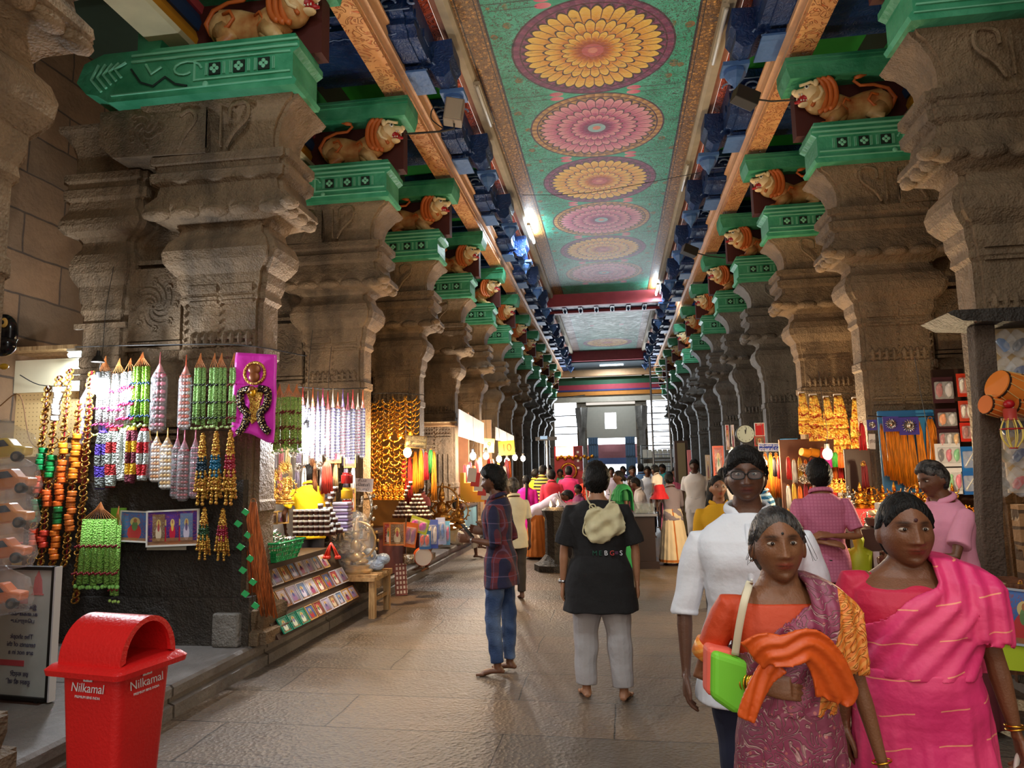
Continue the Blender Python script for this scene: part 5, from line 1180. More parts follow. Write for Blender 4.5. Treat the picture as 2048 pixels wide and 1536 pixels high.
def hankie(px,y0,y1,Y,label,col,w=12,group=None,n=14,cat='thread bundle',bend=0,tie=None):
    """bundle of hanging threads"""
    P=at(px,y0,Y=Y); k=mpp(px,y0,Y); L=(y1-y0)*k; W_=w*k; rnd=random.Random(int(px+3)); root=empty('thread_bundle',label,cat,P,0,group); mb=MB()
    for i in range(n):
        x=((i+.5)/n-.5)*2*W_; d=rnd.random()*.05*L; yy=-.008+.012*rnd.random()
        mb.tube([(x*.35,yy,0),(x*.8,yy-.006,-L*.15),(x+bend*k*.4,yy-.004*rnd.random(),-L*.5),(x*1.15+bend*k,yy,-L+d)],W_/n*1.5,5)
    mb.build('threads',mat('cotton_thread_%d_%d_%d'%col,rough=.6,fn=lambda:(lambda v:(emix(esm(enoise(60,2,v),.4,.6),lin(col),lin(tuple(int(c*.7) for c in col))),enoise(90,2,v)*.8))(ecoord('Object',(1,1,.08)))),root,True)
    mb=MB(); loopring(mb,(0,-.004,.004),W_*.35,(0,1,0),.003); mb.build('loop',M_STRING,root)
    if tie: mb=MB(); mb.tube([(0,-.01,-L*tie),(0,-.01,-L*tie-.02)],W_*1.02,10); mb.build('tie',M_STRING,root)
    return root
def pic_mat(i,bg,fg,ac):
    def fn():
        x,y,z=exyz(ecoord('Generated')); v=ecoord(); u=x-.5; t=z
        n=enoise(14,3,ecoord('Generated'),dist=1)
        c=emix(esm(t,0,1),lin(tuple(int(q*.6) for q in bg)),lin(bg))
        c=emix(esm(n,.5,.62)*.7,c,lin(tuple(min(255,int(q*.5+60)) for q in fg)))
        h=(u/.17); hh=(t-.66)/.15; c=emix(E.op('LESS_THAN',h*h+hh*hh,1)*.8,c,lin((236,208,120)))
        h=(u/.24); hh=(t-.30)/.28; c=emix(E.op('LESS_THAN',h*h+hh*hh,1)*.9,c,lin(fg))
        h=(u/.10); hh=(t-.52)/.16; c=emix(E.op('LESS_THAN',h*h+hh*hh,1)*.9,c,lin(ac))
        h=(u/.06); hh=(t-.70)/.07; c=emix(E.op('LESS_THAN',h*h+hh*hh,1),c,lin((180,120,84)))
        c=emix(E.op('LESS_THAN',t,.12)*.8,c,lin((150,110,70)))
        return c,None
    return mat('print_%d'%i,rough=.25,fn=fn)
PICS=[pic_mat(0,(90,130,200),(196,60,50),(90,140,90)),pic_mat(1,(90,60,150),(204,40,60),(230,190,90)),pic_mat(2,(200,190,220),(150,110,160),(70,90,150)),pic_mat(3,(180,40,50),(236,226,216),(60,120,80)),pic_mat(4,(120,150,200),(210,200,220),(90,70,120)),pic_mat(5,(70,160,130),(230,230,200),(120,110,170)),pic_mat(6,(230,220,230),(150,50,90),(40,50,90)),pic_mat(7,(150,110,80),(220,200,170),(170,50,60))]
def framed(loc,rot,w,h,label,pm,fc=(226,222,214),fw=.018,th=.018,group=None,cat='picture',tilt=None):
    """local: picture in x-z plane facing -y, origin at centre"""
    root=empty('framed_picture',label,cat,loc,0,group,rot=rot)
    mb=MB(); a,b=w/2,h/2
    for p,q in (((-a,-th,-b),(a,0,-b+fw)),((-a,-th,b-fw),(a,0,b)),((-a,-th,-b+fw),(-a+fw,0,b-fw)),((a-fw,-th,-b+fw),(a,0,b-fw))): mb.box(p,q)
    mb.build('frame',plain(fc,.4,var=.1) if not isinstance(fc,bpy.types.Material) else fc,root)
    mb=MB(); mb.box((-a+fw*.6,-th*.5,-b+fw*.6),(a-fw*.6,-.001,b-fw*.6)); mb.build('print',pm,root); return root
def board(loc,rot,w,h,label,col,lines,tc=(40,40,46),ts=.05,name='sign',edge=None,th=.01,cat='sign',font=1):
    root=empty(name,label,cat,loc,rot=rot); mb=MB(); mb.box((-w/2,0,-h/2),(w/2,th,h/2)); mb.build('board',plain(col,.6,var=.06),root)
    if edge:
        mb=MB(); e=.012
        for p,q in (((-w/2,-.004,-h/2),(w/2,th,-h/2+e)),((-w/2,-.004,h/2-e),(w/2,th,h/2)),((-w/2,-.004,-h/2),(-w/2+e,th,h/2)),((w/2-e,-.004,-h/2),(w/2,th,h/2))): mb.box(p,q)
        mb.build('border',plain(edge,.5),root)
    for i,l in enumerate(lines):
        s_=ts if isinstance(ts,float) else ts[i]; z=h/2-h*(i+.5)/len(lines); o=text('lettering',l,s_,plain(tc,.6),root,(0,-.003,z),(PI/2,0,0),.001)
        if o.dimensions.x>w*.92: o.scale.x*=w*.92/o.dimensions.x
    return root
def tinstack(px,py,Y,label,cols,rows,k_=1.0,dz=0,taper=True,group='stacked tins of coloured powder',mcap=M_WHITE,mbody=(70,34,24)):
    """each small tin is its own thing"""
    P=at(px,py,Y=Y); P.z+=dz; r=.026*k_; h=.052*k_; key=('tin',k_,mbody); 
    if key not in MATS:
        a=MB(); a.lathe([(r*.9,0),(r,.006),(r,h*.62),(r*.9,h*.64)],12); b=MB(); b.lathe([(r*.98,h*.62),(r*1.04,h*.64),(r*1.04,h*.93),(r*.9,h*.98)],12)
        MATS[key]=(a.mesh('tin',plain(mbody,.3),40),b.mesh('lid',mcap,40))
    for j in range(rows):
        n=cols-(j if taper else 0)
        for i in range(max(n,1)):
            t=bpy.data.objects.new('powder_tin',MATS[key][0]); COL.objects.link(t); t.location=P+Vector(((i-(n-1)/2)*r*2.1,(j%2)*.004,j*h)); tag(t,label,'tin',group)
            l=bpy.data.objects.new('lid',MATS[key][1]); COL.objects.link(l); l.parent=t
def figurine(loc,h,m,label,group=None,name='brass_figurine',halo=True,seed=0,cat='figurine'):
    root=empty(name,label,cat,loc,0,group); r=h*.5
    mb=MB(); mb.lathe([(.30*h,0),(.31*h,.04*h),(.24*h,.07*h),(.26*h,.12*h),(.2*h,.14*h)],14); mb.build('pedestal',m,root,40)
    mb=MB(); mb.ell((0,0,.26*h),(.20*h,.12*h,.12*h),10,7); mb.ell((0,0,.44*h),(.11*h,.09*h,.16*h),10,7); mb.ell((0,-.01*h,.66*h),(.07*h,.07*h,.08*h),10,7); mb.lathe([(.07*h,.70*h),(.06*h,.76*h),(.035*h,.86*h),(.01*h,.95*h)],8)
    for s_ in (-1,1):
        mb.tube([(s_*.10*h,0,.54*h),(s_*.2*h,-.04*h,.44*h),(s_*.12*h,-.10*h,.36*h)],.03*h,6); mb.tube([(s_*.09*h,0,.56*h),(s_*.22*h,0,.58*h),(s_*.24*h,-.02*h,.70*h)],.024*h,6); mb.tube([(s_*.05*h,-.05*h,.22*h),(s_*.22*h,-.08*h,.20*h),(s_*.05*h,-.14*h,.18*h)],.045*h,6)
    mb.build('figure',m,root,True)
    if halo:
        mb=MB(); loopring(mb,(0,.06*h,.55*h),.34*h,(0,1,0),.022*h,24,6)
        for i in range(16): a=2*PI*i/16; mb.ell((.39*h*math.cos(a),.06*h,.55*h+.39*h*math.sin(a)),.03*h,5,4)
        mb.build('halo',m,root,True)
    return root
def starburst(px,py,Y,r,label,m,group=None):
    P=at(px,py,Y=Y); root=empty('star_ornament',label,'ornament',P,0,group); mb=MB(); mb.ell((0,-.01,0),(r*.45,r*.2,r*.45),10,6); mb.build('boss',m,root,True); mb=MB()
    for i in range(16): a=2*PI*i/16; mb.tube([(r*.4*math.cos(a),-.01,r*.4*math.sin(a)),(r*.8*math.cos(a+.1),-.02,r*.8*math.sin(a+.1)),(r*math.cos(a+.3),-.012,r*math.sin(a+.3))],[r*.10,r*.07,r*.015],5)
    mb.build('rays',m,root,True); return root
def table(x0,x1,y0,y1,z0,z1,label,m=M_WOOD,skirt=None,name='display_table',cat='table'):
    root=empty(name,label,cat,((x0+x1)/2,(y0+y1)/2,z0)); a,b=(x1-x0)/2,(y1-y0)/2; h=z1-z0
    mb=MB(); mb.box((-a,-b,h-.035),(a,b,h)); mb.build('table_top',m,root)
    for sx in (-1,1):
        for sy in (-1,1): mb=MB(); mb.box((sx*(a-.03)-.025,sy*(b-.03)-.025,0),(sx*(a-.03)+.025,sy*(b-.03)+.025,h-.035)); mb.build('leg',m,root)
    if skirt: mb=MB(); mb.box((-a+.02,-b+.02,.02),(a-.02,-b+.035,h-.035)); mb.box((a-.035,-b+.02,.02),(a-.02,b-.02,h-.035)); mb.build('front_panel',skirt,root)
    return root
def wire(pts,label,r=.004,m=M_WIRE,name='wire'):
    mb=MB(); mb.tube(spt(pts,5),r,5); return tag(mb.build(name,m,None),label,'wire')
def blister(px,py,Y,w,h,label,card,toy,name='toy_pack',group=None,n=3,rot=0,kind=0):
    P=at(px,py,Y=Y); root=empty(name,label,'toy pack',P,0,group,rot=(0,rot,0))
    mb=MB(); mb.box((-w/2,0,-h/2),(w/2,.004,h/2)); mb.build('card',card,root)
    for i in range(n):
        x=(i-(n-1)/2)*w/(n+.3); mb=MB()
        if kind==0: mb.ell((x,-.02,-.02*h),(w/n*.36,.016,h*.26),8,6); mb.ell((x+.01,-.026,h*.18),(w/n*.2,.014,h*.09),8,6); mb.tube([(x-w/n*.3,-.02,0),(x-w/n*.1,-.03,-h*.3)],.006,5)
        else: mb.tube([(x-w*.30/n,-.015,-h*.28),(x+w*.30/n,-.015,h*.28)],[w*.05,w*.03],6); mb.prism([(x-w*.40/n,h*.12),(x+w*.1/n,0),(x+w*.42/n,-h*.2),(x+w*.2/n,-h*.02)],-.02,-.008,'y')
        mb.build('toy',toy[i%len(toy)],root,True)
    mb=MB(); mb.box((-w*.44,-.042,-h*.36),(w*.44,-.002,h*.32)); bevel(mb.build('blister',M_PLAS,root),.015,2); return root
# ================================================================ left side: things hanging on the first pillar
YF=5.66
wire([at(150,694,Y=YF),at(300,690,Y=YF),at(480,690,Y=YF),at(612,712,Y=YF)],'thin line strung across the first left pillar holding the garlands',.005)
wire([at(200,860,Y=YF),at(320,858,Y=YF),at(470,862,Y=YF)],'second thin line below it holding the lower row of garlands',.004)
GB=(184,240,140)
garland(286,704,846,YF-.05,'lime green flower garland bundle nearest the glaring bulb',(170,232,70),4,17,M_BEADB)
for px,n,w_,lab in ((402,3,11,'pale green garland bundle with blue-black beads, first right of the red and white packet'),(430,2,9,'pale green garland pair, second right of the red and white packet'),(444,3,10,'pale green garland bundle between two others of the same kind'),(469,2,8,'pale green garland bundle with wine red beads beside the magenta banner')):
    garland(px,706,852,YF-.04,lab,GB,n,w_,M_BEADR if px==469 else M_BEADK)
for px,a,b,n,lab in ((212,712,862,4,'glaring white garland bundle right by the bulb'),(240,716,866,3,'white garland bundle with pink beads beside the bulb'),(262,716,850,2,'slim white garland between the bulb and the lime bundle')): garland(px,a,b,YF-.03,lab,(244,244,240),n,13,plain((214,60,120),.3),fluff=(214,236,130))
packet(321,706,852,YF-.04,'dusty pink wrapped garland hanging from a green hook',(206,110,130),(90,60,60),15,wrap=(196,110,110))
packet(373,712,848,YF-.04,'orange and grey wrapped garland alone on a dark patch of pillar',(214,92,66),(196,190,190),12,wrap=(210,90,60))
packet(174,760,880,YF-.02,'lilac wrapped garland at the far left of the upper row',(150,110,170),(210,190,220),12)
for px,a,b,c,c2,lab in ((207,862,965,(88,60,180),(120,124,120),'thick garland in purple and grey sections'),(228,858,962,(196,44,44),(190,200,190),'thick garland in red and white sections'),(250,858,950,(214,218,210),(226,232,224),'thick plain white chenille garland'),(266,856,955,(240,184,30),(120,40,60),'thick marigold yellow garland'),(290,858,950,(200,30,40),(206,214,210),'thick garland in scarlet, black and white sections')):
    P=at(px,a,Y=YF-.05); k=mpp(px,a,YF); L=(b-a)*k; root=empty('flower_garland',lab+' in the second row','garland',P)
    for s_ in (-1,1):
        mb=MB(); pts=[(s_*.006,0,0),(s_*6*k,-.01,-L*.2),(s_*7*k,-.01,-L*.6),(s_*3*k,-.01,-L)]
        mb.tube(spt(pts),5.5*k,8); mb.build('garland_strand',mat('chenille_%d_%d'%(c[0],c2[0]),rough=.9,fn=lambda:(lambda x,y,z:(emix(efrac(z*5.2+.1)>.5,lin(c),lin(c2)),evoro(60,ecoord())*1.2))(*exyz(ecoord()))),root,True)
    mb=MB(); [mb.ell((s_*7*k,-.015,-L*.58+.01*(s_)),.022,8,6) for s_ in (-1,1)]; mb.build('bead_band',M_GOLDT,root,True)
for px,a,b,c1,c2,w_,lab in ((300,856,948,(150,60,90),(90,30,60),8,'slim maroon wrapped garland, leftmost packet of the second row'),(315,858,955,(236,164,96),(230,220,210),11,'peach and white wrapped garland'),(336,858,968,(240,190,110),(240,236,230),13,'pale orange wrapped garland with a yellow tie'),(356,858,985,(150,40,60),(60,30,44),10,'dark crimson wrapped garland'),(370,862,990,(170,50,60),(90,30,50),12,'crimson wrapped garland with a red tie'),(392,858,985,(206,110,140),(110,60,90),9,'mauve wrapped garland with a purple tie')): packet(px,a,b,YF-.05,lab+' in the second row',c1,c2,w_,wrap=(196,90,120) if px>340 else (230,180,80))
for px,a,b,c,lab in ((406,868,996,(20,50,66),'gold bead tassel with a dark teal band'),(433,864,994,(20,96,130),'gold bead tassel with a sky blue band'),(462,862,996,(150,30,50),'gold bead tassel with a crimson band')): tassel(px,a,b,YF-.05,lab+', end of the second row',c,15)
tassel(409,1016,1108,YF-.05,'gold bead tassel with a green band, below right of the pictures',(30,70,40),16); tassel(446,1018,1110,YF-.05,'gold bead tassel with a wine band, lowest on the pillar',(140,26,50),17)
garland(202,1004,1162,YF-.08,'broad lime green garland bundle hanging low over the dark stone',(176,244,112),6,34,M_BEADR,bands=(.42,.85),fluff=(160,230,120))
garland(238,1012,1190,YF-.06,'slim lime green garland reaching lowest with a flower at its tip',(176,244,112),2,8,M_BEADR,bands=(.3,.62,.9),fluff=(190,230,120))
# bulb in a bell shade
bulb(196,770,5.50,85,(.86,.93,1),.05,'large glaring white spiral bulb hanging before the first left pillar',True)
mb=MB(); P=at(196,722,Y=5.5); mb.lathe([(.014,.09),(.018,.05),(.035,.03),(.052,.0),(.055,-.01)],20); o=mb.build('lamp_shade',M_DKM,None,40); o.location=P; tag(o,'grey bell shade just above the glaring white bulb','lamp shade')
# strings of gold bangles
cols=[(96,772,1128,-14),(118,752,1140,-16),(140,738,1120,-12),(160,800,1090,-10),(184,742,1145,-6)]
wraps={0:[(.30,.42,(20,130,70)),(.45,.52,(220,80,50)),(.56,.68,(16,110,70)),(.7,.8,(226,80,50))],1:[(.05,.2,(240,230,220)),(.35,.46,(30,140,70)),(.50,.60,(240,110,50)),(.7,.78,(220,70,50))],2:[(.34,.40,(240,150,40)),(.42,.62,(236,110,40)),(.62,.70,(40,120,60)),(.72,.86,(230,120,40))],3:[(.2,.5,(240,140,40)),(.55,.8,(226,120,50))],4:[]}
MATS['bang']=None
mbb=MB()
for i in range(3): loopring(mbb,(0,0,i*.006),.030,(0,.25,1),.0045,14,5)
bang=mbb.mesh('bangle_stack',M_GOLDT,True); mbb=MB(); mbb.lathe([(.034,-.024),(.040,-.012),(.034,0),(.040,.012),(.034,.024)],10); wr_={}
for ci,(px,a,b,dx) in enumerate(cols):
    P=at(px,a,Y=YF-.06); k=mpp(px,a,YF); L=(b-a)*k; nb=int(L/.050); root=empty('bangle_string',['string of gold bangles with green and orange wraps, leftmost','string of gold bangles with white and green wraps, second from the left','string of gold bangles with long orange foil wraps','short orange-wrapped string of bangles in front of the others','long plain string of gold bangles showing red insides, rightmost'][ci],'bangles',P)
    mb=MB(); mb.tube([(0,0,0),(dx*k,0,-L)],.008,5); mb.build('cord',M_BEADR,root)
    for i in range(nb):
        t=(i+.5)/nb; c=None
        for u,v_,cc in wraps[ci]:
            if u<t<v_: c=cc
        pos=(dx*k*t+.008*math.sin(i*2.4),.006*math.cos(i*1.7),-L*t)
        if c:
            if c not in wr_: wr_[c]=mbb.mesh('foil_wrap',shiny(c,.3),True)
            o=bpy.data.objects.new('foil_wrap',wr_[c])
        else: o=bpy.data.objects.new('bangle_stack',bang); o.rotation_euler=(1.25+.2*math.sin(i*3),0,.3*math.sin(i*1.3))
        o.location=pos; COL.objects.link(o); o.parent=root
# pictures on the pillar
def onplane(x0,y0,x1,y1,Y): a=at(x0,y0,Y=Y); b=at(x1,y1,Y=Y); return (a+b)/2,abs(b.x-a.x),abs(a.z-b.z)
c,w_,h_=onplane(242,1022,300,1084,YF+.02); framed(c,(0,.05,0),w_,h_,'small framed print of a seaside scene with blue sky on the first left pillar',PICS[0],fw=.012)
root=None; c,w_,h_=onplane(296,1020,398,1092,YF); r_=framed(c,(0,-.03,0),w_,h_,'wide framed print of three haloed figures under purple arches',PICS[1],fw=.014)
for i,x in enumerate((-.13,0,.13)):
    mb=MB(); mb.box((x-.058,-.012,-.11),(x+.058,-.009,.12)); mb.build('print',PICS[(7,1,4)[i]],r_)
c,w_,h_=onplane(222,1016,250,1086,YF+.05); mb=MB(); mb.box((-w_/2,0,-h_/2),(w_/2,.004,h_/2)); o=mb.build('poster',shiny((120,170,60),.4)); o.location=c; tag(o,'green and yellow poster peeking out behind the seaside print','poster')
c,w_,h_=onplane(294,1086,372,1100,YF+.03); mb=MB(); mb.box((-w_/2,0,-h_/2),(w_/2,.006,h_/2)); o=mb.build('cardboard_strip',plain((170,166,150),.8)); o.location=c; tag(o,'grey card strip sticking out below the wide print','card')
# sooty lower part of the pillar, seen as an apron of dark cloth-like plaster
mb=MB(); mb.box((-5.35,5.80,.22),(-3.22,5.885,1.62)); mb.box((-5.40,5.76,.22),(-3.12,5.885,.62)); mb.box((-5.38,5.77,1.02),(-3.17,5.885,1.08)); tag(mb.build('stone_dado',M_SOOT),'blackened stone base courses at the foot of the first left pillar','stone base')
# magenta banner with an applique deity ornament
bn=empty('banner','magenta satin banner with a jewelled idol ornament on the first left pillar','banner',at(514,700,Y=5.60))
k=mpp(514,780,5.6); mb=MB(); R=[]
for i in range(22):
    t=i/21; row=[]
    for j in range(16):
        u=j/15; x=(-42+82*u+3*t*(1-u)*-2)*k; row.append((x,-.010*math.sin(u*9+t*5)*(.3+t)-.006*math.sin(t*17+u*3),(-3-8*u*(1-t)-(163-(10*math.sin(u*5)))*t)*k))
    R.append(row)
mb.grid(R); o=mb.build('cloth',mat('magenta_satin',(226,40,190),.28,var=.25,vs=4,sheen=.5,bump=(7,.5)),bn,True); so=o.modifiers.new('s','SOLIDIFY'); so.thickness=.004
mb=MB(); loopring(mb,(0,-.03,-45*k),20*k,(0,1,0),.014,28,8); mb.build('halo',M_GOLDT,bn,True)
mb=MB(); mb.ell((0,-.035,-38*k),(13*k,.02,10*k),12,8); mb.ell((0,-.035,-52*k),(11*k,.02,10*k),12,8); mb.ell((-4*k,-.04,-75*k),(7*k,.02,6*k),10,7); mb.build('crown',shiny((150,84,40),.4,.3),bn,True)
mb=MB()
mb.prism([(-20*k,-72*k),(20*k,-72*k),(12*k,-100*k),(7*k,-132*k),(-4*k,-140*k),(-10*k,-128*k),(-8*k,-100*k)],-.03,-.012,'y'); mb.build('body_ornament',M_GOLDT,bn)
mb=MB()
for s_ in (-1,1):
    mb.tube(spt([(s_*8*k,-.03,-74*k),(s_*26*k,-.03,-80*k),(s_*25*k,-.03,-105*k),(s_*13*k,-.03,-122*k),(s_*20*k,-.03,-145*k),(s_*33*k,-.03,-158*k)]),[7*k]*5+[8*k]*15+[7*k]*5+[3*k],8,flat=.5,up=(0,1,0))
mb.build('sleeve_ornament',mat('sequin_trim',rough=.3,metal=.4,fn=lambda:(lambda v:(emix(esm(evoro(55,v),.25,.45),lin((214,180,110)),lin((50,30,34))),evoro(55,v)))(ecoord())),bn,True)
mb=MB(); mb.ell((0,-.045,-82*k),(6*k,.012,7*k),10,6); mb.build('jewel',shiny((240,170,30),.2,.5),bn,True)
# stone block on the platform corner
mb=MB(); a=at(497,1262,Z=.22); mb.box((a.x,5.70,.22),(a.x+.24,5.98,.50)); o=mb.build('stone_block',M_STONEG); bevel(o,.02,3); tag(o,'squared grey stone block at the foot of the first left pillar','stone')
# silver star ornaments strung on the pillar corner
for i,(px,py,r) in enumerate(((500,905,.05),(508,930,.06),(512,948,.075),(498,968,.07),(512,985,.08))): starburst(px,py,6.05,r,'spiky silver star ornament, number %d from the top of the string'%(i+1),M_SILV,'silver star ornaments on the pillar corner')
hankie(507,1004,1216,5.72,'long bundle of rust orange threads hanging at the pillar corner',(206,108,48),15,bend=36,n=16)
hankie(502,1090,1180,5.80,'short dark orange thread bundle behind the long one',(190,92,40),8,bend=8,n=8)
lf=empty('leaf_garland','string of green cloth leaves hanging beside the rust orange threads','garland',at(486,1020,Y=5.72)); mb=MB(); mb.tube(spt([(0,0,.02),(.03,0,-.2),(.08,0,-.45),(.11,0,-.80)]),.004,5); mb.build('stem',M_DWOOD,lf)
for i in range(9):
    t=i/8; x=.11*t+(-.05 if i%2 else .03); z=-.02-.78*t; mb=MB(); mb.prism([(x-.04,z),(x-.01,z+.035),(x+.04,z+.005),(x+.005,z-.03)],-.012,-.004,'y'); mb.build('leaf',shiny((60,190,110),.4),lf)
for px in (560,578,594): garland(px,768,902 if px!=578 else 896,6.10,{560:'slim lime garland just right of the magenta banner',578:'thick lime and maroon garland on the pillar side',594:'lime garland hanging farthest round the pillar side'}[px],(190,232,110),3,10 if px!=578 else 12,M_BEADR)
# ---------------------------------------------------------------- bay 1 stall (between first and second left pillars)
YS=7.3
mb=MB(); mb.box((-4.6,8.2,.22),(-3.62,8.28,1.98)); tag(mb.build('stall_backboard',plain((190,176,160),.7,var=.1)),'pale board closing the back of the first left stall','board')
for px,Yq in ((575,7.0),): pass
SP=['silver-purple','violet','silver and pink']
for i in range(13):
    px=606+i*10; packet(px,776+ (i*7)%13,902+(i*5)%17,6.75+i*.03,'silvery %s wrapped bead string, number %d from the left of the row'%(['violet','blue-violet','pink-flecked'][i%3],i+1),[(120,100,170),(90,90,150),(190,110,130)][i%3],(216,214,226),6,'silvery wrapped bead strings at the first stall',wrap=[(214,60,60),(230,210,190),(226,100,50),(120,90,160),(206,60,110)][i%5])
wire([at(596,774,Y=6.75),at(660,778,Y=6.93),at(735,776,Y=7.2)],'thin rod carrying the silvery bead strings of the first stall',.006)
wire([at(725,790,Y=9.15),at(780,786,Y=9.25),at(850,790,Y=9.5)],'thin rod above the gold necklaces of the second stall',.006)
wire([at(800,888,Y=9.6),at(835,890,Y=9.6),at(875,892,Y=9.6)],'thin rod carrying the hanging strings of the second stall',.005)
bulb(612,868,6.75,70,(.95,.96,1),.05,'glaring white spiral bulb under the silvery bead strings',True); bulb(652,885,7.4,60,(1,.9,.76),.045,'glaring round bulb right of the spiral one'); bulb(534,875,6.5,8,WARM,.022,'small warm bulb by the silver stars')
# masks, ornaments in the back
for i,(px,py,r) in enumerate(((540,910,.05),(556,900,.05),(570,935,.07),(586,905,.06),(552,950,.06),(598,935,.05),(576,965,.06),(640,930,.05),(545,985,.06))): starburst(px,py,7.6,r*1.2,'glittering silver-gold ornament on the back wall of the first stall',M_SILV if i%2 else M_GOLDT,'glittering ornaments in the first stall')
for i,(px,py) in enumerate(((547,990),(572,990),(524,1000))): figurine(at(px,py+18,Y=7.2),.30,M_GOLDT,['crowned gold face figurine in the middle of the first stall','crowned gold face figurine at the elbow of the yellow T-shirt','crowned silver-gold figurine nearest the thread bundle'][i])
for i,(px,py,w_,h_,lab) in enumerate(((668,900,28,50,'framed white print beside the red garlands'),(700,905,22,58,'tall gold-framed print at the second pillar'),(660,978,22,46,'gold-framed print behind the stacked packets'),(706,1000,10,44,'narrow framed print standing on edge'),(540,1036,30,24,'gold-framed card behind the basket'),(566,1034,22,24,'second gold-framed card behind the basket'))):
    k=mpp(px,py,7.7); framed(at(px,py,Y=7.7),(0,0,.3),w_*k,h_*k,lab+' in the first stall',PICS[(6,2,4,3,7,6)[i]],(206,160,80),fw=.012)
hankie(655,925,985,7.5,'small string of red and yellow pom-poms in the first stall',(206,60,40),10,n=6); 
CHC=[(150,96,60),(206,200,206),(200,120,120),(220,190,130),(120,110,130),(240,236,230)]
for i in range(24): hankie(528+(i%12)*16+(i*5)%7,884+(i//12)*46+(i*3)%9,926+(i//12)*52+(i*7)%11,7.75-.05*(i//12),'small %s chain string hanging inside the first stall, number %d'%(['copper','silver','rose','straw','slate','white'][i%6],i+1),CHC[i%6],4.5,'small chain strings inside the first stall',5)
wire([at(520,880,Y=7.75),at(620,876,Y=7.75),at(722,882,Y=7.75)],'thin rod carrying the small chain strings of the first stall',.005)
# counter with basket and tins
tb=empty('stall_counter','sloping wooden counter of the first left stall carrying basket and tins','counter',(-3.55,6.95,.22))
mb=MB(); mb.box((-.62,-.95,.58),(.42,.55,.63)); mb.build('counter_top',M_DWOOD,tb)
for x,y in ((-.55,-.85),(.05,-.85),(-.55,.45),(.05,.45)): mb=MB(); mb.box((x,y,0),(x+.06,y+.06,.58)); mb.build('leg',M_DWOOD,tb)
mb=MB(); mb.box((-.45,-.9,.02),(.0,.5,.56)); mb.build('counter_body',plain((88,30,26),.6),tb)
bk=empty('basket','green plastic lattice basket heaped with silvery trinkets','basket',(-3.25,6.42,.86))
def bask(mb,a0,b0,a1,b1,h,n=14):
    for i in range(5):
        t=i/4; a=a0+(a1-a0)*t; b=b0+(b1-b0)*t; z=h*t; mb.tube([(-a,-b,z),(a,-b,z),(a,b,z),(-a,b,z),(-a,-b,z)],.006 if i<4 else .012,5)
    for i in range(n):
        u=-1+2*(i+.5)/n
        for s_ in (-1,1): mb.tube([(u*a0,s_*b0,0),(u*a1,s_*b1,h)],.005,4); mb.tube([(s_*a0,u*b0,0),(s_*a1,u*b1,h)],.005,4)
mb=MB(); bask(mb,.15,.22,.20,.28,.17); mb.box((-.15,-.22,-.005),(.15,.22,.004)); mb.box((-.15,-.225,.0),(.15,-.215,.10)); mb.build('lattice',shiny((30,140,76),.35),bk)
mb=MB(); rnd=random.Random(4)
for i in range(130): x,y=rnd.uniform(-.17,.17),rnd.uniform(-.25,.25); z=.13+.12*(1-abs(x)/.17)*(1-abs(y)/.25)+rnd.random()*.03; a=rnd.random()*6; mb.tube([(x,y,z),(x+.06*math.cos(a),y+.06*math.sin(a),z+.02)],[.012,.004],4)
tag(mb.build('trinkets',M_SILV,None),'heap of silvery leaf-shaped trinkets filling the green basket','trinkets',kind='stuff').location=(-3.25,6.42,.86)
for i,(px,py,Yq,c_,r_) in enumerate(((622,1072,6.7,7,5),(640,1070,6.8,6,6),(655,1066,6.9,6,9))): tinstack(px,py,Yq,['brown powder tin with a cream lid in the low stack by the basket','brown powder tin with a cream lid in the stepped middle stack','brown powder tin with a cream lid in the tallest stack of the first stall'][i],c_,r_,1,taper=(i!=0),group=['low tin stack','middle tin stack','tall tin stack'][i])
for j in range(9):
    for i in range(1): mb=MB(); mb.box((-.085,-.07,0),(.085,.07,.030)); o=mb.build('folded_packet',[shiny((196,190,216),.3),shiny((110,90,130),.3)][j%2]); bevel(o,.01); o.location=at(684,1062,Y=7.2)+Vector((.01*(j%2),0,.034*j)); tag(o,'silvery folded packet, number %d from the bottom of the stack'%(j+1),'packet','stack of folded packets')
for j,(c,py) in enumerate((((150,30,30),955),((206,160,40),985),((190,30,40),1010))): P=at(694,py+12,Y=7.5); mb=MB(); mb.lathe([(.06,0),(.065,.01),(.065,.09),(.05,.10),(.05,.12)],14); o=mb.build('jar',shiny(c,.2),None,40); o.location=P; tag(o,'%s powder jar stacked beside the framed prints'%['dark red','mustard','bright red'][j],'jar')
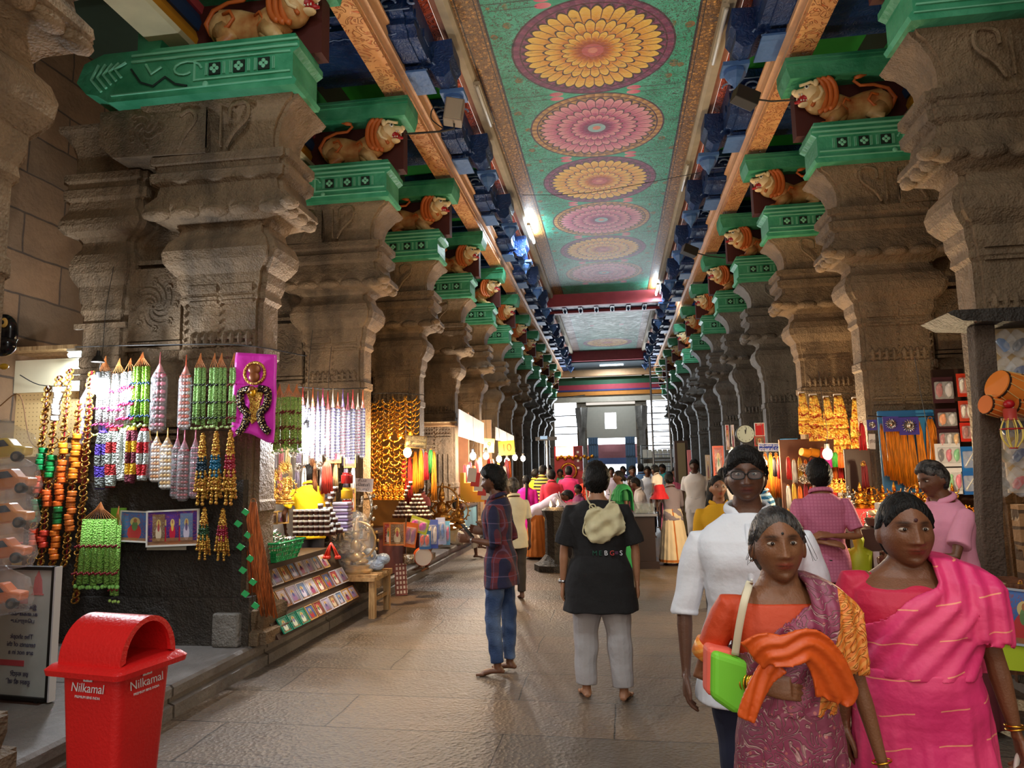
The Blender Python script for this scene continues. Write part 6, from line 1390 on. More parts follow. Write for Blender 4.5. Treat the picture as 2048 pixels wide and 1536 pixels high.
# tilted rack of framed cards
rk=empty('display_rack','dark tilted rack on the kerb covered with framed cards','rack',(-3.30,7.05,.22)); mb=MB()
mb.prism([(.30,.0),(.34,.0),(-.04,.60),(-.10,.60)],-1.05,1.0,'y'); mb.build('rack_board',M_DWOOD,rk)
mb=MB(); [mb.box((-.08,y,0),(-.03,y+.05,.6)) for y in (-1.0,.9)]; mb.build('strut',M_DWOOD,rk)
ang=math.atan2(.38,.60)
FR=[(214,208,216),(206,160,90),(200,196,214),(226,222,224),(160,110,70)]
for r_i,(t,n,hh) in enumerate(((.80,8,.19),(.47,9,.18),(.15,10,.15))):
    for i in range(n):
        y=6.08+(1.86 if r_i else 1.5)*(i+.5)/n+(.1 if r_i==0 else 0); base=Vector((-3.30+.345-.38*t,y,.22+.60*t)); wd=(1.86 if r_i else 1.5)/n*.90
        green=(r_i==2 and i<3); pm=PICS[(5 if green else (3,2,7,4,6,2,4,6,3,0)[(i+r_i*3)%10])]
        framed(base+Vector((.012,0,0)),(0,0,0),wd,hh,['','',''][0]+'%s, %s row, number %d from the near end of the rack'%('green-framed card' if green else 'small framed card','top' if r_i==0 else 'middle' if r_i==1 else 'bottom',i+1),pm,(30,140,110) if green else FR[(i*3+r_i)%5],fw=.009,th=.012,group='framed cards on the tilted rack').matrix_world=Matrix.Translation(base+Vector((.014,0,0)))@Matrix.Rotation(PI/2,4,'Z')@Matrix.Rotation(-ang,4,'X')
nt_=empty('net_toy','bunch of orange-red plastic netting hanging under the counter','netting',at(662,1085,Y=6.6)); mb=MB(); rnd=random.Random(2)
for i in range(22): a=rnd.random()*6.3; r=.05+.04*rnd.random(); mb.tube([(0,0,0),(r*.5*math.cos(a),r*.3*math.sin(a),-.06),(r*math.cos(a),r*.5*math.sin(a),-.12-.04*rnd.random())],.006,4); mb.ell((r*math.cos(a),r*.5*math.sin(a),-.14),.018,6,4)
mb.build('net',shiny((240,66,40),.4),nt_,True)
# ---------------------------------------------------------------- wrapped statues on a wooden stand
st=empty('wooden_stand','small pale wooden slatted stand straddling the kerb','stand',(-2.98,8.25,0)); mb=MB(); mb.box((-.30,-.33,.42),(.22,.33,.46)); 
for i in range(4): mb.box((-.32,-.3+.17*i,.46),(.24,-.24+.17*i,.49))
mb.build('stand_top',M_WOODL,st)
for x,y in ((.14,-.30),(.14,.22)): mb=MB(); mb.box((x,y,0),(x+.07,y+.07,.42)); mb.build('leg',M_WOODL,st)
for x,y in ((-.28,-.30),(-.28,.22)): mb=MB(); mb.box((x,y,.22),(x+.07,y+.07,.42)); mb.build('leg',M_WOODL,st)
mb=MB(); mb.box((.16,-.26,.18),(.19,.25,.22)); mb.build('rail',M_WOODL,st)
figurine((-3.08,8.18,.49),.66,shiny((206,170,110),.25,.6),'golden idol statue wrapped in clear plastic on the wooden stand',name='wrapped_statue',cat='statue')
mb=MB(); mb.lathe([(.20,0),(.23,.05),(.24,.3),(.20,.5),(.10,.68),(.02,.72)],20); o=mb.build('plastic_wrap',M_PLAS,None,True); o.location=(-3.08,8.18,.49); tag(o,'crinkled clear plastic cover over the idol on the stand','plastic cover')
figurine((-3.28,8.33,.72),.94,M_SILV,'tall silver idol statue with halo behind the plastic-wrapped one',name='silver_statue',cat='statue')
table(-3.50,-3.10,8.15,8.50,.22,.72,'narrow brown easel table under the tall silver idol',M_WOOD)
mb=MB(); rnd=random.Random(8)
for i in range(9): mb.ell((rnd.uniform(-.10,.10),rnd.uniform(-.14,.14),.05+.16*rnd.random()),(.09,.09,.07),9,6)
o=mb.build('plastic_bundle',mat('crumpled_blue_plastic',(176,196,226),.2,bump=(16,3)),None,True); o.location=(-2.90,8.42,.47); tag(o,'bundle of crumpled bluish plastic on the wooden stand','bundle')
board(at(724,970,Y=8.3),(0,.06,.1),.27,.16,'small white tilted notice with handwriting before the silver idol',(222,214,214),['தீபம்','வெள்ளி','ரூபாய்'],(60,50,60),.045)
mb=MB(); mb.box((0,0,0),(.16,.05,.42)); [mb.box((.02+.05*(j%3),-.006,.03+.06*(j//3)),(.055+.05*(j%3),.0,.075+.06*(j//3))) for j in range(0)]; o=mb.build('perforated_tile',mat('tile_lattice',rough=.6,fn=lambda:(lambda x,y,z:(emix((efrac(x*22)>.45)*(efrac(z*16)>.4),lin((130,70,60)),lin((226,210,196))),None))(*exyz(ecoord())))); o.location=(-2.98,9.4,0); o.rotation_euler=(-.12,-.06,.2); tag(o,'red and white perforated tile leaning on the kerb','tile')
# ---------------------------------------------------------------- bay 2 stall
mb=MB(); mb.box((-4.7,10.75,.22),(-3.25,10.83,2.62)); tag(mb.build('stall_backboard',plain((150,104,50),.7,var=.2)),'brown board closing the back of the second left stall','board')
def necklace_(px,y0,y1,Y,label,w,group,m=M_GOLDP):
    P=at(px,y0,Y=Y); k=mpp(px,y0,Y); L=(y1-y0)*k; W_=w*k; root=empty('gold_necklace',label,'necklace',P,0,group)
    mb=MB(); N=7
    for j in range(N):
        t=j/N; ww=W_*(1-.55*t); z=-L*t; pts=[(ww*math.cos(a),-.02,z-ww*.9*abs(math.sin(a))) for a in [PI+PI*i/10 for i in range(11)]]; mb.tube(pts,W_*.11,6); mb.ell((0,-.03,z-ww*.9),W_*.22,6,5)
    mb.build('garland_rows',m,root,True); mb=MB(); mb.ell((0,-.02,-L*.97),(W_*.4,.02,W_*.55),8,6); mb.build('pendant',m,root,True)
for i,(px,a,b,w_) in enumerate(((778,798,872,12),(800,792,870,14),(822,792,866,13),(746,835,980,12),(768,868,975,13),(790,872,985,12),(754,880,960,10),(808,892,960,9),(832,800,885,9))): necklace_(px,a,b,9.2+.05*i,'tiered gold temple necklace, number %d in the dense gold display'%(i+1),w_,'gold necklaces of the second stall')
for i in range(16): necklace_(738+(i%8)*11.5,(800 if i>=8 else 884)+(i*5)%11,(875 if i>=8 else 985)-(i*3)%14,9.75+.02*i,'gold necklace in the rear layer of the dense gold display, number %d'%(i+1),9,'rear gold necklaces of the second stall')
for i in range(3): necklace_(733+i*7,850,990,8.9+.1*i,'copper-coloured fringe garland beside the gold display, number %d'%(i+1),6,'copper fringe garlands',shiny((190,96,40),.3,.5))
bulb(815,905,9.3,90,WARM,.055,'glaring warm bulb in front of the gold necklaces'); bulb(700,905,8.9,30,WARM,.03,'small warm bulb behind the framed prints')
board(at(832,884,Y=9.2),(0,.10,.05),.30,.17,'pale yellow tilted sign with red lettering over the second stall',(240,226,170),['ஸ்ரீ மீனாட்சி','பூஜை பொருள்','விற்பனை'],(90,60,50),.042,edge=(150,120,60))
for i,(px,c,a,b) in enumerate(((808,(190,40,30),920,1000),(820,(170,30,34),915,1005),(831,(236,150,30),905,985),(842,(240,160,40),900,975),(852,(220,40,60),905,960),(862,(40,140,70),900,945),(868,(240,150,40),905,1000))): hankie(px,a,b,9.6,'hanging %s string in the second stall, number %d from the left'%(['crimson pom-pom','dark red pom-pom','marigold thread','amber thread','scarlet tassel','green tassel','orange thread'][i],i+1),c,5,'hanging strings of the second stall',6)
for i in range(14): figurine(at(738+i%7*11,1000-(i//7)*16,Y=9.3+.15*(i//7)),.15,M_GOLDP,'tiny gold idol in the %s rank of the gold display'%('front' if i<7 else 'rear'),'tiny gold idols of the second stall',halo=False)
table(-3.95,-3.12,9.1,10.4,.22,.86,'long dark table of the second left stall',M_DWOOD,plain((96,36,30),.6))
tinstack(805,1036,9.35,'brown and cream powder tin in the left pyramid of the second stall',5,9,1.05,group='left tin pyramid of the second stall'); tinstack(835,1036,9.5,'brown and cream powder tin in the right stack of the second stall',7,6,1.05,group='right tin stack of the second stall')
k=mpp(795,1065,8.95); framed(at(795,1068,Y=9.0),(0,0,.0),32*k,44*k,'orange-framed deity print leaning on the front of the second stall table',PICS[7],(206,120,60),fw=.02)
framed(at(777,1068,Y=9.06),(0,0,.0),20*k,44*k,'second orange frame half hidden behind the leaning print',PICS[3],(190,100,50),fw=.02)
for i,(px,py,c,c2,w_,h_,rot) in enumerate(((822,1070,(240,120,50),(150,60,120),.16,.32,.15),(838,1050,(206,226,70),(214,60,190),.26,.20,.3),(850,1080,(60,120,190),(230,90,60),.16,.24,0),(866,1068,(90,110,200),(236,226,230),.14,.38,0),(882,1062,(190,200,236),(60,120,200),.13,.36,-.05),(893,1066,(120,190,230),(240,120,170),.10,.32,0))): blister(px,py,9.1+.08*i,w_,h_,['orange conical toy pack','lime and magenta rectangular toy pack','small blue and orange toy pack','tall violet and white toy pack','tall pale blue toy pack','narrow turquoise toy pack'][i]+' hanging from the second stall table',shiny(c,.3),[shiny(c2,.3)],'toy_pack',None,2,rot)
dm=empty('hand_drum','small orange hand drum standing on its side on the kerb','drum',at(845,1113,Y=9.35),.5); mb=MB(); mb.tube([(0,-.06,0),(0,.06,0)],.115,24); mb.build('drum_skin',plain((214,200,190),.6),dm,40); mb=MB(); mb.tube([(0,-.045,0),(0,.045,0)],.122,24); mb.build('drum_shell',shiny((200,90,40),.4),dm,40)
mb=MB(); mb.lathe([(.07,0),(.075,.01),(.075,.10),(.07,.11)],18); o=mb.build('tin_can',M_SILV,None,40); o.location=at(817,1126,Y=9.0); tag(o,'shiny silver tin standing left of the hand drum','tin')
for i,(px,py,h_) in enumerate(((884,1024,.66),(916,1020,.46))): figurine(at(px,py+36,Y=10.9+i*1.2),h_*1.15,mat('old_brass',(190,140,70),.3,.9,bump=(20,1)),['large brass idol with flame halo by the third left pillar','smaller brass idol with halo right of the large one'][i],name='brass_statue',cat='statue')
# ---------------------------------------------------------------- bays 3-5 on the left: roofs, sheets, the "10" signs
mb=MB(); a=at(918,818,Y=13.4); mb.add([at(918,818,Y=13.3),at(968,846,Y=15.3),at(968,888,Y=15.3),at(918,872,Y=13.3)],[(0,1,2,3)]); o=mb.build('white_sheet',plain((196,196,204),.7,var=.1)); so=o.modifiers.new('s','SOLIDIFY'); so.thickness=.02; tag(o,'white sheet stretched over the third left stall','sheet')
mb=MB(); mb.add([at(992,854,Y=16.0),at(1028,872,Y=18),at(1028,886,Y=18),at(992,880,Y=16.)],[(0,1,2,3)]); o=mb.build('white_sheet',plain((196,196,204),.7,var=.1)); so=o.modifiers.new('s','SOLIDIFY'); so.thickness=.02; tag(o,'smaller white sheet over the fourth left stall','sheet')
mb=MB(); mb.box((-4.8,15.9,.22),(-3.3,15.98,3.0)); tag(mb.build('stall_backboard',plain((206,150,120),.7,var=.2)),'pinkish board closing the back of the third left stall','board')
mb=MB(); mb.box((-4.4,18.4,.22),(-3.2,18.48,3.0)); tag(mb.build('stall_backboard',plain((214,170,130),.7,var=.2)),'board closing the back of the fourth left stall','board')
rt=empty('stall_roof','low tin roof edge above the bright third stall','roof',(-3.35,14.6,2.55)); mb=MB(); mb.box((-.9,-1.2,0),(.30,1.6,.05)); mb.build('roof_sheet',plain((150,110,70),.6),rt); mb=MB(); [mb.tube([(-.9,-1.2+i*.55,.08),(.34,-1.2+i*.55,.06)],.02,5) for i in range(6)]; mb.build('batten',M_WOODL,rt)
for i,(px,py,p) in enumerate(((946,912,90),(972,912,50),(998,918,50),(1014,922,60),(1030,915,50),(1046,917,50))): bulb(px,py,13.3+i*.9,p,(1,.80,.55) if i else (1,.92,.84),.06,'glaring bulb number %d along the far lit stalls on the left'%(i+1))['group']='bulbs of the far stalls on the left'
board(at(1013,896,Y=14.5),(0,-.05,.0),.34,.30,'yellow card reading 10 hanging over the third stall',(240,214,70),['10'],(150,90,20),.22); board(at(978,891,Y=14.2),(0,.08,0),.22,.28,'pale yellow card beside the one reading 10',(240,224,120),['9'],(190,110,40),.16)
rnd=random.Random(5)
for i in range(16): px=928+i*6+rnd.random()*3; hankie(px,915+rnd.random()*20,955+rnd.random()*25,13.6+.15*i,'small %s item hanging at the third and fourth stalls, number %d'%(['red','white','pink','orange'][i%4],i+1),[(190,50,50),(226,210,206),(214,120,140),(226,130,60)][i%4],4,'small hanging goods at the third and fourth stalls',4)
sl=empty('book_rack','yellow stepped rack of booklets beside the brass idols','rack',at(930,1004,Y=13.2))
mb=MB(); mb.prism([(0,0),(.5,0),(.5,.06),(.32,.06),(.32,.2),(.16,.2),(.16,.36),(0,.36),(0,.55),(-.08,.55),(-.08,0)],-.05,.1,'y'); mb.build('stepped_side',shiny((214,170,50),.5),sl)
for i in range(6):
    mb=MB(); mb.box((-.08,-.012,-.13),(.08,.012,.13)); o=mb.build('booklet',[shiny((220,214,210),.3),shiny((200,60,60),.3)][i%2]); o.location=at(944+i*7,950+i*9,Y=12.9); o.rotation_euler=(-.2,.1,0); tag(o,'booklet number %d from the top of the slanting row'%(i+1),'booklet','booklets on the slanting rack')
table(-3.8,-3.0,13.9,15.4,.22,.95,'table of the third left stall draped in blue',M_DWOOD,plain((110,160,180),.6,var=.3))
# ---------------------------------------------------------------- far left edge: toy stall, sign board
M_PEG=mat('pegboard',rough=.6,fn=lambda:(lambda x,y,z:(emix((efrac(x*22)<.22)*(efrac(z*22)<.22),lin((236,200,140)),lin((150,110,70))),None))(*exyz(ecoord())))
q0=at(2,780,Y=6.3); q1=at(128,860,Y=6.3)
mb=MB(); mb.box((q0.x-.6,6.62,1.90),(q1.x,6.66,q0.z)); tag(mb.build('pegboard',M_PEG),'cream perforated hanging board at the back of the far left toy stall','board')
mb=MB(); mb.box((q0.x-.6,6.58,q0.z),(q1.x,6.64,q0.z+.35)); tag(mb.build('fascia_board',plain((236,224,190),.6,var=.1)),'pale fascia board above the pegboard','board')
mb=MB(); mb.box((q0.x-.6,6.4,q0.z+.42),(q1.x,6.9,q0.z+.46)); tag(mb.build('stall_roof',M_WOODL),'thin plank roof of the far left toy stall','roof')
tube_light((-5.25,6.45,q0.z+.36),PI/2,True,'lit tube light under the plank roof of the far left toy stall',p=22,L=.6)
mb=MB(); mb.box((q0.x-.6,7.4,.22),(q1.x+.2,7.45,1.9)); tag(mb.build('wall_panel',plain((150,50,40),.6,var=.2)),'dull red back wall behind the shelves of gold figures','wall panel')
for i,z in enumerate((1.02,1.32,1.60)):
    mb=MB(); mb.box((q0.x-.5,6.9,z-.02),(q1.x-.06,7.4,z)); tag(mb.build('shelf',M_WOODL),['lowest','middle','top'][i]+' shelf of gold figures in the toy stall','shelf')
    for j in range(7): figurine((q0.x-.05+j*.14,7.02,z),.19,M_GOLDP,'small gold idol on the %s shelf of the toy stall'%['lowest','middle','top'][i],'gold idols on the %s shelf'%['lowest','middle','top'][i],halo=(j%2==0))
mb=MB(); mb.box((q0.x-.5,6.7,.22),(q1.x-.02,6.85,.98)); tag(mb.build('stall_counter',plain((220,186,110),.6,var=.1)),'mustard counter front below the gold figures','counter'); mb=MB(); mb.box((q0.x-.5,6.66,.94),(q1.x-.02,6.95,1.0)); tag(mb.build('counter_edge',plain((176,50,44),.5)),'red edge board on the mustard counter','board')
po=at(118,1000,Y=5.75); mb=MB(); mb.tube([(po.x+.02,5.9,.22),(po.x+.08,5.95,2.35)],.045,10); tag(mb.build('post',mat('peeling_red_paint',rough=.5,fn=lambda:(lambda v:(emix(esm(enoise(5,4,v),.5,.6),lin((186,60,60)),lin((90,60,60))),None))(ecoord())),None,True),'slim post with peeling red paint left of the bangle strings','post')
# toy lorries in plastic bags
for i,(px,py,c) in enumerate(((14,900,(240,200,60)),(22,962,(236,140,60)),(18,1030,(240,150,60)),(12,1100,(240,130,50)),(4,1190,(240,120,30)))):
    P=at(px,py,Y=4.0); root=empty('toy_car',['yellow toy car in a plastic bag, top of the hanging string','orange toy car in a plastic bag, second down the string','orange toy car with white door, third down the string','orange toy car just above the notice board','orange toy at the very bottom of the string'][i],'toy car',P,0,rot=(0,-.12,.2))
    mb=MB(); mb.prism([(-.16,-.05),(.13,-.05),(.14,0),(.07,.02),(.03,.075),(-.10,.075),(-.16,.02)],-.05,.05,'y'); bevel(mb.build('car_body',shiny(c,.3),root),.012,2)
    mb=MB(); mb.prism([(-.08,.02),(.045,.02),(.015,.062),(-.075,.062)],-.054,.054,'y'); mb.build('window',plain((40,50,70),.2),root)
    for x in (-.09,.09): mb=MB(); mb.tube([(x,-.065,-.055),(x,-.03,-.055)],.033,16); mb.build('wheel',M_BLACK,root,40); mb=MB(); mb.tube([(x,-.068,-.055),(x,-.06,-.055)],.018,8); mb.build('hub',M_SILVER,root)
    mb=MB(); mb.lathe([(.02,.20),(.05,.16),(.17,.08),(.19,-.05),(.15,-.12)],14,sy=.5); mb.build('plastic_bag',M_PLAS,root,True)
mk=empty('demon_mask','glossy black demon mask with white-ringed eyes and red mouth at the left edge','mask',at(6,668,Y=3.9)); k=mpp(6,668,3.9)
mb=MB(); mb.ell((0,0,.0),(.10,.06,.13),18,12); mb.ell((.02,-.02,-.08),(.09,.06,.07),14,9); mb.build('face',plain((16,18,26),.15),mk,True)
for x,z in ((-.03,.06),(.055,.06)): mb=MB(); mb.ell((x,-.055,z),(.026,.012,.032),12,8); mb.build('eye_ring',shiny((230,190,100),.4),mk,True); mb=MB(); mb.ell((x,-.066,z),(.012,.008,.014),8,6); mb.build('pupil',M_BLACK,mk,True)
mb=MB(); mb.ell((.0,-.07,-.06),(.045,.02,.035),12,8); mb.build('tongue',M_RED,mk,True); mb=MB(); [mb.tube([(-.03+.02*i,-.085,-.035),(-.03+.02*i,-.088,-.055)],[.007,.001],5) for i in range(4)]; mb.build('teeth',M_WHITE,mk)
mb=MB(); mb.ell((0,0,0),(.03,.02,.02),10,7); o=mb.build('yellow_tag',shiny((214,170,40),.4),None,True); o.location=at(8,733,Y=3.9); tag(o,'yellow oval toy hanging below the black mask','toy')
# notice board seen from behind (reversed writing)
c,w_,h_=onplane(-30,1132,108,1400,4.3); nb=empty('notice_board','pale notice board in a black frame with its writing reversed, left of the red bin','sign',c,0,rot=(0,0,-.12))
mb=MB(); mb.box((-w_/2,0,-h_/2),(w_/2,.02,h_/2)); mb.build('panel',plain((176,180,176),.5,var=.2),nb)
mb=MB(); f=.022
for p,q in (((-w_/2,-.02,-h_/2),(w_/2,.03,-h_/2+f)),((-w_/2,-.02,h_/2-f),(w_/2,.03,h_/2)),((w_/2-f,-.02,-h_/2),(w_/2,.03,h_/2))): mb.box(p,q)
mb.build('frame',M_BLACK,nb)
mb=MB(); mb.box((w_/2,-.02,-h_/2),(w_/2+.012,.03,h_/2)); mb.build('frame_edge',plain((196,196,200),.4),nb)
mb=MB()
for z in (.20,-.20): mb.box((-.20,-.004,z*1.0-.018),(.06,0,z+.018))
mb.build('red_label',plain((190,70,80),.6),nb); mb=MB(); mb.prism([(.10,.25),(.11,.34),(.14,.40),(.17,.34),(.18,.25)],-.004,0,'y'); mb.prism([(.09,.24),(.19,.24),(.19,.25),(.09,.25)],-.004,0,'y'); [mb.box((.115+.02*i,-.006,.26),(.123+.02*i,-.004,.36)) for i in range(3)]; mb.build('tower_emblem',plain((196,120,120),.7),nb)
M_INK=plain((70,66,96),.7)
for i,(l,z,s_) in enumerate((('இக்கோயில்',.16,.034),('கடைகளுக்கு',.115,.034),('பொறுப்பு',.07,.034),('The shopk',-.03,.045),('tenants of thi',-.08,.045),('are not in a',-.13,.045),('इस मन्दिर',-.27,.04),('दुकान की जि',-.32,.04))):
    o=text('lettering',l,s_,M_INK,nb,(.03,-.004,z),(PI/2,0,0),.001); o.scale.x=-1
mb=MB(); mb.box((-.5,-.05,-.02),(.25,.06,.0)); o=mb.build('foot_bar',M_DWOOD,nb); o.location=(0,0,-h_/2-.01)
for x in (-.2,.18): mb=MB(); mb.box((x,-.02,-c.z+.22),(x+.03,.02,-h_/2)); mb.build('leg',M_BLACK,nb)
# ---------------------------------------------------------------- red litter bin
bc=at(225,1400,Y=3.2); RB=mat('red_plastic',(206,28,28),.38,var=.06,bump=(60,.15))
bn=empty('litter_bin','red plastic litter bin with a domed hood and white maker mark','bin',(bc.x+.02,3.2,.0),1.40)
zr=at(225,1338,Y=3.0).z
def rr(hw,hd,z,r=.04,n=5):
    out=[]
    for cx,cy,a0 in ((hw-r,hd-r,0),(-hw+r,hd-r,PI/2),(-hw+r,-hd+r,PI),(hw-r,-hd+r,1.5*PI)):
        for i in range(n+1): a=a0+PI/2*i/n; out.append((cx+r*math.cos(a),cy+r*math.sin(a),z))
    return out
WB,DB=.165,.185
mb=MB(); mb.rings([rr(WB*.74,DB*.74,.0),rr(WB*.75,DB*.75,.02),rr(WB*.96,DB*.96,zr-.03)]); mb.build('bin_body',RB,bn,40)
mb=MB(); mb.rings([rr(WB+.01,DB+.01,zr-.035),rr(WB+.045,DB+.045,zr-.045),rr(WB+.05,DB+.05,zr-.02),rr(WB+.03,DB+.03,zr),rr(WB-.01,DB-.01,zr+.005)]); mb.build('rim',RB,bn,40)
# hood: half-barrel along local y, arched openings on the two ends
n=20; hr=.20; mb=MB(); R=[]
for y in (-DB,DB): 
    R.append([(WB*math.cos(a),y,zr+hr*math.sin(a)) for a in [PI*i/n for i in range(n+1)]])
ri=[[(WB*.97*math.cos(a),y,zr+hr*.96*math.sin(a)) for a in [PI*i/n for i in range(n+1)]] for y in (-DB,DB)]
mb.grid(R); mb.grid(ri,flip=True)
for e,(Ro,Ri) in enumerate(zip(R,ri)):
    y=Ro[0][1]; s_=1 if y>0 else -1; inn=[(x*.80,y,zr+.015+(z-zr)*.80) for x,yy,z in Ro]; mb.grid([Ro,inn]); inn2=[(x,y-s_*.02,z) for x,yy,z in inn]; mb.grid([inn,inn2]); mb.grid([inn2,[(x,y-s_*.02,z) for x,yy,z in Ri]])
mb.build('hood',RB,bn,40)
for (ox,oy,rz) in ((0.0,-DB*.945,0),(-WB*.945,0.0,-PI/2)):
    z=zr-.10; M_=Matrix.Translation((ox,oy,z))@Matrix.Rotation(rz,4,'Z')
    def put(o): o.matrix_local=M_@o.matrix_local; return o
    for nm,b_,s_,dz in (('brand_lettering','Nilkamal',.056,0),('brand_lettering','PREMIUM BINS INDIA',.016,-.040)):
        o=text(nm,b_,s_,M_PALETXT,bn,(0,0,0),(0,0,0),.0006); o.matrix_local=M_@Matrix.Translation((0,-.006,dz))@Matrix.Rotation(PI/2-.105,4,'X'); o.scale=(1,1,1)
    mb=MB(); mb.box((-.026,-.004,.03),(.026,-.001,.085)); o=mb.build('brand_emblem',M_PALETXT,bn); o.matrix_local=M_@Matrix.Translation((0,-.004,0))
    mb=MB(); [mb.ell((x,-.006,zz),(.005,.002,.012),8,6) for x,zz in ((0,.056),(-.011,.048),(.011,.048))]; o=mb.build('emblem_flame',RB,bn,True); o.matrix_local=M_@Matrix.Translation((0,-.004,0))
# ================================================================ right side stalls
# ornate gold skirts hung on the second right pillar
def gskirt(px,y0,y1,Y,w,label,tiers=3):
    P=at(px,y0,Y=Y); k=mpp(px,y0,Y); L=(y1-y0)*k; W_=w*k; root=empty('gold_skirt',label,'garment',P); mb=MB(); mb.box((-W_*.55,-.02,-.03),(W_*.55,.01,.0)); mb.build('waistband',plain((206,196,190),.5),root)
    for t in range(tiers):
        z0=-.02-L*t*.30; h=L*(.40 if t==0 else .30); mb=MB(); R=[]
        for j in range(6):
            u=j/5; ww=W_*((.55 if t==0 else .82+.1*t)+(.42 if t==0 else .20)*u); R.append([(ww*math.cos(a)*(1+.03*math.sin(9*a)),-.03-.05*u+.06*ww*-math.sin(a)*(1+.3*math.sin(13*a)),z0-h*u) for a in [2*PI*i/48 for i in range(48)]])
        mb.rings(R[::-1]); mb.build('tier',mat('gold_brocade',rough=.35,metal=.45,fn=lambda:(lambda v,x,y,z:(emix(esm(enoise(26,2,v,dist=1),.44,.58),lin((248,206,96)),emix(esm(efrac(z*7),.4,.6),lin((226,150,40)),lin((170,54,30)))),enoise(40,3,v)*.9))(ecoord(),*exyz(ecoord()))),root,True)
    return root
for px,a,b,w_,n,lab in ((1602,784,880,14,3,'gold brocade skirt at the far left of the row on the right pillar'),(1625,788,895,18,3,'gold brocade skirt with a pale waistband, second in the row'),(1651,792,890,13,3,'narrow russet and gold skirt, third in the row'),(1674,788,905,19,4,'four-tiered gold brocade skirt, fourth in the row'),(1714,794,930,27,4,'largest gold brocade skirt at the right end of the row')): gskirt(px,a,b,10.4,w_*.74,lab,n)
wire([at(1590,780,Y=10.45),at(1660,783,Y=10.45),at(1735,792,Y=10.45)],'wire carrying the row of gold skirts')
# board wall of the second stall, Y ~ 10.6
a=at(1560,900,Y=10.7); b=at(1745,1080,Y=10.7)
mb=MB(); mb.box((a.x,10.72,.22),(b.x+.2,10.78,a.z+.15)); tag(mb.build('stall_backboard',plain((96,60,44),.7,var=.3)),'brownish board behind the goods of the second right stall','board')
bulb(1655,908,9.6,100,(1,.72,.40),.06,'glaring warm bulb over the pink checked shirt'); bulb(1464,908,11.2,60,(1,.74,.44),.05,'warm bulb left of the kurta man'); bulb(1528,926,10.8,40,(1,.74,.44),.045,'warm bulb right beside the glasses of the kurta man'); bulb(1862,948,6.9,70,(1,.78,.46),.045,'glaring bulb in front of the yellow threads at the right stall')
for i,(px,a,b,c,w_) in enumerate(((1644,896,938,(196,40,40),5),(1655,905,938,(210,50,170),7),(1669,905,936,(60,170,60),6),(1680,905,938,(230,110,40),6))): hankie(px,a,b,10.2,'%s tassel hanging under the warm bulb'%['red','purple','green','orange'][i],c,w_,'coloured tassels under the right bulb',7)
for i in range(2): P=at(1610+18*i,905,Y=10.3); mb=MB(); mb.tube([(-.06,0,0),(.06,0,0)],[.055,.06],16); o=mb.build('toy_drum',shiny((232,150,40),.4),None,40); o.location=P; o.rotation_euler=(0,.2,.4); tag(o,'small orange toy drum hanging %s of the two behind the pink checked shirt'%['left','right'][i],'drum')
WR=[((206,40,44),'red'),((226,222,216),'white'),((214,170,60),'gold'),((190,190,200),'silver'),((236,120,40),'orange'),((150,30,50),'wine')]
for i in range(30):
    c,cn=WR[(i*7+i//3)%6]; hankie(1576+(i%10)*11.5,915+52*(i//10)+(i*5)%9,962+52*(i//10)+(i*7)%12,10.55-.03*(i//10),'small %s string of trinkets on the brown board behind the pink checked shirt'%cn,c,4.5,'strings of trinkets on the brown board',5)
for i in range(10): starburst(1606+(i%5)*12,935+(i//5)*24,10.4,.07,'silver trinket on the wall behind the pink checked shirt',M_SILV,'silver trinkets on the right wall')
for i in range(8): figurine(at(1665+(i%4)*10,985+(i//4)*34,Y=10.0),.20,M_GOLDT,'glittering gold and red idol beside the pink checked shirt','glittering idols beside the pink checked shirt',halo=(i%2==0))
mb=MB(); rnd=random.Random(11)
for i in range(220): mb.ell((rnd.gauss(0,.14),rnd.uniform(-.2,.2),.05+abs(rnd.gauss(0,.07))),(.025,.02,.012),6,4)
o=mb.build('trinkets',M_GOLDT,None); o.location=at(1688,1138,Y=9.0); tag(o,'sparkling heap of gold trinkets on the low stall shelf','trinkets',kind='stuff')
q=at(1688,1140,Y=9.0); mb=MB(); mb.box((q.x-.35,8.75,q.z-.03),(q.x+.45,9.3,q.z+.01)); tag(mb.build('shelf',plain((150,40,50),.5)),'low red shelf under the heap of gold trinkets','shelf'); mb=MB(); mb.box((q.x-.3,8.8,.22),(q.x+.4,9.25,q.z-.03)); tag(mb.build('counter',plain((120,34,40),.5)),'dark red counter base below the trinket heap','counter')
# orange thread bundles behind the kurta man
for i,px in enumerate((1530,1541,1552,1564,1576,1588)): hankie(px,908 if i<3 else 925,1000,11.0,'amber thread bundle in the row behind the kurta man',(226,140,30) if i%2 else (236,110,30),6,'amber thread bundles behind the kurta man',10)
hankie(1557,915,960,10.8,'short red and white pom-pom string among the amber threads',(206,40,50),4,n=5); hankie(1548,915,955,10.85,'short black and white braid string among the amber threads',(40,36,40),4,n=5)
table(2.35,3.4,9.25,10.68,.22,.98,'long stall table with small wares behind the striped polo',M_DWOOD)
for i in range(12): P=Vector((2.42+.09*(i%4),9.4+.32*(i//4),.98)); mb=MB(); mb.lathe([(.03,0),(.034,.01),(.03,.07),(.015,.08),(.018,.10)],10); o=mb.build('small_jar',[shiny((200,196,190),.3),shiny((60,110,170),.3),shiny((150,60,40),.3)][i%3],None,40); o.location=P; tag(o,'little %s jar on the long stall table'%['white','blue','rust'][i%3],'jar','little jars on the long right stall table')
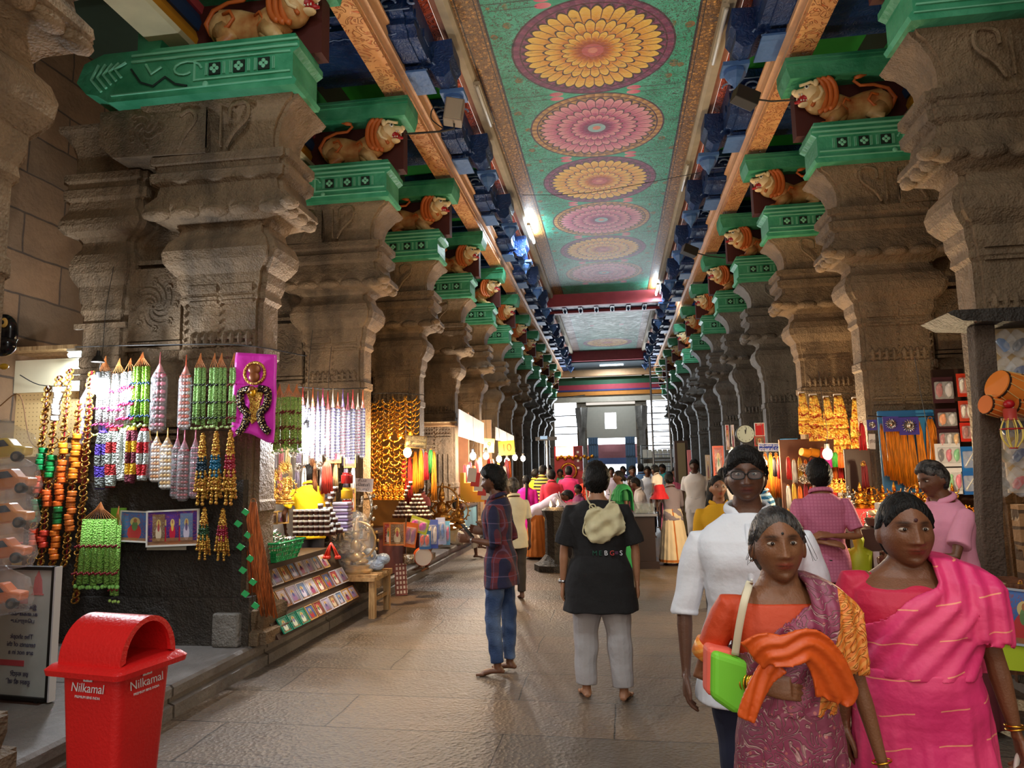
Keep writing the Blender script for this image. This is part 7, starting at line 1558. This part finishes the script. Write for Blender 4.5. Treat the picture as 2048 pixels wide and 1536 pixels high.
# clock, calendar, signs on the third right pillar
P=at(1490,868,Y=12.55); ck=empty('wall_clock','round white wall clock on the grey pillar above the kurta man','clock',P)
k=mpp(1490,868,12.6); r_=19*k; mb=MB(); mb.tube([(0,0,0),(0,-.04,0)],r_,36); mb.build('case',plain((30,32,34),.4),ck,40); mb=MB(); mb.tube([(0,-.041,0),(0,-.045,0)],r_*.92,36); mb.build('dial',plain((206,220,206),.5),ck,40)
mb=MB(); mb.tube([(0,-.05,0),(r_*.12,-.05,r_*.66)],.006,5); mb.tube([(0,-.05,0),(-.03*r_,-.05,r_*.45)],.008,5); mb.build('hands',M_BLACK,ck)
for i in range(12): a=PI/2-(i+1)*PI/6; text('numeral',str(i+1),r_*.22,M_BLACK,ck,(r_*.76*math.cos(a),-.046,r_*.76*math.sin(a)),(PI/2,0,0),.001)
c,w_,h_=onplane(1508,846,1530,872,12.5); cal=framed(c,(0,0,0),w_,h_,'red calendar page right of the wall clock',plain((206,30,36),.5),(230,220,214),fw=.012); text('lettering','2017',.05,M_WHITE,cal,(0,-.02,h_*.36),(PI/2,0,0))
c,w_,h_=onplane(1508,873,1530,892,12.5); framed(c,(0,0,0),w_,h_,'small orange print of a white-bearded head under the calendar',PICS[7],(210,60,50),fw=.014)
c,w_,h_=onplane(1516,887,1562,902,12.1); board(c,(0,.03,0),w_,h_,'blue enamel sign with white writing below the clock',(30,60,160),['விற்பனை நேரம்','முருகன் ஸ்டோர்'],(236,240,250),.055,edge=(230,232,240))
c,w_,h_=onplane(1562,900,1600,926,11.2); board(c,(0,.03,0),w_,h_,'pale handwritten board with four lines beside the silver trinkets',(216,206,200),['இங்கு','நகை பொருட்கள்','நல்ல விலை','கிடைக்கும்'],(60,50,46),.05,edge=(90,80,74))
c,w_,h_=onplane(1560,878,1596,900,11.6); framed(c,(0,0,0),w_,h_,'bright poster with blue sky right of the blue sign',PICS[4],(60,140,200),fw=.01)
for i,(x0,x1,c1) in enumerate(((1450,1460,3),(1461,1470,6))): c,w_,h_=onplane(x0,850,x1,900,12.4); framed(c,(0,0,0),w_,h_,['narrow strip of sachets left of the clock','second narrow strip of sachets next to the clock'][i],PICS[c1],(226,220,226),fw=.006)
c,w_,h_=onplane(1424,892,1450,958,12.2); framed(c,(0,0,0),w_,h_,'orange-red board with white bangles left of the kurta man',PICS[3],(226,90,60),fw=.03)
c,w_,h_=onplane(1410,910,1422,960,13.2); framed(c,(0,0,0),w_,h_,'upright framed print leaning by the steel cabinet',PICS[6],(214,200,180),fw=.03)
a=at(1352,886,Y=17); b=at(1374,940,Y=17); cb=empty('cabinet','olive and dark cabinet with two doors beyond the walking man','cabinet',((a.x+b.x)/2,17,0)); w_=(b.x-a.x)/2; mb=MB(); mb.box((-w_-.04,0,0),(w_+.04,.4,a.z+.05)); mb.build('carcass',M_DWOOD,cb)
for z0,z1 in ((.1,a.z*.48),(a.z*.5,a.z)): mb=MB(); mb.box((-w_+.02,-.02,z0),(w_-.02,0,z1)); mb.build('door',plain((120,112,84),.6),cb)
c,w_,h_=onplane(1374,900,1385,960,16.5); mb=MB(); mb.box((-w_/2,0,-h_/2),(w_/2,.05,h_/2)); o=mb.build('pink_panel',plain((226,140,150),.6)); o.location=c; tag(o,'narrow pink board beside the olive cabinet','board')
# scaffold ladder and shelves with boxes
ld=empty('scaffold_ladder','tall grey steel scaffold ladder standing before the bright right opening','ladder',(at(1326,936,Y=20.5).x,20.5,0)); zt=at(1320,712,Y=20.5).z
for x in (-.26,.26): mb=MB(); mb.tube([(x,0,0),(x*.9,.1,zt)],.028,8); mb.build('rail',plain((120,124,132),.4,.5),ld)
for i in range(26): mb=MB(); mb.tube([(-.26,.0+i*.004,.3+i*(zt-.4)/26),(.26,.0+i*.004,.3+i*(zt-.4)/26)],.014,6); mb.build('rung',plain((120,124,132),.4,.5),ld)
sh=empty('shelf_unit','open shelf unit packed with pale boxes at the foot of the ladder','shelf',(at(1322,936,Y=20.9).x,20.9,0)); mb=MB(); zz=at(1320,890,Y=20.2).z
for z in (.7,1.1,1.5,1.9,zz): mb.box((-.55,0,z),(.55,.3,z+.03))
for x in (-.55,.52): mb.box((x,0,0),(x+.03,.3,zz))
mb.build('frame',plain((60,74,80),.5),sh)
for j,z in enumerate((1.13,1.53,1.93)):
    for i in range(7): mb=MB(); mb.box((-.5+.145*i,.02,z),(-.38+.145*i,.25,z+.24)); mb.build('box',plain((196,206,206),.6,var=.1),sh)
# brown partition panel and red tassel
c,w_,h_=onplane(1688,898,1756,1092,7.9); mb=MB(); mb.box((-w_/2,0,-h_/2),(w_/2,.04,h_/2)); pn=mb.build('partition_panel',mat('dark_brown_board',(66,34,20),.5,var=.1)); pn.location=c; tag(pn,'dark brown upright board between the two right stalls','board'); bevel(pn,.006)
mb=MB(); mb.box((c.x-.03,7.96,.22),(c.x+.05,8.02,c.z-h_/2)); tag(mb.build('panel_post',M_DWOOD),'short post carrying the dark brown board','post')
t=hankie(1722,846,905,7.75,'long scarlet tassel with gold knots hanging over the dark brown board, upper length',(196,26,30),7,n=8); hankie(1727,925,990,7.74,'lower dark red length of the tassel over the brown board',(130,20,26),7,n=8)
for i,(px,py) in enumerate(((1725,928),(1733,995),(1716,868))): starburst(px,py,7.72,.03,'small gold knot on the scarlet tassel, %s'%['middle','lowest','upper'][i],M_GOLDT)
# blue board with orange threads
c,w_,h_=onplane(1754,822,1884,992,8.35); bb=MB(); bb.box((-w_/2,0,-h_/2),(w_/2,.03,h_/2)); o=bb.build('blue_board',shiny((64,140,196),.45)); o.location=c; bevel(o,.03,3); tag(o,'sky blue hanging board behind the orange thread bundles','board')
wire([at(1735,832,Y=8.25),at(1800,835,Y=8.25),at(1870,833,Y=8.25),at(1900,838,Y=8.25)],'rod across the top of the sky blue board',.008)
for i,(px,a,b,w_) in enumerate(((1762,850,960,5),(1776,845,970,8),(1790,845,978,8),(1804,848,985,8),(1819,850,985,7),(1836,845,985,8))): hankie(px,a,b,8.2,'orange thread bundle on the blue board, number %d from the left'%(i+1),(250,150,14),w_,'orange thread bundles on the blue board',12,bend=4)
hankie(1860,838,968,8.2,'thick folded hank of orange thread at the right edge of the blue board',(246,140,10),12,n=14)
for i,(px,py,w_,h_) in enumerate(((1744,850,20,22),(1782,848,32,32),(1818,852,40,38))):
    k=mpp(px,py,8.1); P=at(px,py,Y=8.1); cr=empty('carded_ornament','spiky silver ornament on a purple card, %s of three'%['smallest','middle','largest'][i],'ornament',P); mb=MB(); mb.box((-w_*k/2,0,-h_*k/2),(w_*k/2,.004,h_*k/2)); mb.build('card',shiny((70,60,150),.35),cr); mb=MB(); r_=w_*k*.40; mb.ell((0,-.012,0),(r_*.45,.012,r_*.45),10,6); [mb.tube([(r_*.4*math.cos(a),-.012,r_*.4*math.sin(a)),(r_*math.cos(a+.25),-.012,r_*math.sin(a+.25))],[r_*.13,.002],5) for a in [2*PI*j/16 for j in range(16)]]; mb.build('ornament',M_SILV,cr,True)
c,w_,h_=onplane(1737,868,1752,898,8.0); board(c,(0,.05,0),w_,h_,'small white price card under the smallest purple card',(214,210,204),['ரூ10'],(60,50,50),.05)
# blister-packed toys
RT=[shiny((170,50,60),.3),shiny((206,206,214),.3),shiny((226,170,90),.3)]; WC=plain((214,214,222),.4); DC=plain((60,30,40),.4,var=.4); OT=[shiny((236,140,50),.3),shiny((200,200,210),.3)]
k=mpp(1890,800,8.1)
mb=MB()
for i,(px,py,w_,h_,card,toy,lab,n,kind) in enumerate(((1886,780,42,56,DC,RT,'dark-backed toy figure pack with a cut-out header, top of the left column',2,0),(1893,838,42,44,DC,OT,'toy pack with orange figures, second in the left column',2,0),(1897,878,44,42,DC,RT,'toy pack with crimson figures, third in the left column',3,0),(1896,910,50,48,WC,[shiny((60,50,70),.3),shiny((210,60,110),.3),shiny((90,200,130),.3)],'white stationery set pack, fourth in the left column',3,0),(1900,962,50,54,WC,[shiny((226,70,120),.3),shiny((110,200,120),.3)],'white pack with green and pink rings, lowest of the left column',3,0),
   (1932,770,36,50,shiny((196,60,40),.3),[M_WHITE,shiny((220,120,60),.3)],'red action toy pack, top of the right column',3,0),(1936,822,36,44,shiny((190,70,50),.3),[M_WHITE],'red and white toy pack, second in the right column',3,0),(1938,864,34,40,shiny((196,50,40),.3),[shiny((150,30,20),.3)],'dark red toy pack, third in the right column',2,0),(1938,918,30,52,shiny((40,110,190),.3),[M_WHITE],'blue toy plane pack below the red ones',1,1),(1940,966,30,48,shiny((40,100,180),.3),[M_WHITE],'second blue toy plane pack, lowest of the right column',1,1))): blister(px,py,8.05-.03*(i%5),w_*k,h_*k,lab,card,toy,'toy_pack',None,n,kind=kind)
a=at(1862,740,Y=8.2); b=at(1950,1000,Y=8.2); mb=MB(); mb.box((a.x,8.18,b.z),(b.x,8.22,a.z)); tag(mb.build('display_board',M_DWOOD),'dark board carrying the two columns of toy packs','board')
# figurine table
table(2.25,3.5,6.95,7.95,.22,1.02,'stall table with a red cloth and rows of small gold idols',M_WOOD,plain((120,60,40),.6))
a=at(1800,1050,Y=7.2); mb=MB(); mb.box((2.3,6.98,1.02),(3.45,7.9,1.04)); tag(mb.build('red_cloth',plain((206,40,46),.7)),'red cloth covering the table of gold idols','cloth')
mb=MB(); mb.box((2.35,7.5,1.04),(3.4,7.9,1.20)); tag(mb.build('riser',plain((206,40,46),.7)),'red step at the back of the idol table','step')
for i in range(20):
    r_=i//10; figurine((2.36+.11*(i%10)+(.02*r_),7.15+.55*r_,1.04+.16*r_),.17+.05*((i*7)%3)*.5+.06*r_,M_GOLDP if (i*3)%5 else M_SILV,'small idol in the %s rank on the red-clothed table'%['front','rear'][r_],'small idols in the %s rank of the red table'%['front','rear'][r_],halo=((i*3)%4==0))
for j in range(4):
    mb=MB(); mb.lathe([(.045,0),(.048,.008),(.048,.055),(.040,.062)],14); o=mb.build('round_box',shiny([(230,226,220),(70,44,40),(226,214,180),(206,200,190)][j],.4),None,40); o.location=at(1762,1062,Y=6.9)+Vector((.012*(j%2),0,.064*j)); tag(o,'round box in the little pile left of the idols, number %d from the bottom'%(j+1),'box','little pile of round boxes')
bt_=at(1765,1055,Y=6.6); mb=MB(); mb.lathe([(.08,0),(.12,.02),(.14,.08)],16); o=mb.build('bowl',plain((90,60,50),.5),None,40); o.location=bt_; tag(o,'brown bowl heaped with pale shells','bowl'); mb=MB(); rnd=random.Random(3)
for i in range(26): mb.ell((rnd.gauss(0,.05),rnd.gauss(0,.05),.08+rnd.random()*.06),(.03,.02,.018),7,5)
o=mb.build('shells',plain((226,196,140),.5,var=.3),None,True); o.location=bt_; tag(o,'pale shells heaped in the brown bowl','shells',kind='stuff')
mb=MB(); mb.box((bt_.x-.22,6.45,.22),(bt_.x+.25,6.78,bt_.z)); tag(mb.build('crate',plain((70,44,36),.6,var=.2)),'dark crate under the bowl of shells','crate')
for i in range(7): P=Vector((bt_.x-.14+.06*i,6.38,bt_.z-.32)); mb=MB(); mb.box((-.022,0,-.14),(.022,.02,.14)); o=mb.build('incense_pack',[shiny((206,190,196),.3),shiny((60,120,70),.3),shiny((190,120,60),.3)][i%3]); o.location=P; tag(o,'slim %s packet hanging below the bowl of shells'%['pale','green','amber'][i%3],'packet','slim packets below the bowl of shells')
lb=at(1716,1068,Y=6.3); mb=MB(); R=[]
for z,w_,f in ((0,.02,0),(-.06,.045,0),(-.12,.035,0),(-.16,.10,.0),(-.3,.085,0),(-.48,.07,0)): R.append([(w_*math.cos(a)*(1+.12*math.sin(5*a)),w_*.4*math.sin(a),z+.02*math.sin(3*a)) for a in [2*PI*i/20 for i in range(20)]])
mb.rings(R); o=mb.build('lime_bag',shiny((176,190,36),.5),None,True); o.location=lb; tag(o,'lime green cloth bag hanging below the brown board','bag')
# wooden post, plank roof, bagged toys and drums at the right edge
mb=MB(); a=at(1945,655,Y=6.0); b=at(1990,1150,Y=6.0); PX=-.22
o=MB().m(0); o.rings([[(p[0],p[1],z) for p in ((x-.07,5.43),(x+.07,5.43),(x+.07,5.55),(x-.07,5.55))] for x,z in ((2.60,.22),(2.62,1.2),(2.68,2.0),(2.70,2.64))]); o=o.build('post',mat('weathered_grey_wood',rough=.8,fn=f_stone((96,80,66),(66,54,44)))); tag(o,'weathered timber post at the right holding up the stone plank','post'); bevel(o,.01)
mb=MB(); z=at(1900,645,Y=6).z; z=2.66; mb.prism([(2.40,z+.05),(2.50,z-.01),(2.8,z-.03),(5.2,z-.02),(5.2,z+.07),(2.44,z+.07)],5.3,5.75,'y'); tag(mb.build('roof_slab',M_SOOT),'thick rough slab resting on the timber post at the right edge','slab')
mb=MB(); mb.box((2.84,5.52,.22),(5.0,5.62,1.34)); tag(mb.build('rubble_wall',mat('rubble_wall_stone',rough=.85,fn=f_blocks(.26,.11,(166,124,80),(120,88,58),(84,62,42),'xz'))),'low rubble wall behind the wooden stool','wall panel')
a=at(1984,655,Y=5.60); b=at(2100,985,Y=5.60); mb=MB(); mb.box((a.x,5.60,b.z),(b.x+.8,5.62,a.z)); tag(mb.build('plywood_sheet',plain((206,176,130),.6,var=.12)),'pale plywood sheet behind the bagged toys at the right edge','board')
CC=[(60,110,170),(70,70,80),(196,180,150),(50,60,110),(170,160,150),(206,70,50)]
for i in range(12):
    px=2003+32*(i%2); py=690+55*(i//2)
    if i//2 in (2,): continue
    P=at(px,py,Y=5.56); root=empty('bagged_toy','clear bag holding a small grey-blue toy car on the plywood sheet','toy','' or P,0,'bagged toy cars on the plywood sheet'); mb=MB(); mb.prism([(-.05,-.02),(.05,-.03),(.055,.01),(.02,.03),(-.03,.03),(-.055,.01)],-.035,-.005,'y'); bevel(mb.build('car',shiny(CC[i%6],.3),root),.006); root.rotation_euler=(0,.9*(-1)**i,0); mb=MB(); mb.box((-.085,-.05,-.075),(.085,-.002,.09)); bevel(mb.build('bag',M_PLAS,root),.02,2)
for i,(px,py,Lr,r_,c,ang,lab) in enumerate(((1992,812,.17,.075,(214,110,40),.15,'small orange hand drum at the lower left of the hanging drums'),(2018,778,.20,.12,(222,124,46),.35,'large orange and white hand drum, uppermost of the hanging drums'),(2042,808,.18,.09,(206,104,40),.1,'orange and white drum at the very right edge'))):
    P=at(px,py,Y=5.32); dr=empty('hand_drum',lab,'drum',P,0,rot=(0,ang,.25)); mb=MB(); mb.tube([(-Lr/2,0,0),(0,0,0),(Lr*.28,0,0)],[r_*.86,r_,r_*1.04],24); mb.build('shell',shiny(c,.4),dr,40); mb=MB(); mb.tube([(Lr*.22,0,0),(Lr*.5,0,0)],[r_*1.06,r_*1.08],24); mb.build('white_head',plain((206,190,174),.6),dr,40)
    for x,q_ in ((-Lr*.42,.90),(Lr*.24,1.07)): mb=MB(); mb.tube([(x-.008,0,0),(x+.008,0,0)],r_*q_,24); mb.build('band',M_DWOOD,dr,40)
    mb=MB(); [mb.tube([(-Lr*.42,r_*.92*math.cos(a),r_*.92*math.sin(a)),(Lr*.24,r_*1.06*math.cos(a+.25),r_*1.06*math.sin(a+.25))],.003,4) for a in [2*PI*j/12 for j in range(12)]]; mb.build('lacing',plain((226,190,120),.6),dr)
rt=empty('hanging_rattle','hanging baby rattle toy with a red ball top and yellow wire cage','toy',at(2018,808,Y=5.2)); mb=MB(); mb.ell((0,0,0),(.035,.035,.03),12,8); mb.build('ball',M_RED,rt,True); mb=MB(); mb.lathe([(.03,-.03),(.04,-.035),(.04,-.10),(.05,-.11)],14); mb.build('cup',plain((200,70,60),.3,alpha=.7),rt,True)
mb=MB(); [mb.tube(spt([(.04*math.cos(a),.04*math.sin(a),-.10),(.065*math.cos(a),.065*math.sin(a),-.17),(.06*math.cos(a),.06*math.sin(a),-.24),(.02*math.cos(a),.02*math.sin(a),-.30)]),.004,5) for a in [2*PI*j/8 for j in range(8)]]; mb.build('cage',plain((226,200,90),.5),rt,True); mb=MB(); [loopring(mb,(0,0,z),r_,(0,0,1),.005,20,5) for z,r_ in ((-.17,.066),(-.30,.022))]; mb.build('ring',M_RED,rt,True)
# stool with yellow threads
sx,sy=3.02,5.05; a=at(1962,1160,Y=sy); stl=empty('wooden_stool','brown wooden stool at the right edge','stool',(at(1998,1160,Y=sy).x,sy,0)); zt=a.z
mb=MB(); mb.box((-.17,-.17,zt-.03),(.17,.17,zt)); bevel(mb.build('seat',M_WOOD,stl),.006)
for x in (-.14,.11):
    for y in (-.15,.12): mb=MB(); mb.box((x,y,.22),(x+.035,y+.035,zt-.03)); mb.build('leg',M_WOOD,stl)
mb=MB(); mb.box((-.14,-.14,.34),(.14,-.12,.37)); mb.box((-.14,.12,.34),(.14,.14,.37)); mb.build('rail',M_WOOD,stl)
hankie(2005,1190,1300,4.8,'thick yellow thread bundle in front of the wooden stool',(224,160,30),17,n=16); hankie(2040,1165,1240,4.9,'second yellow thread bundle half cut off at the right edge',(224,160,30),9,n=8)
framed(at(2046,1235,Y=4.6),(0,.12,0),.24,.32,'framed blue and orange print leaning beside the yellow threads',PICS[0],(170,176,190),fw=.012)
mb=MB(); mb.box((-.09,0,-.13),(.09,.006,.10)); o=mb.build('lime_card',shiny((176,196,40),.5)); o.location=at(2038,1296,Y=4.6); o.rotation_euler=(0,.1,0); tag(o,'lime green card below the leaning print at the right edge','card')
mb=MB(); mb.box((2.55,4.5,.22),(5.2,5.35,.60)); bevel(mb.build('stone_ledge',M_SOOT),.02); 
tag(bpy.data.objects['stone_ledge'],'dark stone ledge under the stool and yellow threads','stone')
# ---------------------------------------------------------------- middle of the corridor: lamp post, counters, sign pole, red booth
lp=empty('lamp_pillar','squat black stone oil-lamp pillar with two small flames beside the bending man','lamp pillar',at(1112,1140,Z=0)); mb=MB(); mb.lathe([(.36,0),(.36,.10),(.28,.14),(.22,.20),(.17,.26),(.17,.85),(.20,.90),(.22,.98),(.16,1.02)],8); mb.build('stone_post',M_SOOT,lp,30)
for i,(x,z) in enumerate(((-.06,1.03),(.06,1.05))): mb=MB(); mb.lathe([(.002,.10),(.018,.05),(.022,.025),(.008,0)],10,(x,-.02,z)); mb.build('flame',mat('flame',(255,190,90),emit=(255,190,90),es=18),lp,True)
point('lamp_glow',lp.location+Vector((0,-.1,1.15)),4,(1,.6,.25),.03)
pp=at(1123,1132,Z=0); mb=MB(); mb.tube([(0,0,0),(0,0,1.02)],.065,14); o=mb.build('patterned_post',mat('patterned_tin',rough=.4,metal=.4,fn=lambda:(lambda v:(emix(esm(enoise(22,2,v,dist=2),.46,.54),lin((60,66,96)),lin((206,206,216))),enoise(22,2,v)))(ecoord())),None,True); o.location=pp; tag(o,'thin post covered in blue and silver pattern beside the lamp pillar','post')
for i,(x0,x1,py,lab) in enumerate(((1128,1200,1130,'steel-topped offering counter mostly hidden by the man in black'),(1268,1320,1138,'dark counter with a glazed steel top right of the man in black'))):
    a=at(x0,py,Z=0); b=at(x1,py,Z=0); ct=empty('counter',lab,'counter',((a.x+b.x)/2,a.y+.35,0)); w_=(b.x-a.x)/2
    mb=MB(); mb.box((-w_,-.35,0),(w_,.35,.12)); mb.box((-w_+.05,-.3,.12),(w_-.05,.3,.85)); mb.build('counter_body',plain((46,28,22),.5,var=.2),ct); mb=MB(); mb.box((-w_,-.35,.85),(w_,.35,.89)); mb.build('steel_top',plain((176,180,184),.25,.8),ct)
    mb=MB(); mb.box((-w_+.04,-.3,.90),(w_-.04,.3,1.06)); mb.build('glass_case',mat('clear_case',(200,214,220),.05,alpha=.3),ct)
    for j in range(8): mb=MB(); mb.lathe([(.02,0),(.034,.05),(.036,.055)],10); o=mb.build('steel_cup',M_SILV,None,40); o.location=ct.location+Vector((-w_+.10+.11*(j%4)*w_*2.2,-.15+.25*(j//4),.895)); tag(o,'small steel cup in the case on the counter','cup','steel cups on the counters')
sp=empty('sign_post','thin steel pole with a dark cross-board above the crowd on the left','sign post',(at(1095,936,Y=17.5).x,17.5,0)); zt=at(1095,872,Y=17.5).z; mb=MB(); mb.tube([(0,0,0),(0,0,zt)],.03,8); mb.build('pole',plain((170,176,184),.35,.6),sp); mb=MB(); mb.box((-.28,-.04,zt-.11),(.26,.0,zt-.02)); mb.build('cross_board',plain((50,50,54),.5),sp); mb=MB(); mb.box((-.16,-.06,zt-.08),(.02,-.04,zt)); mb.build('blue_strip',shiny((130,170,220),.3),sp)
a=at(1108,893,Y=20.4); b=at(1166,940,Y=20.4); rb=empty('shrine_booth','small red booth with golden garlands and white figures behind the crowd','booth',((a.x+b.x)/2,20.4,0)); w_=(b.x-a.x)/2; mb=MB(); mb.box((-w_,0,0),(w_,.5,a.z)); mb.build('booth_body',plain((196,30,40),.5,var=.1),rb)
mb=MB(); mb.box((-w_+.05,-.02,a.z-.28),(w_*.35,0,a.z-.02)); mb.build('lit_panel',mat('lit_panel',(255,236,200),emit=(255,226,170),es=4),rb); mb=MB(); [mb.ell((-w_+.1+.11*i,-.05,a.z-.36+.05*(i%2)),.06,7,5) for i in range(10)]; mb.build('gold_garland',M_GOLDP,rb,True); mb=MB(); loopring(mb,(0,-.06,a.z-.72),.22,(0,1,0),.03); mb.build('gold_ring',M_GOLDP,rb,True)
mb=MB(); mb.box((w_*.4,-.03,a.z-.7),(w_-.02,0,a.z-.02)); mb.build('crimson_panel',plain((130,16,36),.5),rb)
for z in (.15,.4,.6): mb=MB(); mb.box((w_*.6,-.036,a.z-z-.06),(w_*.75,-.03,a.z-z)); mb.build('white_mark',M_WHITE,rb)
# ---------------------------------------------------------------- floodlights, fan of cables, loose ropes
fl=empty('floodlight','grey box floodlight on a rod from the mouth of the second left lion','floodlight',at(908,225,Y=8.3)); mb=MB(); mb.box((-.12,-.10,-.15),(.12,.10,.15),rotm(0,.15,.2)); bevel(mb.build('housing',plain((150,136,120),.5,.3),fl),.01); mb=MB(); mb.box((-.10,-.115,-.13),(.10,-.10,.13),rotm(0,.15,.2)); mb.build('glass',plain((176,160,140),.2),fl); a=at(812,268,Y=8.4)-fl.location; mb=MB(); mb.tube([a,(-.15,0,-.24),(.0,0,-.22),(0,0,-.15)],.014,6); mb.build('arm',M_DKM,fl); mb=MB(); mb.tube(spt([(-.12,0,.05),(-.26,0,.10),(-.3,0,-.05),(-.15,0,-.2)]),.008,5); mb.build('cable',M_WIRE,fl)
for px,py,Y,lx,ly,lab in ((1492,196,8.5,1592,200,'dark floodlight on a rod from the mouth of the first right lion in view'),(1380,502,14,1450,516,'small dark floodlight farther along the right beam')):
    fl=empty('floodlight',lab,'floodlight',at(px,py,Y=Y)); mb=MB(); mb.box((-.16,-.09,-.09),(.14,.09,.09),rotm(0,.35,.3)); bevel(mb.build('housing',M_DKM,fl),.01); a=at(lx,ly,Y=Y)-fl.location; mb=MB(); mb.tube([a,a*.5+Vector((0,0,-.03)),(0,0,0)],.012,6); mb.build('arm',M_DKM,fl)
wire([at(1045,390,Y=13),at(1180,385,Y=13),at(1400,345,Y=12.6)],'dark cable slung across the ceiling near the third lotus',.006)
wire([at(1095,620,Y=24),at(1230,600,Y=24),at(1340,595,Y=24)],'thin cable across the corridor between the two ceiling panels',.014)
wire([at(1030,795,Y=30),at(1120,795,Y=30),at(1170,790,Y=30)],'cable crossing above the left bright opening',.02)
wire([at(1714,565,Y=9.9),at(1716,620,Y=9.9),at(1718,690,Y=9.9)],'pale rope dangling from the second right pillar capital',.012,plain((206,200,190),.7)); wire([at(1925,500,Y=6.6),at(1926,540,Y=6.6),at(1925,560,Y=6.6)],'short pale cord dangling from the big dark right pillar',.008,plain((206,200,190),.7))
wire([at(0,812,Y=6.2),at(40,790,Y=6.2),at(60,880,Y=6.2),at(95,900,Y=6.2),at(125,888,Y=6.2)],'twisted brown flex looping before the pegboard',.006,plain((120,80,40),.6)); wire([at(40,750,Y=6.2),at(80,770,Y=6.2),at(140,772,Y=6.2)],'dark flex along the pale fascia of the toy stall',.005)
